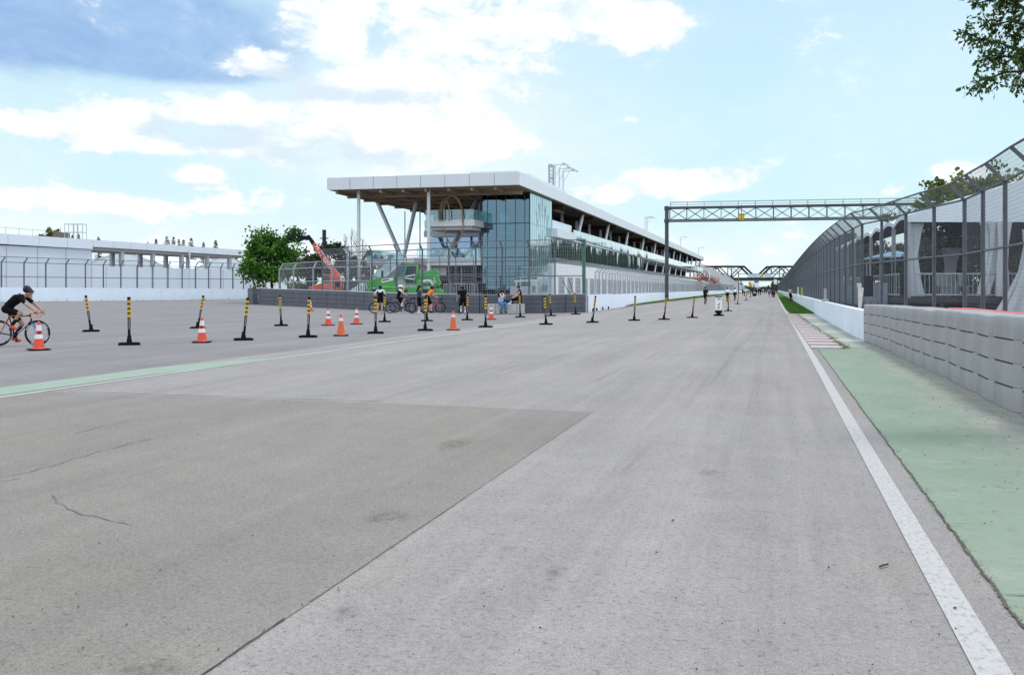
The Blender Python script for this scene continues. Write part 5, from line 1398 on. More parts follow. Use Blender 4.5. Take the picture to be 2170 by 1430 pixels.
# timing boards far down the track
for u0, u1, v0, v1, d, m, lab in ((1586.5, 1592, 597.5, 608, 330, mat('board_ochre', (.50, .29, .03), .6, var=.2, scale=1), 'ochre board above the far riders'), (1593, 1596.5, 599, 608, 330, mat('board_cream', (.62, .58, .44), .6), 'narrow cream board beside the ochre one'),
                                  (1599, 1608.5, 599, 608.5, 340, mat('board_white', (.70, .70, .73), .6), 'square white board above the far riders'), (1640, 1646, 592, 602, 380, MATS['board_white'], 'white board hanging at the far end of the right fence')):
    a = W(u0, d); wd = (u1 - u0) / FPX * d; root = empty('notice_board', a, YAW, lab, 'board')
    MB().box((0, -.1, Z(v1, d)), (wd, .1, Z(v0, d))).build('panel', m, root); b = MB(); b.box((.1, -.05, 0), (.22, .05, Z(v1, d))); b.box((wd - .22, -.05, 0), (wd - .1, .05, Z(v1, d))); b.build('legs', M_STEELD, root)
# second gantry far away with blue-white panels
A2 = W(1564, 430); root = empty('gantry', A2, YAW * .0, 'distant gantry carrying pale blue panels across the far end of the track', 'gantry')
k = 430 / FPX; z1, z0 = Z(580.5, 430), Z(588.5, 430); gx2 = lambda u: (u - 1564) * k * 1.03
b = MB(); b.box((gx2(1564), 0, 0), (gx2(1566), .6, z1 + 1.2)); b.box((gx2(1652), 0, 0), (gx2(1654), .6, z1)); b.box((gx2(1564), 0, z1 - .1), (gx2(1654), .6, z1 + .12)); b.box((gx2(1566.2), 0, z0 - .15), (gx2(1651.8), .6, z0 + .1)); b.build('frame', M_GANTL, root)
MB().box((gx2(1583), -.3, z0 + .12), (gx2(1608), -.05, z1 - .12)).build('panel', mat('panel_blue_white', (.52, .62, .72), .5, var=.2, scale=.3), root)
MB().box((gx2(1616.5), -.3, z0 + .12), (gx2(1631), -.05, z1 - .12)).build('panel', MATS['panel_blue_white'], root)
MB().box((gx2(1609), -.35, z0 - .1), (gx2(1615.5), -.1, z1 - .3)).build('sign_box', MATS['sign_yellow'], root)
# ------------------------------------------------------------------ left: white pit hall with canopy
def hd(u): return 145 + (185 - 145) * u / 527
H0, H1 = W(-330, hd(-330)), W(527, hd(527))
hdv = (H1 - H0); HLN = hdv.length; hdv.normalize()
hall = empty('exhibition_hall', H0, math.atan2(hdv.y, hdv.x), 'long low white hall on the left with a blank panelled wall and open canopy', 'building')
def hx(u):
    # distance along the facade at which the ray through column u meets it
    dirv = CF + CR * ((u - CX) / FPX)
    a = hdv.to_2d(); bvec = dirv.to_2d(); o = H0.to_2d()
    den = a.x * -bvec.y + a.y * bvec.x
    return (-o.x * -bvec.y + -o.y * bvec.x) / den
xs_ = hx(197); HT = 9.35
M_HALL = mat('hall_panel', (.62, .655, .71), .5, var=.04, scale=.2)
M_HALL2 = mat('hall_wall', (.58, .61, .66), .55, var=.05, scale=.2)
def hb(mb, name, m, **k): return mb.build(name, m, hall, **k)
def zroof(x): return 9.5 - .75 * x / HLN
cuts = [hx(u) for u in (-330, -250, -170, -90, 17, 83, 143, 197)]
for a, c in zip(cuts[:-1], cuts[1:]):
    b = MB(); b.box((a + .03, 0, zroof(a) - 1.5), (c - .03, 14, zroof(a)))
    b = MB(); n0, n1 = zroof(a), zroof(c); b.prism([(a + .03, n0 - 1.45), (c - .03, n1 - 1.45), (c - .03, n1), (a + .03, n0)], 14); hb(b, 'parapet', M_HALL)
b = MB(); b.box((0, .35, 0), (xs_, 13.6, zroof(xs_) - 1.46)); hw = hb(b, 'wall', M_HALL2)
b = MB()
for c in cuts[1:]: b.box((c - .04, .30, 0), (c + .04, .349, zroof(c) - 1.5))
b.build('panel_joint', mat('hall_joint', (.34, .36, .40), .6), hw)
cuts = [xs_] + [hx(u) for u in (241, 277, 311, 343, 373, 402, 430, 457, 482, 505, 527)]
for a, c in zip(cuts[:-1], cuts[1:]):
    b = MB(); n0, n1 = zroof(a), zroof(c); b.prism([(a + .03, n0 - 1.08), (c - .03, n1 - 1.08), (c - .03, n1), (a + .03, n0)], 9); hb(b, 'canopy_fascia', M_HALL)
b = MB(); b.prism([(xs_, zroof(xs_) - 1.55), (HLN - .5, zroof(HLN) - 1.5), (HLN - .5, zroof(HLN) - 1.09), (xs_, zroof(xs_) - 1.09)], 7.4, org=(0, .8, 0)); hb(b, 'canopy_beam', mat('canopy_soffit', (.50, .485, .47), .7, var=.1, scale=.3))
cm = None
for i, (u, y) in enumerate([(269, 1.2), (335, 1.2), (396, 1.2), (450, 1.2), (497, 1.2), (249, 8), (313, 8), (371, 8), (424, 8), (470, 8)]):
    if cm is None: o = hb(MB().box((-.3, -.3, 0), (.3, .3, zroof(xs_) - 1.5)), 'column', M_COLW); cm = o.data
    else: o = bpy.data.objects.new('column', cm); COL.objects.link(o); o.parent = hall
    o.location = (hx(u), y, 0); o.scale.z = (zroof(hx(u)) - 1.5) / (zroof(xs_) - 1.5)
b = MB(); b.box((xs_ + .05, .5, 0), (hx(515), .75, 5.1)); lw = hb(b, 'low_wall', M_HALL)
b = MB()
for u in (230, 262, 294, 326, 358, 390, 420, 450, 478, 500): b.box((hx(u) - .03, .46, 0), (hx(u) + .03, .499, 5.1))
b.build('panel_joint', MATS['hall_joint'], lw)
b = MB(); b.tube((hx(398), -.4, 0), (hx(398), -.4, 8.5), .12, n=8); hb(b, 'drain_pipe', M_HALL2)
b = MB(); b.tube((0, .3, zroof(0) + 1.0), (hx(100), .3, zroof(hx(100)) + .85), .03, n=5)
for i in range(14): x = hx(100) * i / 13; b.tube((x, .3, zroof(x)), (x, .3, zroof(x) + 1), .03, n=5)
hb(b, 'roof_rail', M_STEELL)
# tents behind the canopy
M_TENT = mat('tent_white', (.70, .72, .76), .6, var=.05, scale=.3)
def gable_tent(u0, u1, d, ze, zr, L_, lab, rot=None):
    a, c = W(u0, d), W(u1, d); w = (c - a).length
    root = empty('marquee', a, YAW if rot is None else rot, lab, 'tent', 'white tents behind the hall')
    b = MB(); b.prism([(-.2, ze - .1), (w / 2, zr), (w + .2, ze - .1), (w + .2, ze + .05), (w / 2, zr + .15), (-.2, ze + .05)], L_, org=(0, -.2, 0)); b.build('roof', M_TENT, root)
    b = MB(); b.prism([(0, 0), (w, 0), (w, ze), (w / 2, zr), (0, ze)], L_ - .5); b.build('wall', M_TENT, root); return root
gable_tent(150, 372, 225, 6.0, 10.2, 40, 'large white gabled tent seen through the left canopy opening')
gable_tent(392, 560, 230, 5.2, 9.6, 40, 'pale white gabled tent at the right end of the canopy', rot=YAW + .1)
gable_tent(496, 542, 196, 4.6, 6.4, 10, 'small white tent at the end of the hall, left of the round tree')
# scaffold frame and brown roof house
p = W(137, 152); b = MB(); zr = zroof(hx(150)) - .2; wv = (175 - 137) / FPX * 152; zt2 = Z(474.5, 152)
for x in (0, wv * .48, wv * .52, wv):
    for y in (0, 1.4): b.tube((x, y, zr), (x, y, zt2), .045, n=5)
for z in (zr + .1, (zr + zt2) / 2, zt2):
    b.tube((0, 0, z), (wv, 0, z), .035, n=5); b.tube((0, 1.4, z), (wv, 1.4, z), .035, n=5); b.tube((0, 0, z), (0, 1.4, z), .035, n=5); b.tube((wv, 0, z), (wv, 1.4, z), .035, n=5)
o = b.build('scaffold_frame', M_STEELL, loc=p); o.rotation_euler.z = YAW; tag(o, 'thin white scaffold frame standing on the roof of the left hall', 'scaffold')
p = W(112, 210); b = MB(); b.box((0, 0, 0), (2.3, 4, Z(505, 210))); b.box((0, 0, 0), (.6, 3, Z(490, 210))); b.box((.61, .1, 0), (2.3, 3, Z(492.5, 210))); b.tube((1.2, 1, 12), (1.2, 1, Z(483, 210)), .05, n=5)
o = b.build('brick_block', mat('brown_brick', (.19, .15, .12), .85, var=.3, scale=1.5), loc=p); o.rotation_euler.z = YAW; tag(o, 'small brown brick block rising behind the hall roof beside the scaffold', 'building')
# ------------------------------------------------------------------ far end: grandstand, truss bridge
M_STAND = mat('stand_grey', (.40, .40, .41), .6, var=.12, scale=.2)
M_STANDD = mat('stand_dark_grey', (.20, .205, .215), .7, var=.2, scale=.3)  # darker grey of seat rows, supports, rails and bridge deck
def grandstand(y0, y1, x0, x1, z0, z1, rows_, lab):
    root = empty('grandstand', (x0, y0, 0), 0, lab, 'grandstand', 'grandstands at the far end of the track')
    L_ = y1 - y0; b = MB()
    for i in range(rows_):
        xa = -(x0 - x1) * i / rows_; xb = -(x0 - x1) * (i + 1) / rows_; za = z0 + (z1 - z0) * (i + 1) / rows_
        b.box((xa, 0, max(0, za - 1.2)), (xb + .001, L_, za))
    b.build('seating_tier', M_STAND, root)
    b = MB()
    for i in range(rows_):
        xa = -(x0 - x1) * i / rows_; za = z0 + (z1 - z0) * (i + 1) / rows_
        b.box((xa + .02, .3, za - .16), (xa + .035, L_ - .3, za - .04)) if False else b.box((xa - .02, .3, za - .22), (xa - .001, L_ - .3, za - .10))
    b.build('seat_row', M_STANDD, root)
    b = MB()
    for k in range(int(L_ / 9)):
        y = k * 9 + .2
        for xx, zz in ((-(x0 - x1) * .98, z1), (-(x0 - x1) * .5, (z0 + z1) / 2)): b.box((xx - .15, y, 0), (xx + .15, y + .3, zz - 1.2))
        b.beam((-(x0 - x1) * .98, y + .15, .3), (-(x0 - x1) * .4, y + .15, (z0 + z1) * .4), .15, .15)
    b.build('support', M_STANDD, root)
    b = MB(); xb = x1 - x0
    for z in (.5, 1.0): b.box((xb - .05, 0, z1 + z), (xb + .05, L_, z1 + z + .06))
    for k in range(int(L_ / 4) + 1): b.box((xb - .05, k * 4, z1), (xb + .05, k * 4 + .08, z1 + 1.05))
    b.build('back_rail', M_STANDD, root); return root
grandstand(424, 560, -18.5, -31, 1.5, 11.8, 18, 'tall grey grandstand right beyond the end of the pit building')
grandstand(566, 700, -17.5, -28, 1.2, 9.5, 14, 'lower grey grandstand farther along the left of the track')
M_BRG = mat('bridge_steel', (.014, .0145, .017), .6, var=.3, scale=.3)
def truss_bridge(u0, u1, lab, hipl, hipr):
    d = 640.0; a, c = W(u0, d), W(u1, d); L_ = (c - a).length
    root = empty('truss_bridge', a, YAW, lab, 'bridge', 'black steel truss bridge spans')
    zt_, zb_ = Z(564.5, d), Z(590, d); n = max(4, int(L_ / 7)); s = L_ / n
    for y in (0, 11):
        b = MB(); b.beam((s if hipl else 0, y, zt_), (L_ - s if hipr else L_, y, zt_), .8, 1.0)
        b.build('top_chord', M_BRG, root); MB().beam((0, y, zb_), (L_, y, zb_), .8, 1.0).build('bottom_chord', M_BRG, root)
        b = MB()
        for i in range(n):
            x0, x1 = i * s, (i + 1) * s
            if i == 0 and hipl: b.beam((x0, y, zb_), (x1, y, zt_), .7, 1.1); continue
            if i == n - 1 and hipr: b.beam((x0, y, zt_), (x1, y, zb_), .7, 1.1); continue
            b.beam((x0, y, zb_ if i % 2 else zt_), (x1, y, zt_ if i % 2 else zb_), .5, .55); b.beam((x0, y, zb_), (x0, y, zt_), .45, .45)
            b.beam((x0, y, zt_ if i % 2 else zb_), (x0 + s / 2, y, (zt_ + zb_) / 2), .3, .3)
        b.build('web_member', M_BRG, root)
    b = MB()
    for i in range(1, n): b.beam((i * s, 0, zt_), (i * s, 11, zt_), .4, .5); b.beam((i * s, 0, zt_), ((i + .99) * s if i < n - 1 else i * s, 11, zt_), .25, .3) if i < n - 1 else None
    b.build('cross_brace', M_BRG, root)
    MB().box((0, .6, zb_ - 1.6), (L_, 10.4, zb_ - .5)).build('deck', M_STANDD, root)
    b = MB(); b.box((-.6, 2, 0), (.6, 9, zb_ - 1.62)); b.build('pier', M_CONC, root)
    return root
truss_bridge(1470, 1603.5, 'left black truss bridge span above the grandstand', False, True)
truss_bridge(1607.5, 1742, 'right black truss bridge span running behind the right fence', True, False)
# ------------------------------------------------------------------ right: marquee on a deck behind the fence
TC = W(1925, 36); e2 = W(1828, 50.5) - TC; TL = 34.0; e2n = e2.normalized(); e1n = CR.copy(); TWD = 14.0
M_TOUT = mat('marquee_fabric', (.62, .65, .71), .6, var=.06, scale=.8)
M_TIN = mat('shade_and_counter_grey', (.075, .07, .068), .85, var=.25, scale=.6)  # white fabric's underside shade put into the colour; also the counter's grey
mq = empty('marquee', TC, 0, 'open white marquee with scalloped eaves and gathered drapes behind the right fence', 'tent')
def MP(x, y, z): p = e1n * x + e2n * y; return Vector((p.x, p.y, z))
EAVE = 3.92
def roofz(x): return EAVE + .22 + .30 * (x if x < TWD / 2 else TWD - x)
NB = 9
bo_, bi_ = MB(), MB(); nt = 10
for k in range(NB):
    for t in range(nt):
        ya, yb = TL * (k + t / nt) / NB, TL * (k + (t + 1) / nt) / NB
        fa, fb = .20 * math.sin(math.pi * t / nt), .20 * math.sin(math.pi * (t + 1) / nt)
        xsx = [0, 2, 4, 7, 10, 14]
        for xa, xb in zip(xsx[:-1], xsx[1:]):
            za, zb_ = roofz(xa) - .22, roofz(xb) - .22
            o = [MP(xa, ya, za + fa), MP(xb, ya, zb_ + fa), MP(xb, yb, zb_ + fb), MP(xa, yb, za + fb)]
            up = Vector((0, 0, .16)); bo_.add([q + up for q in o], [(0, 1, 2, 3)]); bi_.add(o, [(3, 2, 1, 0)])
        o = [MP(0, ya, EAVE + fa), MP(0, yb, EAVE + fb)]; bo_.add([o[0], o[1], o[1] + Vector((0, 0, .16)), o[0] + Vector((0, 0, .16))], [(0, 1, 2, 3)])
rf = bo_.build('roof', M_TOUT, mq, normals=False); bi_.build('lining', M_TIN, rf, normals=False)  # dark underside sheet stands in for the shade below the fabric
b = MB(); poly = [(-.15, EAVE), (TWD + .15, EAVE), (TWD + .15, roofz(TWD)), (TWD / 2, roofz(TWD / 2) + .1), (-.15, roofz(0) - .02)]
b.prism(poly, .06, org=MP(0, -.1, 0), ax=e1n, ay=(0, 0, 1), an=-e2n); b.build('gable_valance', M_TOUT, mq)
for x in (0, TWD):
    for k in range(NB + 1): p = MP(x, TL * k / NB, 0); b = MB(); b.box((p.x - .07, p.y - .07, 1.2), (p.x + .07, p.y + .07, EAVE)); b.build('frame_post', M_STEELL, mq)
b = MB(); b.prism([(1.5, 1.2), (TWD, 1.2), (TWD, EAVE - .05), (1.5, EAVE - .05)], .08, org=MP(0, TL - .2, 0), ax=e1n, ay=(0, 0, 1), an=e2n)
def drape(name, c, z0, z1, prof, folds, lab, seed):
    b = MB(); n = 40; rows__ = 14; rn = random.Random(seed); ph = [rn.uniform(0, 6) for _ in range(4)]
    for r in range(rows__ + 1):
        t = r / rows__; z = z0 + (z1 - z0) * t
        for i in range(len(prof) - 1):
            if prof[i][0] <= t <= prof[i + 1][0]:
                f = (t - prof[i][0]) / (prof[i + 1][0] - prof[i][0] + 1e-6); w = prof[i][1] + (prof[i + 1][1] - prof[i][1]) * f; sh = prof[i][2] + (prof[i + 1][2] - prof[i][2]) * f; break
        for j in range(n):
            a = 2 * math.pi * j / n; rr = 1 + .22 * math.sin(folds * a + ph[0] + t * 1.5) + .10 * math.sin((folds * 2 + 1) * a + ph[1])
            q = c + e1n * (sh + w * rr * math.cos(a)) + e2n * (.45 * w * rr * math.sin(a)); b.v.append((q.x, q.y, z))
    for r in range(rows__):
        for j in range(n): j2 = (j + 1) % n; b.face([r * n + j, r * n + j2, (r + 1) * n + j2, (r + 1) * n + j])
    o = b.build(name, mat('drape_fabric', (.45, .465, .50), .75, var=.16, scale=1.6, stretch=(1, 1, .25)), smooth=True, normals=False); tag(o, lab, 'drape', 'white drapes tied to the marquee posts'); return o
DZ = EAVE - .02
drape('drape', W(1934, 36.3), 1.25, DZ, [(0, .26, .12), (.2, .20, .08), (.55, .15, .02), (.85, .22, .05), (1, .28, .08)], 5, 'white drape hanging at the left front corner of the marquee', 1)
drape('drape', W(2103, 35.6), 1.25, DZ, [(0, .20, -.35), (.3, .24, -.12), (.6, .26, .05), (.85, .34, .1), (1, .48, .12)], 6, 'wide white drape at the middle post of the marquee front', 2)
drape('drape', W(2122, 35.4), 1.25, DZ, [(0, .22, .05), (.4, .18, .0), (.7, .16, .05), (1, .22, .1)], 5, 'narrow white drape right of the wide middle one', 3)
drape('drape', W(2168, 35.0), .7, DZ - .3, [(0, .62, -.25), (.25, .42, .0), (.5, .22, .12), (.8, .14, .2), (1, .18, .2)], 6, 'white drape flaring out at the right edge of the frame', 4)
drape('drape', W(2014, 46), 1.25, 3.4, [(0, .34, 0), (.4, .20, 0), (.7, .25, .05), (1, .4, .1)], 5, 'grey white drape deep inside the marquee', 5)
# deck, rails and beams
dk = empty('viewing_deck', TC, 0, 'raised dark timber deck with steel railing under the marquee', 'deck')
def dbox(b, x0, y0, z0, x1, y1, z1):
    vs = [MP(x, y, z) for z in (z0, z1) for (x, y) in ((x0, y0), (x1, y0), (x1, y1), (x0, y1))]
    b.add(vs, [(0, 3, 2, 1), (4, 5, 6, 7), (0, 1, 5, 4), (1, 2, 6, 5), (2, 3, 7, 6), (3, 0, 4, 7)])
M_DECK = mat('deck_timber', (.045, .042, .041), .8, var=.4, scale=2)
b = MB(); dbox(b, -.4, -.6, 1.02, 15, TL + 4, 1.2); b.build('floor', M_DECK, dk)
for z in (.25, .62): b = MB(); dbox(b, -.4, -.5, z, 15, -.35, z + .14); b.build('beam', M_STEELD, dk)
b = MB()
for i in range(12): dbox(b, -.3 + i * 1.35, -.55, 0, -.18 + i * 1.35, -.43, 1.0)
for i in range(8): dbox(b, -.5, i * 2.4, 0, -.38, .12 + i * 2.4, 1.0)
b.build('support', M_STEELD, dk)
b = MB(); dbox(b, .3, 1.2, 0, 15, 1.4, 1.0); dbox(b, .1, 1.5, 0, .2, TL, 1.0); b.build('skirt', mat('skirt_black', (.018, .018, .02), .9), dk)
b = MB(); rl = 6.6
for z in (1.3, 2.05): b.tube(MP(.2, -.5, z), MP(rl, -.5, z), .03, n=6)
for i in range(42): b.tube(MP(.2 + (rl - .2) * i / 41, -.5, 1.3), MP(.2 + (rl - .2) * i / 41, -.5, 2.05), .012, n=4)
for z in (1.3, 2.05): b.tube(MP(-.4, -.4, z), MP(-.4, TL + 4, z), .03, n=6)
for i in range(60): b.tube(MP(-.4, -.4 + (TL + 4) * i / 60, 1.3), MP(-.4, -.4 + (TL + 4) * i / 60, 2.05), .012, n=4)
b.build('railing', M_STEELL, dk)
b = MB(); dbox(b, -.48, 2.2, .75, -.44, TL + 4, 1.75); b.build('side_sheet', mat('deck_sheet', (.21, .24, .28), .7, var=.2, scale=1), dk)
for k, (u0, u1) in enumerate(((1826, 1848), (1870, 1893))):
    a = W(u0, 41.5 - k * 2); wv = (u1 - u0) / FPX * (41.5 - k * 2)
    b = MB(); b.box((0, 0, 1.25), (wv, .05, 2.05)); b.box((-.03, -.02, 1.2), (.03, .07, 2.75)); b.box((wv - .03, -.02, 1.2), (wv + .03, .07, 2.75)); b.box((0, -.01, 1.2), (wv, .06, 1.27))
    o = b.build('privacy_screen', mat('screen_black', (.022, .024, .028), .8, var=.3, scale=3), loc=a); o.rotation_euler.z = YAW * .6; tag(o, ('left' if k == 0 else 'right') + ' black screen panel hung on the deck railing behind the fence', 'screen', 'black screens on the deck railing')
# chairs stacked on the deck
for k, (u, d) in enumerate(((1994, 41), (2003, 41.5), (2036, 42))):
    root = empty('folding_chair', W(u, d, 1.2), YAW + .3 * k, ['left', 'middle', 'right'][k] + ' grey folding chair on the deck inside the marquee', 'chair', 'grey chairs on the deck')
    MB().box((-.22, -.02, .45), (.22, .03, .95)).build('backrest', M_STEELL, root); MB().box((-.22, -.42, .42), (.22, .02, .46)).build('seat', M_STEELL, root)
    for (x, y) in ((-.2, -.4), (.2, -.4), (-.2, 0), (.2, 0)): MB().box((x - .015, y - .015, 0), (x + .015, y + .015, .42)).build('leg', M_STEELL, root)
# kiosk with a blue roof
p = W(1897, 72); root = empty('kiosk', p, YAW, 'small kiosk with a pale blue pyramid roof seen through the marquee', 'kiosk')
zt_, ze_ = Z(531, 72), Z(546, 72); b = MB(); hw_ = 1.75
b.add([(-hw_, -hw_, ze_), (hw_, -hw_, ze_), (hw_, hw_, ze_), (-hw_, hw_, ze_), (0, 0, zt_), (-hw_, -hw_, ze_ - .12), (hw_, -hw_, ze_ - .12), (hw_, hw_, ze_ - .12), (-hw_, hw_, ze_ - .12)], [(0, 1, 4), (1, 2, 4), (2, 3, 4), (3, 0, 4), (0, 5, 6, 1), (1, 6, 7, 2), (2, 7, 8, 3), (3, 8, 5, 0), (8, 7, 6, 5)])
b.build('roof', mat('blue_roof', (.13, .22, .34), .5, var=.15, scale=1), root)
for (x, y) in ((-1.5, -1.5), (1.5, -1.5), (1.5, 1.5), (-1.5, 1.5)): MB().box((x - .06, y - .06, 0), (x + .06, y + .06, ze_ - .12)).build('post', M_STEELL, root)
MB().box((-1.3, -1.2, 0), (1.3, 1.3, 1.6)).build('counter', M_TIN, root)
# marker boards leaning by the end of the right wall
for k, (u, v0, v1, lean, dd) in enumerate(((1817, 609, 655, .10, 33.5), (1824, 600, 656, -.03, 33.0))):
    p = W(u, dd); b = MB(); b.box((-.045, -.03, .84), (.045, .03, Z(v0, dd)));
    if k: b.box((-.06, -.045, Z(v0, dd) - .14), (.06, .045, Z(v0, dd) + .002))
    o = b.build('marker_board', mat('marker_white', (.60, .58, .55), .6, col2=(.45, .36, .33), scale=5), loc=p); o.rotation_euler = (0, lean, YAW); tag(o, ('short leaning' if k == 0 else 'taller upright') + ' white marker post at the near end of the white wall', 'marker', 'white marker posts on the right wall')
for k, (u, v0, v1, d, c) in enumerate(((1712, 611, 633, 52, (.45, .45, .42)), (1693, 609, 625, 95, (.5, .42, .08)), (1687, 608, 622, 110, (.6, .6, .58)), (1672, 609, 620, 170, (.6, .6, .58)))):
    p = W(u, d); b = MB(); b.box((-.07, -.05, .85), (.07, .05, Z(v0, d))); b.box((-.16, -.1, .86), (.16, .1, 1.0))
    o = b.build('marshal_post', mat('marshal_%d' % k, c, .6, var=.3, scale=4), loc=p); o.location.x = 2.58; o.location.y = p.y
    tag(o, ['thick grey', 'yellowish', 'slim white', 'farthest white'][k] + ' marker post on top of the right wall', 'marker', 'marker posts on the far right wall')
# dark square chimney post behind the left fence
p = W(687, 118); b = MB(); b.box((-.17, -.17, 0), (.17, .17, Z(487, 118))); b.box((-.45, -.25, Z(506, 118)), (.45, .25, Z(504, 118))); b.box((-.2, -.2, Z(488.5, 118)), (.2, .2, Z(487.5, 118)))
tag(b.build('square_post', M_STEELD, loc=p), 'dark square post rising above the dark tree on the left', 'post')
# bird
p = W(2028, 60); p.z = Z(357, 60); b = MB(); b.path([(-.13, 0, 0), (-.05, 0, .02), (.06, 0, .0), (.12, 0, .01)], .03, 8, radii=[.006, .032, .03, .008]); b.add([(-.02, 0, .02), (.05, .22, .06), (-.05, .24, .05)], [(0, 1, 2)]); b.add([(-.02, 0, .02), (.05, -.22, .07), (-.05, -.24, .05)], [(0, 1, 2)])
tag(b.build('bird', M_BLACK, loc=p), 'tiny dark bird flying above the right fence', 'bird')
# ------------------------------------------------------------------ bicycles
M_TYRE = mat('tyre_rubber', (.006, .006, .0065), .8)
M_RIM = mat('rim_dark', (.03, .03, .032), .4, metal=.3)
M_ALU = mat('alloy', (.30, .30, .31), .35, metal=.8)
M_BTAPE = mat('bar_tape', (.010, .010, .010), .8)
M_SADDLE = mat('saddle', (.006, .006, .007), .6)
def make_bike(frame, fork, tape, stripe, lo=False):
    """road bicycle: local +y is forward, origin on the ground under the bottom bracket"""
    root = empty('bicycle')
    RH, FH, BB = Vector((0, -.41, .34)), Vector((0, .59, .34)), Vector((0, 0, .27))
    ST, HT, HB = Vector((0, -.15, .78)), Vector((0, .40, .80)), Vector((0, .44, .66))
    b = MB(); n = 8
    b.path([BB, ST, Vector((0, -.18, .90))], .017, n); b.path([ST, HT], .018, n); b.path([BB, HB], .026, n); b.path([HB, HT, HT + Vector((0, -.012, .04))], .022, n)
    for s in (-1, 1):
        b.path([BB + Vector((.03 * s, 0, 0)), RH + Vector((.06 * s, 0, 0))], .011, 6); b.path([ST + Vector((.02 * s, 0, -.03)), RH + Vector((.06 * s, 0, 0))], .009, 6)
    fr = b.build('frame', frame, root, smooth=True)
    if stripe:
        b = MB(); b.path([BB.lerp(HB, .2) + Vector((.024, 0, .0)), BB.lerp(HB, .8) + Vector((.024, 0, .0))], .012, 6); b.build('lettering', stripe, fr)
        b = MB(); b.path([Vector((.0, .06, .36)), Vector((0, .17, .50))], .038, 10); b.build('bottle', M_BLACK, fr, smooth=True)
    b = MB()
    for s in (-1, 1): b.path([HB + Vector((.0, .0, -.02)), HB + Vector((.045 * s, .03, -.06)), FH + Vector((.05 * s, 0, 0))], .013, 6)
    b.build('fork', fork, root, smooth=True)
    b = MB(); st = HT + Vector((0, .0, .05)); cl = st + Vector((0, .10, .02))
    b.path([st, cl], .016, 6); b.path([cl + Vector((-.20, 0, 0)), cl + Vector((.20, 0, 0))], .013, 6)
    hb = b.build('handlebar', M_BLACK, root, smooth=True)
    for s in (-1, 1):
        b = MB(); c = cl + Vector((.20 * s, 0, 0)); b.path([c, c + Vector((0, .09, .0)), c + Vector((0, .115, -.05)), c + Vector((0, .07, -.115)), c + Vector((0, -.03, -.125))], .0145, 6)
        b.build('bar_tape', tape, hb, smooth=True)
    for s in (-1, 1):
        b = MB(); c = cl + Vector((.20 * s, .10, 0)); b.path([c, c + Vector((0, .06, .045)), c + Vector((0, .075, .07))], .017, 6); b.path([c + Vector((0, .06, .03)), c + Vector((0, .075, -.06))], .007, 5)
        b.build('brake_lever', M_BLACK, hb, smooth=True)
    b = MB(); b.path([(0, -.31, .945), (0, -.24, .95), (0, -.10, .945), (0, -.02, .935)], .05, 8, radii=[.06, .065, .03, .016]); sd = b.build('saddle', M_SADDLE, root, smooth=True); sd.scale.z = 1.0
    b = MB(); b.torus(BB + Vector((.045, 0, 0)), (1, 0, 0), .085, .006, 20, 5); b.path([BB + Vector((.06, 0, 0)), BB + Vector((.065, -.02, .165))], .012, 6); b.path([BB + Vector((-.06, 0, 0)), BB + Vector((-.065, .02, -.165))], .012, 6)
    b.box((.06, -.06, .425), (.14, .03, .445)); b.box((-.14, -.03, .095), (-.06, .06, .115)); b.build('crankset', M_BLACK, root)
    b = MB(); b.torus(RH + Vector((.04, 0, 0)), (1, 0, 0), .045, .014, 14, 5); b.path([RH + Vector((.04, .0, -.045)), RH + Vector((.045, .03, -.12))], .012, 5); b.beam(RH + Vector((.045, 0, .045)), BB + Vector((.045, 0, .085)), .006, .010); b.beam(RH + Vector((.045, 0, -.12)), BB + Vector((.045, 0, -.085)), .006, .010); b.build('drivetrain', M_ALU, root)
    for H_ in (RH, FH):
        b = MB(); b.tube(H_ + Vector((-.05, 0, 0)), H_ + Vector((.05, 0, 0)), .018, n=8)
        ns = 10 if lo else 20
        for k in range(ns):
            a = 2 * math.pi * k / ns; b.tube(H_ + Vector((.02 * (-1) ** k, 0, 0)), H_ + Vector((0, .30 * math.cos(a), .30 * math.sin(a))), .0016 if not lo else .0025, n=3, cap=False)
        w = b.build('wheel', M_ALU, root, normals=False)
        MB().torus(H_, (1, 0, 0), .326, .0145, 40 if not lo else 20, 8).build('tyre', M_TYRE, w, smooth=True)
        MB().torus(H_, (1, 0, 0), .297, .020, 40 if not lo else 20, 6, .45).build('rim', M_RIM, w, smooth=True)
    return root
# ------------------------------------------------------------------ people
SKINC = {'light': (.50, .29, .21), 'tan': (.36, .19, .125), 'dark': (.16, .085, .055)}
def skin(t): return mat('skin_' + t, SKINC[t], .55, col2=tuple(c * .82 for c in SKINC[t]), scale=6)
def cloth(c, nm): return mat('cloth_' + nm, c, .9, var=.22, scale=5, bump=.25, bscale=14, spec=.12)
def capsule(b, p, q, r0, r1, n=10, k=4):
    p, q = Vector(p), Vector(q); d = q - p
    if d.length < 1e-5: d = Vector((0, 0, 1e-4))
    dn = d.normalized(); a = dn.orthogonal().normalized(); c = dn.cross(a); rings = []
    for i in range(k + 1):
        t = math.pi / 2 * (1 - i / k); rings.append((p - dn * r0 * math.sin(t), r0 * math.cos(t)))
    for i in range(k + 1):
        t = math.pi / 2 * i / k; rings.append((q + dn * r1 * math.sin(t), r1 * math.cos(t)))
    o = len(b.v)
    for ctr, r in rings:
        for j in range(n):
            an = 2 * math.pi * j / n; b.v.append(tuple(ctr + (a * math.cos(an) + c * math.sin(an)) * max(r, 1e-4)))
    for i in range(len(rings) - 1):
        for j in range(n):
            j2 = (j + 1) % n; b.face([o + i * n + j, o + i * n + j2, o + (i + 1) * n + j2, o + (i + 1) * n + j])
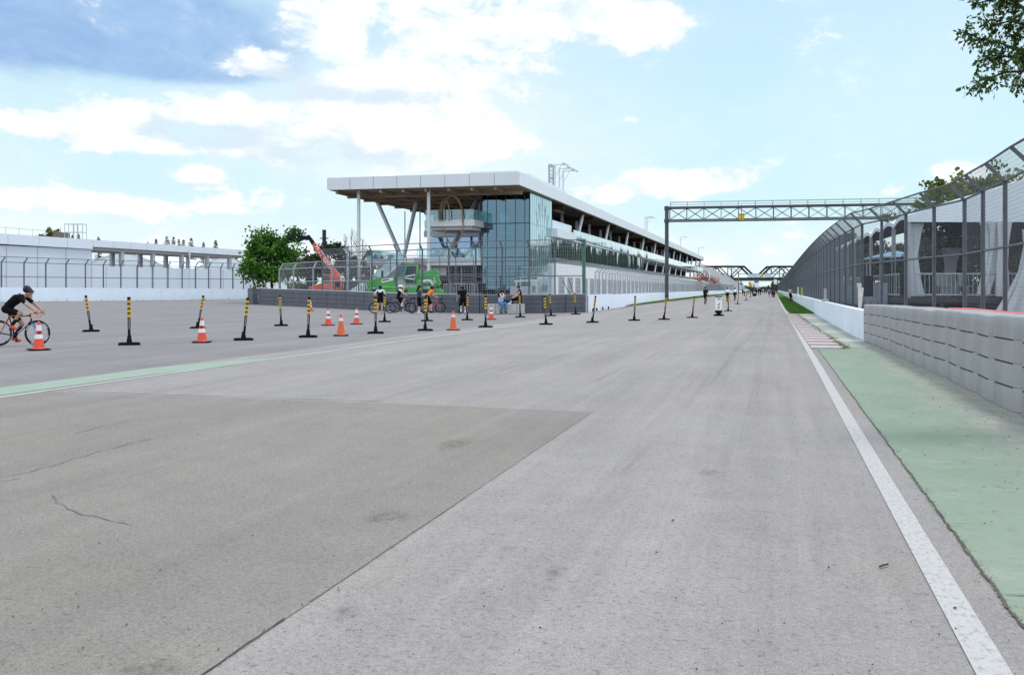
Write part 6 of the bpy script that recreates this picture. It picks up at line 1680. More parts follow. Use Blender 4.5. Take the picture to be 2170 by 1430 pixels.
def fuse(name, caps, m, parent, vox, smooth=3, ell=()):
    """one continuous skin over a set of tapered limbs"""
    b = MB()
    for c in caps: capsule(b, *c)
    for (ctr, sx, sy, sz, rot) in ell:
        o = len(b.v); nn, kk = 14, 10
        for i in range(kk + 1):
            t = math.pi * i / kk
            for j in range(nn):
                a = 2 * math.pi * j / nn; v = Vector((max(math.sin(t), 1e-3) * math.cos(a) * sx, max(math.sin(t), 1e-3) * math.sin(a) * sy, math.cos(t) * sz))
                if rot: v = Matrix.Rotation(rot, 3, 'X') @ v
                b.v.append(tuple(Vector(ctr) + v))
        for i in range(kk):
            for j in range(nn): j2 = (j + 1) % nn; b.face([o + i * nn + j, o + (i + 1) * nn + j, o + (i + 1) * nn + j2, o + i * nn + j2])
    t = b.build(name + '_tmp', m)
    r = t.modifiers.new('r', 'REMESH'); r.mode = 'VOXEL'; r.voxel_size = vox
    if smooth: s = t.modifiers.new('s', 'SMOOTH'); s.iterations = smooth; s.factor = .5
    dg = bpy.context.evaluated_depsgraph_get()
    me = bpy.data.meshes.new_from_object(t.evaluated_get(dg)); bpy.data.objects.remove(t)
    me.materials.clear(); me.materials.append(m); me.polygons.foreach_set('use_smooth', [True] * len(me.polygons))
    o = bpy.data.objects.new(name, me); COL.objects.link(o); o.parent = parent; return o
def stand(**k):
    J = dict(hipL=(-.09, 0, .92), hipR=(.09, 0, .92), kneeL=(-.10, .03, .50), kneeR=(.10, .03, .50), ankL=(-.10, -.02, .085), ankR=(.10, -.02, .085), toeL=(-.115, .15, .035), toeR=(.115, .15, .035),
             waist=(0, 0, 1.08), chest=(0, .0, 1.30), neck=(0, .0, 1.46), head=(0, .03, 1.60), shL=(-.185, 0, 1.41), shR=(.185, 0, 1.41), elL=(-.235, -.03, 1.13), elR=(.235, -.03, 1.13), wrL=(-.235, .07, .90), wrR=(.235, .07, .90))
    J.update(k); return {a: Vector(b) for a, b in J.items()}
def person(label, loc, rz, J, o, vox=.014, scale=1.0, group=None):
    """o: outfit - top, sleeve(0..2), bottom, leg(0..2), shoe, sock, hair / helmet, skin"""
    root = empty('person', loc, rz, label, 'person', group); root.scale = (scale,) * 3
    sk = skin(o.get('skin', 'light')); J = {a: Vector(b) for a, b in J.items()}; f = o.get('build', 1.0)
    hipc = (J['hipL'] + J['hipR']) / 2; fwd = (J['head'] - J['neck']); 
    lat = (J['shR'] - J['shL']).normalized(); up = (J['neck'] - J['waist']).normalized(); fr = up.cross(lat).normalized()
    def torso(g):
        w = [((J['hipL'] + Vector((0, 0, .02))), (J['hipR'] + Vector((0, 0, .02))), .098 * f + g, .098 * f + g)]
        for s in (-1, 1):
            w.append((hipc + lat * .055 * s + up * .03, J['waist'] + lat * .055 * s, .096 * f + g, .092 * f + g)); w.append((J['waist'] + lat * .055 * s, J['chest'] + lat * .075 * s, .092 * f + g, .108 * f + g))
            w.append((J['chest'] + lat * .07 * s, J['neck'] - up * .06 + lat * .07 * s, .105 * f + g, .07 * f + g))
        w.append((J['shL'], J['shR'], .060 * f + g, .060 * f + g)); return w
    hd_ = J['head']; hf = (J['toeR'] - J['ankR']); look = o.get('look'); look = Vector(look).normalized() if look else Vector((0, 1, -.1)).normalized()
    caps = torso(0) + [(J['neck'] - up * .05, hd_ - Vector((0, 0, .05)), .058, .052)]
    jaw = hd_ - Vector((0, 0, .065)) + look * .035
    caps += [(jaw, jaw + look * .02, .052, .040), (hd_ + look * .095 - Vector((0, 0, .02)), hd_ + look * .105 - Vector((0, 0, .045)), .010, .015)]
    side = look.cross(Vector((0, 0, 1))).normalized()
    for s in (-1, 1): caps.append((hd_ + side * .078 * s - Vector((0, 0, .01)), hd_ + side * .082 * s - Vector((0, 0, .04)), .018, .014))
    limbs = {}
    for S in 'LR':
        h, k, a, t = J['hip' + S], J['knee' + S], J['ank' + S], J['toe' + S]
        calf = k.lerp(a, .32) - (t - a).normalized() * .018
        caps += [(h, h.lerp(k, .5), .086 * f, .074 * f), (h.lerp(k, .5), k, .074 * f, .054), (k, calf, .052, .054 * f), (calf, a, .053 * f, .034), (a, t, .036, .026)]
        sh, e, w = J['sh' + S], J['el' + S], J['wr' + S]
        caps += [(sh, e, .050 * f, .040), (e, e.lerp(w, .3), .041, .040), (e.lerp(w, .3), w, .040, .027)]
        d = (w - e).normalized(); d = (d * .7 + Vector(o.get('hand' + S, d)) * .3).normalized() if o.get('hand' + S) else d
        nrm = d.cross(Vector((0, 0, 1)).cross(d)).normalized() * -1 if abs(d.z) < .95 else Vector((0, 1, 0)); ss = d.cross(nrm).normalized()
        pe = w + d * .075; caps += [(w + ss * .012, pe + ss * .022, .026, .024), (w - ss * .012, pe - ss * .022, .026, .024)]
        curl = o.get('curl', .5)
        for q, ln in enumerate((.065, .078, .074, .058)):
            b0 = pe + ss * (q - 1.5) * .021; m0 = b0 + (d * (1 - curl * .5) + nrm * curl * .6) * ln * .55; m1 = m0 + (d * (1 - curl) + nrm * curl) * ln * .45
            caps += [(b0, m0, .0095, .009), (m0, m1, .009, .0075)]
        tb = w + d * .025 + ss * .03; tm = tb + (ss * .6 + d * .6 + nrm * .3) * .04; caps += [(tb, tm, .012, .011), (tm, tm + (d * .8 + nrm * .5) * .03, .011, .009)]
    body = fuse('body', caps, sk, root, vox, 2, ell=[(hd_ + Vector((0, 0, .01)), .078, .098, .108, 0)])
    # clothes
    g = .012
    top = torso(g)[1:]
    sl = o.get('sleeve', .7)
    for S in 'LR':
        sh, e, w = J['sh' + S], J['el' + S], J['wr' + S]
        if sl > 0: top.append((sh, sh.lerp(e, min(sl, 1)), .052 * f + g, .047 + g * .8))
        if sl > 1: top.append((e, e.lerp(w, sl - 1), .043 + g * .6, .034 + g * .5))
    fuse('jersey', top, o['top'], root, vox)
    if o.get('sleevec'):
        cs = []
        for S in 'LR': sh, e = J['sh' + S], J['el' + S]; cs.append((sh + lat * (.02 if S == 'R' else -.02), sh.lerp(e, sl + .03), .056 * f + g + .004, .050 + g * .8 + .003))
        for k, c in enumerate(cs): fuse('sleeve', [c], o['sleevec'], root, vox)
    if o.get('yoke'):
        fuse('yoke', [(J['shL'] + lat * .03, J['shR'] - lat * .03, .066 + g, .066 + g), (J['chest'] + up * .04 + lat * .06, J['neck'] - up * .07 + lat * .06, .108 + g, .075 + g), (J['chest'] + up * .04 - lat * .06, J['neck'] - up * .07 - lat * .06, .108 + g, .075 + g)], o['yoke'], root, vox)
    lg = o.get('leg', .75)
    bt = [torso(g + .003)[0]] + [(hipc + lat * .055 * s + up * .02, J['waist'] + lat * .05 * s - up * .03, .100 * f + g, .092 * f + g) for s in (-1, 1)]
    for S in 'LR':
        h, k, a = J['hip' + S], J['knee' + S], J['ank' + S]; l0 = min(lg, 1)
        bt.append((h, h.lerp(k, l0 * .6), .088 * f + g, .078 * f + g)); bt.append((h.lerp(k, l0 * .6), h.lerp(k, l0), .078 * f + g, .064 * f + g + o.get('baggy', 0)))
        if lg > 1: bt.append((k, k.lerp(a, .35), .056 + g, .058 * f + g)); bt.append((k.lerp(a, .35), k.lerp(a, lg - 1), .058 * f + g, .042 + g))
    fuse('trousers' if lg > 1.3 else 'shorts', bt, o['bottom'], root, vox)
    for S in 'LR':
        k, a, t = J['knee' + S], J['ank' + S], J['toe' + S]; dirf = (t - a).normalized(); dn = (t - a); heel = a - Vector((dn.x, dn.y, 0)).normalized() * .035 + Vector((0, 0, -.045))
        if o.get('sock'): fuse('sock', [(a, a.lerp(k, o.get('sockh', .35)), .043, .052)], o['sock'], root, vox, 1)
        fuse('shoe', [(a - Vector((0, 0, .02)), t, .046, .034), (heel, t - Vector((0, 0, .002)), .036, .034)], o['shoe'], root, vox, 1)
    if o.get('helmet'):
        hp = hd_ + Vector((0, 0, .045)) - look * .01
        hm = fuse('helmet', [(hp - look * .07, hp + look * .075, .108, .092)], o['helmet'], root, vox * .8, 1)
        for v in hm.data.vertices:
            if v.co.z < hd_.z + .015: v.co.z = hd_.z + .015
    if o.get('hair'):
        hr = [(hd_ + Vector((0, 0, .03)) - look * .02, hd_ + Vector((0, 0, .05)) + look * .02, .100, .092), (hd_ - look * .035, hd_ - look * .04 - Vector((0, 0, .05)), .088, .07)]
        if o.get('long'):
            e_ = Vector(o['long']); hr += [(hd_ - look * .05, hd_ + e_ * .5, .08, .075), (hd_ + e_ * .5, hd_ + e_, .075, .035)]
        fuse('hair', hr, o['hair'], root, vox, 1)
    return root
BLK = cloth((.0055, .0055, .0065), 'black'); WHT = cloth((.62, .64, .68), 'white'); ORG = cloth((.72, .20, .05), 'orange'); GRY = cloth((.060, .066, .085), 'dark_grey'); NAVY = cloth((.012, .018, .045), 'navy'); DEN = cloth((.075, .19, .42), 'denim')
KHAKI = cloth((.42, .33, .24), 'khaki'); HAIR = cloth((.012, .009, .008), 'hair_dark'); HAIRB = cloth((.05, .03, .02), 'hair_brown'); HELM = mat('helmet_black', (.006, .006, .007), .35, spec=.25); HELW = mat('helmet_white', (.60, .61, .63), .3); SHW = cloth((.60, .60, .62), 'shoe_white'); SHR = cloth((.72, .10, .04), 'shoe_orange'); BLUE = cloth((.06, .10, .30), 'blue'); PINK = cloth((.50, .24, .25), 'pink')
RIDE = dict(hipL=(-.085, -.20, .96), hipR=(.085, -.20, .96), waist=(0, -.12, 1.10), chest=(0, .06, 1.25), neck=(0, .22, 1.33), head=(0, .375, 1.40), shL=(-.18, .20, 1.30), shR=(.18, .20, 1.30), elL=(-.23, .44, 1.09), elR=(.22, .42, 1.08), wrL=(-.20, .62, .935), wrR=(.20, .62, .935),
            kneeR=(.09, .20, .86), ankR=(.10, -.03, .55), toeR=(.11, .07, .46), kneeL=(-.09, .16, .58), ankL=(-.10, -.07, .215), toeL=(-.11, .09, .14))
# --- near cyclist, left edge
pc = W(31.5, 26.45); rz = math.atan2(CR.y, CR.x) - math.pi / 2 + .03
bike = make_bike(mat('frame_black', (.02, .021, .025), .3), mat('fork_blue', (.03, .10, .26), .3), mat('tape_orange', (.80, .24, .08), .6), mat('frame_lettering', (.45, .50, .58), .5))
bike.location = pc; bike.rotation_euler.z = rz; tag(bike, 'black and blue road bicycle with orange bar tape under the left cyclist', 'bicycle')
b = MB(); b.path([Vector((0, -.41, .34)) + Vector((.07, .01, .0)), Vector((.03, -.16, .75))], .010, 6); b.path([Vector((0, -.14, .79)), Vector((0, .30, .805))], .0195, 6); b.build('orange_stay', MATS['tape_orange'], bike, smooth=True)
w_ = [c for c in bike.children if c.name.startswith('wheel')]
for w in w_:
    H_ = Vector((0, -.41, .34)) if w is w_[0] else Vector((0, .59, .34)); b = MB()
    for a0 in (.5, 2.4, 4.2, 5.6):
        for k in range(5):
            a = a0 + k * .11; c = H_ + Vector((.0125, .297 * math.cos(a), .297 * math.sin(a))); b.obox(c, Vector((.001, 0, 0)), Vector((0, math.cos(a), math.sin(a))) * .011, Vector((0, -math.sin(a), math.cos(a))) * .010)
    b.build('lettering', MATS['white_decal'] if 'white_decal' in MATS else WHT, w)
P = person('cyclist in black kit and helmet crouched over the handlebar, at the left edge', pc, rz, RIDE, dict(top=BLK, sleeve=.62, bottom=BLK, leg=.72, shoe=SHR, sock=BLK, sockh=.42, helmet=HELM, hair=None, skin='tan', look=(0, .72, -.70), curl=.7), vox=.009)
b = MB(); f0 = Vector((0, .07, 1.36)); b.obox(Vector((.06, .12, 1.372)), Vector((.045, 0, 0)), Vector((0, .05, .022)), Vector((0, -.002, .006))); b.obox(Vector((.0, -.19, 1.135)), Vector((.05, 0, 0)), Vector((0, .055, .05)), Vector((0, -.006, .006)))
b.build('jersey_print', cloth((.40, .38, .42), 'print'), P)
# --- group by the charcoal barrier
AWAY = YAW
def at(u, v): return G(u, v)
o1 = make_bike(BLK, BLK, M_BTAPE, None); o1.location = at(805, 664.0) + CF * .35; o1.rotation_euler.z = YAW - math.pi / 2 + .1; tag(o1, 'black bicycle held by the standing rider in a white top', 'bicycle')
person('standing rider seen from behind in a white top and black bib, hand on hip', at(806, 664.3), YAW - .2, stand(elL=(-.40, -.06, 1.17), wrL=(-.20, .02, .98), elR=(.30, .10, 1.16), wrR=(.16, .22, 1.40), kneeL=(-.14, .0, .5), ankL=(-.17, -.03, .085), toeL=(-.2, .12, .035)),
       dict(top=BLK, yoke=WHT, sleeve=.6, sleevec=WHT, bottom=BLK, leg=.55, shoe=PINK, helmet=HELM, hair=HAIR, skin='light'))
bz = YAW - math.pi / 2
o2 = make_bike(BLK, BLK, M_BTAPE, None); o2.location = at(850.5, 662.6); o2.rotation_euler.z = bz; tag(o2, 'black bicycle under the rider in a white helmet', 'bicycle')
SIT = dict(hipL=(-.09, -.20, .97), hipR=(.09, -.20, .97), waist=(0, -.17, 1.13), chest=(0, -.11, 1.35), neck=(0, -.06, 1.50), head=(0, -.01, 1.63), shL=(-.18, -.08, 1.46), shR=(.18, -.08, 1.46), elL=(-.24, .05, 1.22), elR=(.24, .14, 1.32), wrL=(-.15, .28, 1.15), wrR=(.14, .20, 1.60),
           kneeR=(.11, .20, .86), ankR=(.12, .02, .50), toeR=(.12, .15, .42), kneeL=(-.16, .08, .53), ankL=(-.22, .05, .10), toeL=(-.24, .21, .045))
person('rider in a white helmet and black kit sitting on a bicycle, hand raised to face', at(850.5, 662.6), bz, SIT, dict(top=BLK, sleeve=.6, sleevec=WHT, bottom=BLK, leg=.8, shoe=SHW, sock=WHT, helmet=HELW, hair=HAIR, skin='light'))
o3 = make_bike(GRY, GRY, M_BTAPE, None); o3.location = at(882, 664.5) + CF * .25; o3.rotation_euler.z = YAW - math.pi / 2 - .75; tag(o3, 'dark grey bicycle turned half away beside the long haired rider', 'bicycle')
person('standing rider in a dark grey shirt and black shorts with long dark hair', at(888, 665.2), YAW - 1.15, stand(elL=(-.22, .10, 1.14), wrL=(-.10, .33, 1.16), elR=(.22, .10, 1.14), wrR=(.08, .35, 1.16)), dict(top=GRY, sleeve=.75, bottom=BLK, leg=.92, baggy=.02, shoe=SHW, sock=WHT, hair=HAIR, long=(-.22, -.12, -.22), skin='light'))
RED = mat('bike_red', (.55, .03, .03), .3)
o4 = make_bike(RED, RED, M_BTAPE, None); o4.location = at(913.5, 662.8); o4.rotation_euler.z = bz + .12; tag(o4, 'red bicycle under the rider in the orange jersey', 'bicycle')
S2 = dict(SIT); S2.update(waist=(0, -.14, 1.12), chest=(.0, .0, 1.32), neck=(0, .10, 1.45), head=(0, .17, 1.57), shL=(-.18, .07, 1.40), shR=(.18, .07, 1.40), elL=(-.25, .22, 1.18), elR=(.25, .20, 1.17), wrL=(-.2, .45, 1.0), wrR=(.18, .40, 1.02), kneeR=(.16, .02, .55), ankR=(.20, -.02, .12), toeR=(.22, .13, .06))
person('rider in an orange jersey with black shoulders leaning on a red bicycle', at(912, 663.2) - CF * .02, bz + .5, S2, dict(top=ORG, yoke=BLK, sleeve=.65, bottom=BLK, leg=.8, shoe=BLK, helmet=HELM, hair=HAIR, skin='light', build=1.1))
o5 = make_bike(BLK, BLK, M_BTAPE, None); o5.location = at(974, 665); o5.rotation_euler.z = YAW + .18; tag(o5, 'black bicycle seen end on beside the rider in all black', 'bicycle')
person('rider in all black seen from behind, pushing a bicycle on the left', at(982, 666), YAW + .12, stand(waist=(-.02, .02, 1.08), chest=(-.05, .06, 1.29), neck=(-.06, .11, 1.44), head=(-.03, .17, 1.57), shL=(-.23, .09, 1.38), shR=(.12, .08, 1.41), elL=(-.34, .14, 1.12), wrL=(-.36, .26, .93), elR=(.20, .12, 1.14), wrR=(.12, .28, 1.05), kneeL=(-.12, .16, .55), ankL=(-.14, .05, .16), toeL=(-.14, .2, .08)),
       dict(top=BLK, sleeve=.7, bottom=BLK, leg=.9, baggy=.015, shoe=BLK, sock=WHT, helmet=HELM, hair=HAIR, skin='light'))
# seated woman and standing man
sl = at(1061, 665.0); zs = .60
person('seated woman with long dark hair, white top and blue jeans, looking down', Vector((sl.x, sl.y, 0)) + CF * -.17, bz - .95,
       stand(hipL=(-.09, 0, .69), hipR=(.09, 0, .69), kneeL=(-.10, .40, .62), kneeR=(.10, .36, .58), ankL=(-.10, .34, .18), ankR=(.08, .10, .16), toeL=(-.11, .48, .10), toeR=(.08, .24, .08), waist=(0, .03, .84), chest=(0, .07, 1.05), neck=(0, .11, 1.20), head=(0, .17, 1.32), shL=(-.17, .09, 1.16), shR=(.17, .09, 1.16), elL=(-.20, .22, .93), elR=(.20, .22, .92), wrL=(-.06, .36, 1.06), wrR=(.06, .38, 1.04)),
       dict(top=WHT, sleeve=.5, sleevec=HAIR, bottom=DEN, leg=1.9, shoe=BLK, hair=HAIR, long=(.02, -.10, -.26), skin='light', look=(0, .9, -.45)))
b = MB(); capsule(b, (0, 0, .12), (.32, .1, .07), .13, .09); capsule(b, (-.12, .05, .18), (.1, .05, .12), .11, .12); o = b.build('bag', NAVY, loc=at(1074, 664.9) + CF * .3 + Vector((0, 0, .57)), smooth=True); tag(o, 'dark navy bag lying on the concrete block beside the seated woman', 'bag')
man = at(1101, 664.6)
person('man in a black sleeveless shirt with one foot up on a concrete block', Vector((man.x, man.y, 0)) - CF * .32, bz + math.pi + .1,
       stand(kneeL=(-.09, .02, .50), ankL=(-.10, -.08, .085), toeL=(-.11, .09, .035), hipR=(.09, .05, .94), kneeR=(.12, .42, .86), ankR=(.14, .56, .67), toeR=(.14, .70, .63), waist=(0, -.01, 1.10), chest=(0, .0, 1.32), neck=(0, .03, 1.47), head=(0, .08, 1.60), elL=(-.24, .12, 1.16), wrL=(-.12, .34, 1.02), elR=(.24, .14, 1.16), wrR=(.15, .38, 1.03)),
       dict(top=BLK, sleeve=0, bottom=BLK, leg=.95, baggy=.03, shoe=SHW, sock=WHT, hair=HAIRB, skin='light', look=(0, .9, -.4)))
# --- riders and walkers far down the track
def far_d(hpx, h=1.75): return h * FPX / hpx
def make_far(top, bottom, helmet, pose, oo=None):
    d = dict(top=top, sleeve=.65, bottom=bottom, leg=.75, shoe=BLK, helmet=helmet, skin='tan', hair=HAIR if not helmet else None); d.update(oo or {}); return person('far', (0, 0, -50), 0, pose, d, vox=.024)
RB = dict(RIDE); RB.update(waist=(0, -.14, 1.13), chest=(0, -.02, 1.32), neck=(0, .08, 1.45), head=(0, .15, 1.58), shL=(-.18, .05, 1.40), shR=(.18, .05, 1.40))
FG = 'riders and walkers far down the track'
p_blk, p_wht = make_far(BLK, BLK, HELM, RB), make_far(WHT, BLK, HELM, RB)
p_run = make_far(WHT, BLUE, None, stand(kneeL=(-.1, .2, .56), ankL=(-.1, -.05, .25), toeL=(-.1, .08, .15), elL=(-.25, -.1, 1.18), wrL=(-.2, .12, 1.15), elR=(.25, -.12, 1.15), wrR=(.2, .1, 1.1)), dict(hair=HAIR, top=cloth((.20, .22, .42), 'blue_white')))
p_walk = make_far(GRY, BLK, None, stand(kneeL=(-.1, .12, .52), ankL=(-.1, .10, .09), toeL=(-.1, .26, .04)), dict(leg=1.9))
b_far = make_bike(BLK, BLK, M_BTAPE, None, True)
FAR = [('r', p_blk, 1495, 645.5, 69.5, 'lone cyclist in black right of the dark gantry column'), ('r', p_wht, 1541.5, 640, 95, 'left of the two cyclists in white tops'), ('r', p_wht, 1557.5, 638.5, 112, 'right of the two cyclists in white tops, beside a striped post'),
       ('r', p_blk, 1574, 0, 250, 'small dark rider left of the first group'), ('r', p_wht, 1577.6, 0, 205, 'small rider in white left of the far posts'), ('r', p_wht, 1585, 0, 275, 'small rider in white under the ochre board'), ('r', p_blk, 1591, 0, 240, 'dark rider just left of the second farthest post'), ('r', p_blk, 1595.5, 0, 235, 'dark rider between the two farthest posts'),
       ('r', p_blk, 1603, 0, 225, 'dark rider below the white board, on the left'), ('r', p_blk, 1607.5, 0, 245, 'dark rider below the white board, in the middle'), ('r', p_blk, 1612, 0, 230, 'dark rider below the white board, on the right'), ('r', p_wht, 1617, 0, 310, 'tiny pale rider in the middle of the far pack'), ('w', p_walk, 1620.5, 0, 340, 'tiny walker left of the far pack end'), ('w', p_walk, 1624, 0, 330, 'tiny walker just left of the runner'),
       ('w', p_run, 1629.7, 0, 178, 'runner in blue and white in the middle of the track'), ('w', p_walk, 1637, 0, 172, 'left of two dark figures standing by the right edge'), ('w', p_walk, 1640.5, 0, 178, 'right of two dark figures standing by the right edge'), ('r', p_blk, 1633, 0, 320, 'tiny dark rider between the runner and the standing pair')]
used = set()
for kind, pr, u, v, d, lab in FAR:
    d = FPX * CAMH / (v - HOR) if v else d
    pos = W(u, d); o = pr if pr.name not in used else copy_tree(pr); used.add(pr.name)
    o.location = pos; o.rotation_euler.z = random.Random(u).uniform(-.15, .15); tag(o, lab, 'person', FG)
    if kind == 'r':
        k = b_far if 'b' not in used else copy_tree(b_far); used.add('b'); k.location = pos; k.rotation_euler.z = o.rotation_euler.z
        tag(k, 'bicycle of the ' + lab.split(',')[0].replace('left of the two', 'left one of two').replace('right of the two', 'right one of two'), 'bicycle', 'bicycles far down the track')
p = W(1661.5, 118); p.x = 1.95
person('person in a khaki top and black trousers leaning on the right wall', p, -.6, stand(hipL=(-.09, -.12, .92), hipR=(.09, -.12, .92), waist=(0, -.16, 1.08), chest=(0, -.20, 1.3), neck=(0, -.2, 1.46), head=(0, -.16, 1.6), shL=(-.18, -.2, 1.41), shR=(.18, -.2, 1.41), elL=(-.24, -.1, 1.15), wrL=(-.1, .08, 1.15), elR=(.24, -.1, 1.15), wrR=(.1, .08, 1.15), ankL=(-.1, .12, .085), toeL=(-.11, .29, .035), ankR=(.1, .16, .085), toeR=(.11, .33, .035)), dict(top=KHAKI, sleeve=.8, bottom=BLK, leg=1.9, shoe=BLK, hair=HAIR, skin='tan'), vox=.02)
p = W(1599, 215); b = MB(); b.lathe([(0, 0), (.3, .02), (.36, .3), (.34, .58), (0, .62)], 12); tag(b.build('rubber_drum', M_BLACK, loc=p, smooth=True), 'small black drum on the track near the farthest striped post', 'drum')
# ------------------------------------------------------------------ trees
def leafmat(name, c, c2, sc=.6):
    m = bpy.data.materials.new(name); m.use_nodes = True
    N, L = m.node_tree.nodes, m.node_tree.links; N.remove(N['Principled BSDF']); out = N['Material Output']
    g = N.new('ShaderNodeTexCoord'); n = N.new('ShaderNodeTexNoise'); n.inputs['Scale'].default_value = sc; n.inputs['Detail'].default_value = 5; L.new(g.outputs['Object'], n.inputs['Vector'])
    r = N.new('ShaderNodeMapRange'); L.new(n.outputs['Fac'], r.inputs[0]); r.inputs[1].default_value = .35; r.inputs[2].default_value = .65
    x = N.new('ShaderNodeMix'); x.data_type = 'RGBA'; L.new(r.outputs[0], x.inputs[0]); x.inputs[6].default_value = (*c, 1); x.inputs[7].default_value = (*c2, 1)
    d = N.new('ShaderNodeBsdfDiffuse'); t = N.new('ShaderNodeBsdfTranslucent'); gl = N.new('ShaderNodeBsdfGlossy'); gl.inputs['Roughness'].default_value = .5; gl.inputs['Color'].default_value = (.5, .5, .5, 1)
    L.new(x.outputs[2], d.inputs[0]); L.new(x.outputs[2], t.inputs[0])
    m1 = N.new('ShaderNodeMixShader'); m1.inputs[0].default_value = .35; L.new(d.outputs[0], m1.inputs[1]); L.new(t.outputs[0], m1.inputs[2])
    m2 = N.new('ShaderNodeMixShader'); m2.inputs[0].default_value = .04; L.new(m1.outputs[0], m2.inputs[1]); L.new(gl.outputs[0], m2.inputs[2]); L.new(m2.outputs[0], out.inputs[0]); return m
L_BRI = [leafmat('leaf_bright', (.050, .155, .010), (.085, .21, .018)), leafmat('leaf_mid', (.024, .085, .007), (.042, .12, .011))]
L_OLV = [leafmat('leaf_olive', (.075, .085, .032), (.045, .06, .022)), leafmat('leaf_dark', (.03, .042, .018), (.05, .055, .028))]
L_YEL = [leafmat('leaf_spring', (.16, .19, .035), (.11, .15, .025)), leafmat('leaf_spring_dark', (.06, .095, .018), (.085, .12, .02))]
L_DUL = [leafmat('leaf_dull', (.07, .095, .035), (.045, .065, .025)), leafmat('leaf_dull_dark', (.035, .05, .02), (.05, .065, .028))]
L_CON = [leafmat('needle_dark', (.018, .030, .018), (.03, .045, .025)), leafmat('needle', (.03, .045, .028), (.022, .035, .02))]
L_MAP = [leafmat('leaf_maple', (.045, .105, .012), (.075, .15, .02), 3), leafmat('leaf_maple_dark', (.022, .05, .010), (.035, .07, .012), 3)]
M_BARK = mat('bark', (.085, .068, .052), .95, var=.5, scale=6, stretch=(3, 3, .6), bump=.5, bscale=14)
M_BARKD = mat('bark_dark', (.035, .030, .026), .95, var=.4, scale=6)
def leaf(b, p, d, s, rnd, w=.42):
    n = d.cross(Vector((rnd.gauss(0, 1), rnd.gauss(0, 1), rnd.gauss(0, 1))))
    if n.length < 1e-4: return
    q = n.normalized() * s * w; b.add([p, p + d * s * .45 + q, p + d * s, p + d * s * .45 - q], [(0, 1, 2, 3)])
def tree(label, pos, h, rx, rz_, zc, nclump, nleaf, ls, mats, seed, trunk_r=.16, group=None, bark=None, name='broadleaf_tree', spread=.55):
    rnd = random.Random(seed); root = empty(name, pos, 0, label, 'tree', group)
    tb = MB(); top = Vector((rnd.uniform(-.3, .3), rnd.uniform(-.3, .3), zc))
    base = [Vector((0, 0, 0)), Vector((rnd.uniform(-.1, .1), 0, zc * .25)), top * .55 + Vector((0, 0, 0)), top, top + Vector((0, 0, rz_ * .6))]
    tb.path(base, trunk_r, 8, radii=[trunk_r * 1.25, trunk_r, trunk_r * .85, trunk_r * .6, trunk_r * .2])
    cl = []
    lobes = []
    for i in range(11):
        a = rnd.random() * 6.28; zz = rnd.uniform(-.65, .95); q = math.sqrt(max(0, 1 - zz * zz)); lobes.append(Vector((math.cos(a) * q, math.sin(a) * q, zz)) * rnd.uniform(.68, .98))
    for i in range(nclump):
        while True:
            v = Vector((rnd.uniform(-1, 1), rnd.uniform(-1, 1), rnd.uniform(-1, 1)))
            if .18 < v.length < 1: break
        v = v.normalized() * (v.length ** .55)
        if rnd.random() < .72: v = rnd.choice(lobes) + Vector((rnd.gauss(0, .19), rnd.gauss(0, .19), rnd.gauss(0, .15)))
        elif v.length > .75: v *= .75
        c = Vector((v.x * rx * (1 - .25 * max(0, v.z)), v.y * rx * (1 - .25 * max(0, v.z)), zc + v.z * rz_)); cl.append(c)
        if i % max(1, nclump // 26) == 0:
            s0 = Vector((0, 0, zc * .45 + rnd.random() * (zc * .5 + rz_ * .2))); mid = s0.lerp(c, .5) + Vector((0, 0, -.15 * rx)); tb.path([s0, mid, c], .04, 5, radii=[trunk_r * .42, trunk_r * .25, trunk_r * .06])
    tb.build('trunk', bark or M_BARK, root, smooth=True)
    b = MB()
    for c in cl:
        b.m = int(rnd.random() < .5); cs = spread * rx * rnd.uniform(.11, .25); out = (c - Vector((0, 0, zc))).normalized()
        for _ in range(nleaf):
            p = c + Vector((rnd.gauss(0, cs), rnd.gauss(0, cs), rnd.gauss(0, cs * .7)))
            d = (out * .5 + Vector((rnd.gauss(0, .7), rnd.gauss(0, .7), rnd.gauss(-.15, .6)))).normalized(); leaf(b, p, d, ls * rnd.uniform(.6, 1.3), rnd)
    b.build('crown', mats, root, normals=False); return root
def conifer(label, pos, h, r, seed, group=None):
    rnd = random.Random(seed); root = empty('conifer_tree', pos, 0, label, 'tree', group)
    MB().path([(0, 0, 0), (0, 0, h * .5), (0, 0, h)], .2, 7, radii=[.28, .18, .03]).build('trunk', M_BARKD, root)
    b = MB()
    for i in range(230):
        t = rnd.random() ** .8; z = h * (.10 + .88 * t); rr = r * 1.45 * (1 - t) ** .75 * rnd.uniform(.5, 1.15) + .06; a = rnd.random() * 6.28
        s0 = Vector((0, 0, z)); tip = Vector((math.cos(a) * rr, math.sin(a) * rr, z - rr * rnd.uniform(.05, .45)))
        for q in range(12):
            f = rnd.uniform(.1, 1); p = s0.lerp(tip, f); d = Vector((math.cos(a + rnd.uniform(-1.2, 1.2)), math.sin(a + rnd.uniform(-1.2, 1.2)), rnd.uniform(-.7, .5))); b.m = int(rnd.random() < .5); leaf(b, p, d.normalized(), rnd.uniform(.16, .36), rnd, .22)
    b.build('crown', L_CON, root, normals=False); return root
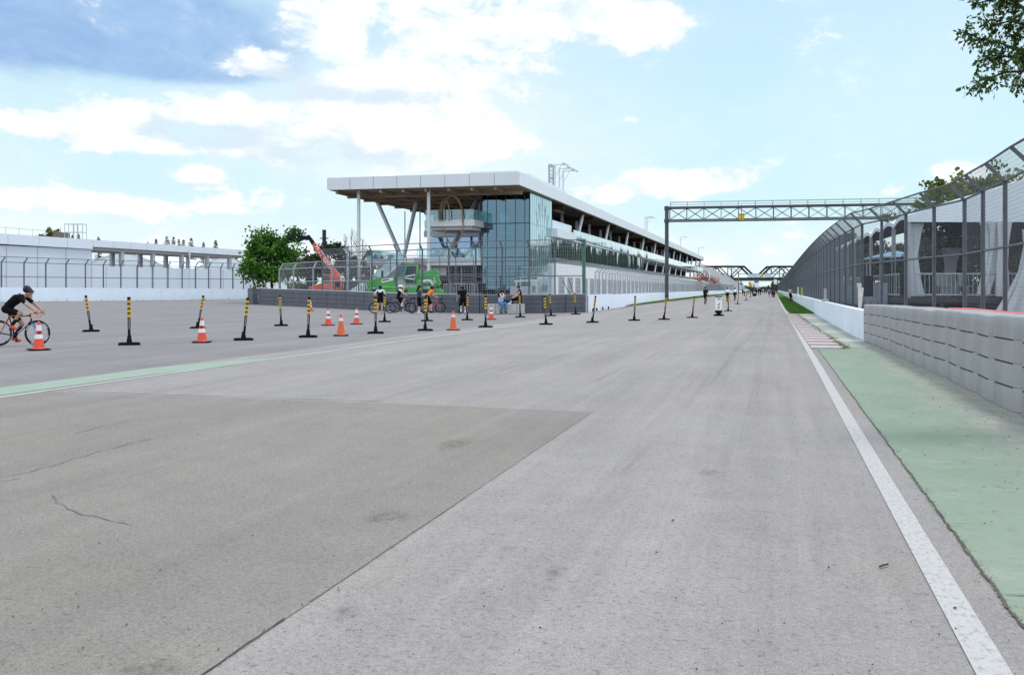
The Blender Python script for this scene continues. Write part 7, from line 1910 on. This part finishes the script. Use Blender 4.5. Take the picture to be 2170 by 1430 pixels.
# round bright tree and darker one on the left
tree('round bright green tree standing at the left end of the charcoal barrier', W(576, 112), 8.2, 3.55, 3.35, 5.0, 170, 62, .33, L_BRI, 1, .17, bark=M_BARKD)
tree('dark olive tree behind the raised orange boom', W(692, 128), 7.6, 2.9, 2.7, 4.9, 110, 44, .34, L_OLV, 2, .16, bark=M_BARKD)
tree('small dark tree between the green tree and the orange boom', W(652, 124), 5.5, 1.7, 1.9, 3.3, 60, 40, .32, L_OLV, 3, .1, bark=M_BARKD)
# bare trees
for k, (u, d, vt) in enumerate(((731, 165, 497), (744, 172, 483), (757, 168, 492), (768, 176, 505))):
    rnd = random.Random(40 + k); root = empty('bare_tree', W(u, d), 0, ['leftmost thin bare tree', 'tallest thin bare tree', 'third thin bare tree from the left', 'shortest thin bare tree'][k] + ' behind the orange machine', 'tree', 'bare trees behind the left fence')
    h = Z(vt, d); b = MB(); b.path([(0, 0, 0), (.1, 0, h * .4), (0, .1, h * .7), (.1, 0, h)], .1, 6, radii=[.14, .10, .06, .012]); b.build('trunk', M_BARK, root)
    b = MB()
    for i in range(34):
        z = h * rnd.uniform(.25, .95); a = rnd.random() * 6.28; ln = (h - z) * rnd.uniform(.3, .6) + .3; s0 = Vector((0, 0, z)); e = s0 + Vector((math.cos(a) * ln * .5, math.sin(a) * ln * .5, ln * .85)); b.path([s0, s0.lerp(e, .5) + Vector((0, 0, -.05)), e], .02, 4, radii=[.035, .02, .008])
        for q in range(3): f = s0.lerp(e, rnd.uniform(.4, .9)); b.path([f, f + Vector((rnd.uniform(-.4, .4), rnd.uniform(-.4, .4), .5))], .008, 3)
    b.build('branches', M_BARK, root)
for k, (u, d, vt) in enumerate(((746, 200, 527), (764, 205, 533), (776, 198, 528), (790, 210, 538), (812, 214, 545), (828, 210, 540))):
    tree(['leftmost', 'second', 'third', 'fourth', 'fifth', 'rightmost'][k] + ' thin spring green tree seen behind the white column', W(u, d), 9, 1.7, (Z(vt, d)) * .42, Z(vt, d) * .58, 40, 26, .42, L_OLV if k % 2 else L_YEL, 60 + k, .1, group='thin trees behind the pit building columns')
# conifers above the hall
CG = 'dark conifers beyond the white hall'
for k, (u, d, vt, r) in enumerate(((331, 275, 504, 1.8), (354, 270, 499, 2.6), (368, 280, 500, 2.2), (379, 276, 505, 1.9), (389, 282, 506, 1.8), (405, 272, 503, 2.6), (431, 285, 512, 2.2), (457, 280, 507, 2.2), (313, 290, 511, 1.5), (166, 260, 494, 2.2), (154, 262, 496, 1.0), (209, 250, 500, 1.3))):
    conifer(['small conifer at the left of the main clump', 'tall left conifer of the main clump', 'second tall conifer of the main clump', 'narrow conifer in the middle of the clump', 'low conifer in the middle of the clump', 'broad conifer near the right of the clump', 'lone conifer right of the clump', 'rightmost conifer above the canopy end', 'smallest conifer, leftmost above the canopy', 'broad conifer inside the scaffold frame', 'slim dark conifer left inside the scaffold frame', 'small conifer on its own right of the scaffold'][k], W(u, d), Z(vt, d), r, 80 + k, CG)
tree('low pale shrub like tree above the hall roof, left of the brown block', W(103, 235), 13, 2.2, 2.2, Z(502, 235) , 40, 26, .5, L_YEL, 99, .14)
# trees behind the marquee
tree('leafy spring tree rising behind the marquee, on the left', W(2010, 64), 9.4, 3.0, 2.2, 6.5, 95, 44, .26, L_YEL, 5, .16, spread=.42)
tree('leafy spring tree rising behind the marquee, cut by the frame edge', W(2125, 60), 9.6, 3.3, 2.4, 6.6, 105, 44, .26, L_YEL, 6, .16, spread=.42)
tree('leafy tree lower down, seen under the marquee roof', W(2080, 66), 5, 3.4, 1.8, 2.9, 80, 40, .28, L_YEL, 7, .14)
tree('green tree seen beneath the marquee roof on the left', W(1960, 70), 5, 2.6, 1.6, 2.7, 60, 40, .28, L_OLV, 8, .14)
# the row beyond the right-hand fence, also mirrored in the pit building's glass
TG = 'trees in the row beyond the right fence'
protos = []
rnd = random.Random(77)
def place_tree(i, x, y, s, lab):
    k = i % 3
    if len(protos) <= k:
        o = tree('row tree', (x, y, 0), 15, 4.3, 5.0, 8.6, 95, 46, .55, [L_OLV, L_DUL, L_OLV][k], 120 + k, .24, TG); protos.append(o)
    else: o = copy_tree(protos[k])
    o.location = (x, y, 0); o.scale = (s, s, s); o.rotation_euler.z = rnd.random() * 6; tag(o, lab, 'tree', TG)
row = [(31, 84), (26, 102), (33, 118), (28, 136), (35, 150), (30, 170), (27, 188), (34, 205), (30, 224), (36, 243), (29, 262), (33, 284), (28, 305), (35, 330), (31, 356), (34, 384), (30, 405), (26, 424), (35, 440), (28, 458), (33, 476), (27, 494), (32, 512), (36, 530), (28, 548), (33, 566), (27, 584), (34, 604), (29, 626), (34, 650)]
for i, (x, y) in enumerate(row): place_tree(i, x, y, rnd.uniform(.86, 1.12) * (1.0 if y < 380 else 1.6), 'broad tree in the row beyond the right fence, %s from the near end' % ('last' if i == len(row) - 1 else ['first', '2nd', '3rd'][i] if i < 3 else '%dst' % (i + 1) if i == 20 or i == 30 else '%dnd' % (i + 1) if i in (21, 31) else '%drd' % (i + 1) if i in (22, 32) else '%dth' % (i + 1)))
# hedge-like wood far away, one mass
b = MB(); rnd = random.Random(9)
for _ in range(9000):
    x = rnd.uniform(-60, 160); y = 760 + rnd.uniform(0, 60); z = abs(rnd.gauss(0, 4.5)) * (.6 + .4 * math.sin(x * .13))
    b.m = int(rnd.random() < .5); leaf(b, Vector((x, y, z)), Vector((rnd.gauss(0, 1), rnd.gauss(0, 1), rnd.gauss(0, 1))).normalized(), rnd.uniform(1.2, 2.6), rnd, .5)
tag(b.build('distant_wood', L_OLV, normals=False), 'distant dark wood closing the far end of the track', 'wood', kind='stuff')
b = MB()
for _ in range(7000):
    t = rnd.random(); p = W(-700 + 1500 * t, 420 + rnd.uniform(0, 50)); z = abs(rnd.gauss(0, 3.5)) * (.6 + .5 * math.sin(t * 60))
    b.m = int(rnd.random() < .5); leaf(b, Vector((p.x, p.y, z)), Vector((rnd.gauss(0, 1), rnd.gauss(0, 1), rnd.gauss(0, 1))).normalized(), rnd.uniform(1.2, 2.4), rnd, .5)
tag(b.build('distant_wood', L_OLV, normals=False), 'distant dark wood on the horizon behind the white hall', 'wood', kind='stuff')
# grass bank and hedge behind the right fence
b = MB()
for _ in range(9000):
    y = rnd.uniform(62, 330); x = rnd.uniform(9, 12.5) + y * .01; z = abs(rnd.gauss(0, .9))
    b.m = int(rnd.random() < .5); leaf(b, Vector((x, y, z)), Vector((rnd.gauss(0, 1), rnd.gauss(0, 1), rnd.gauss(0, 1))).normalized(), rnd.uniform(.3, .6), rnd, .5)
tag(b.build('hedge', L_OLV, normals=False), 'long dark hedge running behind the right fence', 'hedge')
sheet('grass_bank', [(3.0, 58), (9.5, 58), (12, 330), (3.0, 330)], -.010, M_GRASS)
# near branches entering at the top right: the tree stands outside the frame
TB = W(2560, 11.5); rnd = random.Random(31)
root = empty('maple_tree', TB, 0, 'leafy maple whose branch tips hang into the top right corner', 'tree')
def loc(u, v, d): p = W(u, d); p.z = Z(v, d); return p - TB
tb = MB(); fork_ = Vector((-.3, 0, 4.2)); tb.path([(0, 0, 0), (-.05, 0, 2), fork_, (-.2, .2, 6.5), (.0, .1, 8.5)], .16, 9, radii=[.22, .17, .14, .09, .03])
LB = MB()
limbs = [[(2560, 60), (2330, 10), (2200, -10), (2130, -5), (2068, 8)], [(2560, 120), (2330, 90), (2210, 62), (2140, 45), (2100, 55), (2085, 35)], [(2560, 150), (2340, 150), (2190, 118), (2120, 92), (2075, 82), (2038, 64)], [(2560, 190), (2330, 190), (2180, 150), (2130, 154), (2090, 168), (2062, 176)], [(2560, 170), (2300, 165), (2180, 125), (2110, 118), (2070, 130)], [(2560, 220), (2350, 215), (2240, 205), (2190, 190), (2158, 180)], [(2560, 90), (2300, 50), (2200, 30), (2150, 10), (2130, -20)], [(2560, 100), (2300, 95), (2200, 85), (2160, 78), (2125, 70)]]
for li, lb in enumerate(limbs):
    d0 = 11.2 + (li % 3) * .35; pts = [fork_ + Vector((0, 0, .25 * li - .3))] + [loc(u, v, d0) for u, v in lb[1:]]
    tb.path(pts, .02, 6, radii=[.035] + [.016 * (1 - k / len(lb)) + .003 for k in range(1, len(pts))])
    for a, c in zip(pts[1:-1], pts[2:]):
        ln = (c - a).length
        for _ in range(int(ln * 95)):
            s0 = a.lerp(c, rnd.random()); tw = Vector((rnd.gauss(-.3, .6), rnd.gauss(0, .6), rnd.gauss(-.1, .6))).normalized() * rnd.uniform(.05, .24)
            e = s0 + tw; tb.path([s0, e], .002, 3)
            for q in range(rnd.randint(4, 8)):
                dr = (tw.normalized() * .5 + Vector((rnd.gauss(0, .5), rnd.gauss(0, .5), rnd.gauss(-.5, .5)))).normalized(); LB.m = int(rnd.random() < .55); leaf(LB, s0.lerp(e, rnd.uniform(.3, 1)), dr, rnd.uniform(.035, .075), rnd, .26)
for _ in range(60):
    c = Vector((rnd.uniform(-.6, 2.5), rnd.uniform(-1.8, 1.8), rnd.uniform(4.6, 8.8)))
    for q in range(50): dr = Vector((rnd.gauss(0, 1), rnd.gauss(0, 1), rnd.gauss(-.4, .7))).normalized(); leaf(LB, c + Vector((rnd.gauss(0, .4), rnd.gauss(0, .4), rnd.gauss(0, .3))), dr, rnd.uniform(.05, .09), rnd, .3)
tb.build('trunk', M_BARKD, root, smooth=True); LB.build('crown', L_MAP, root, normals=False)
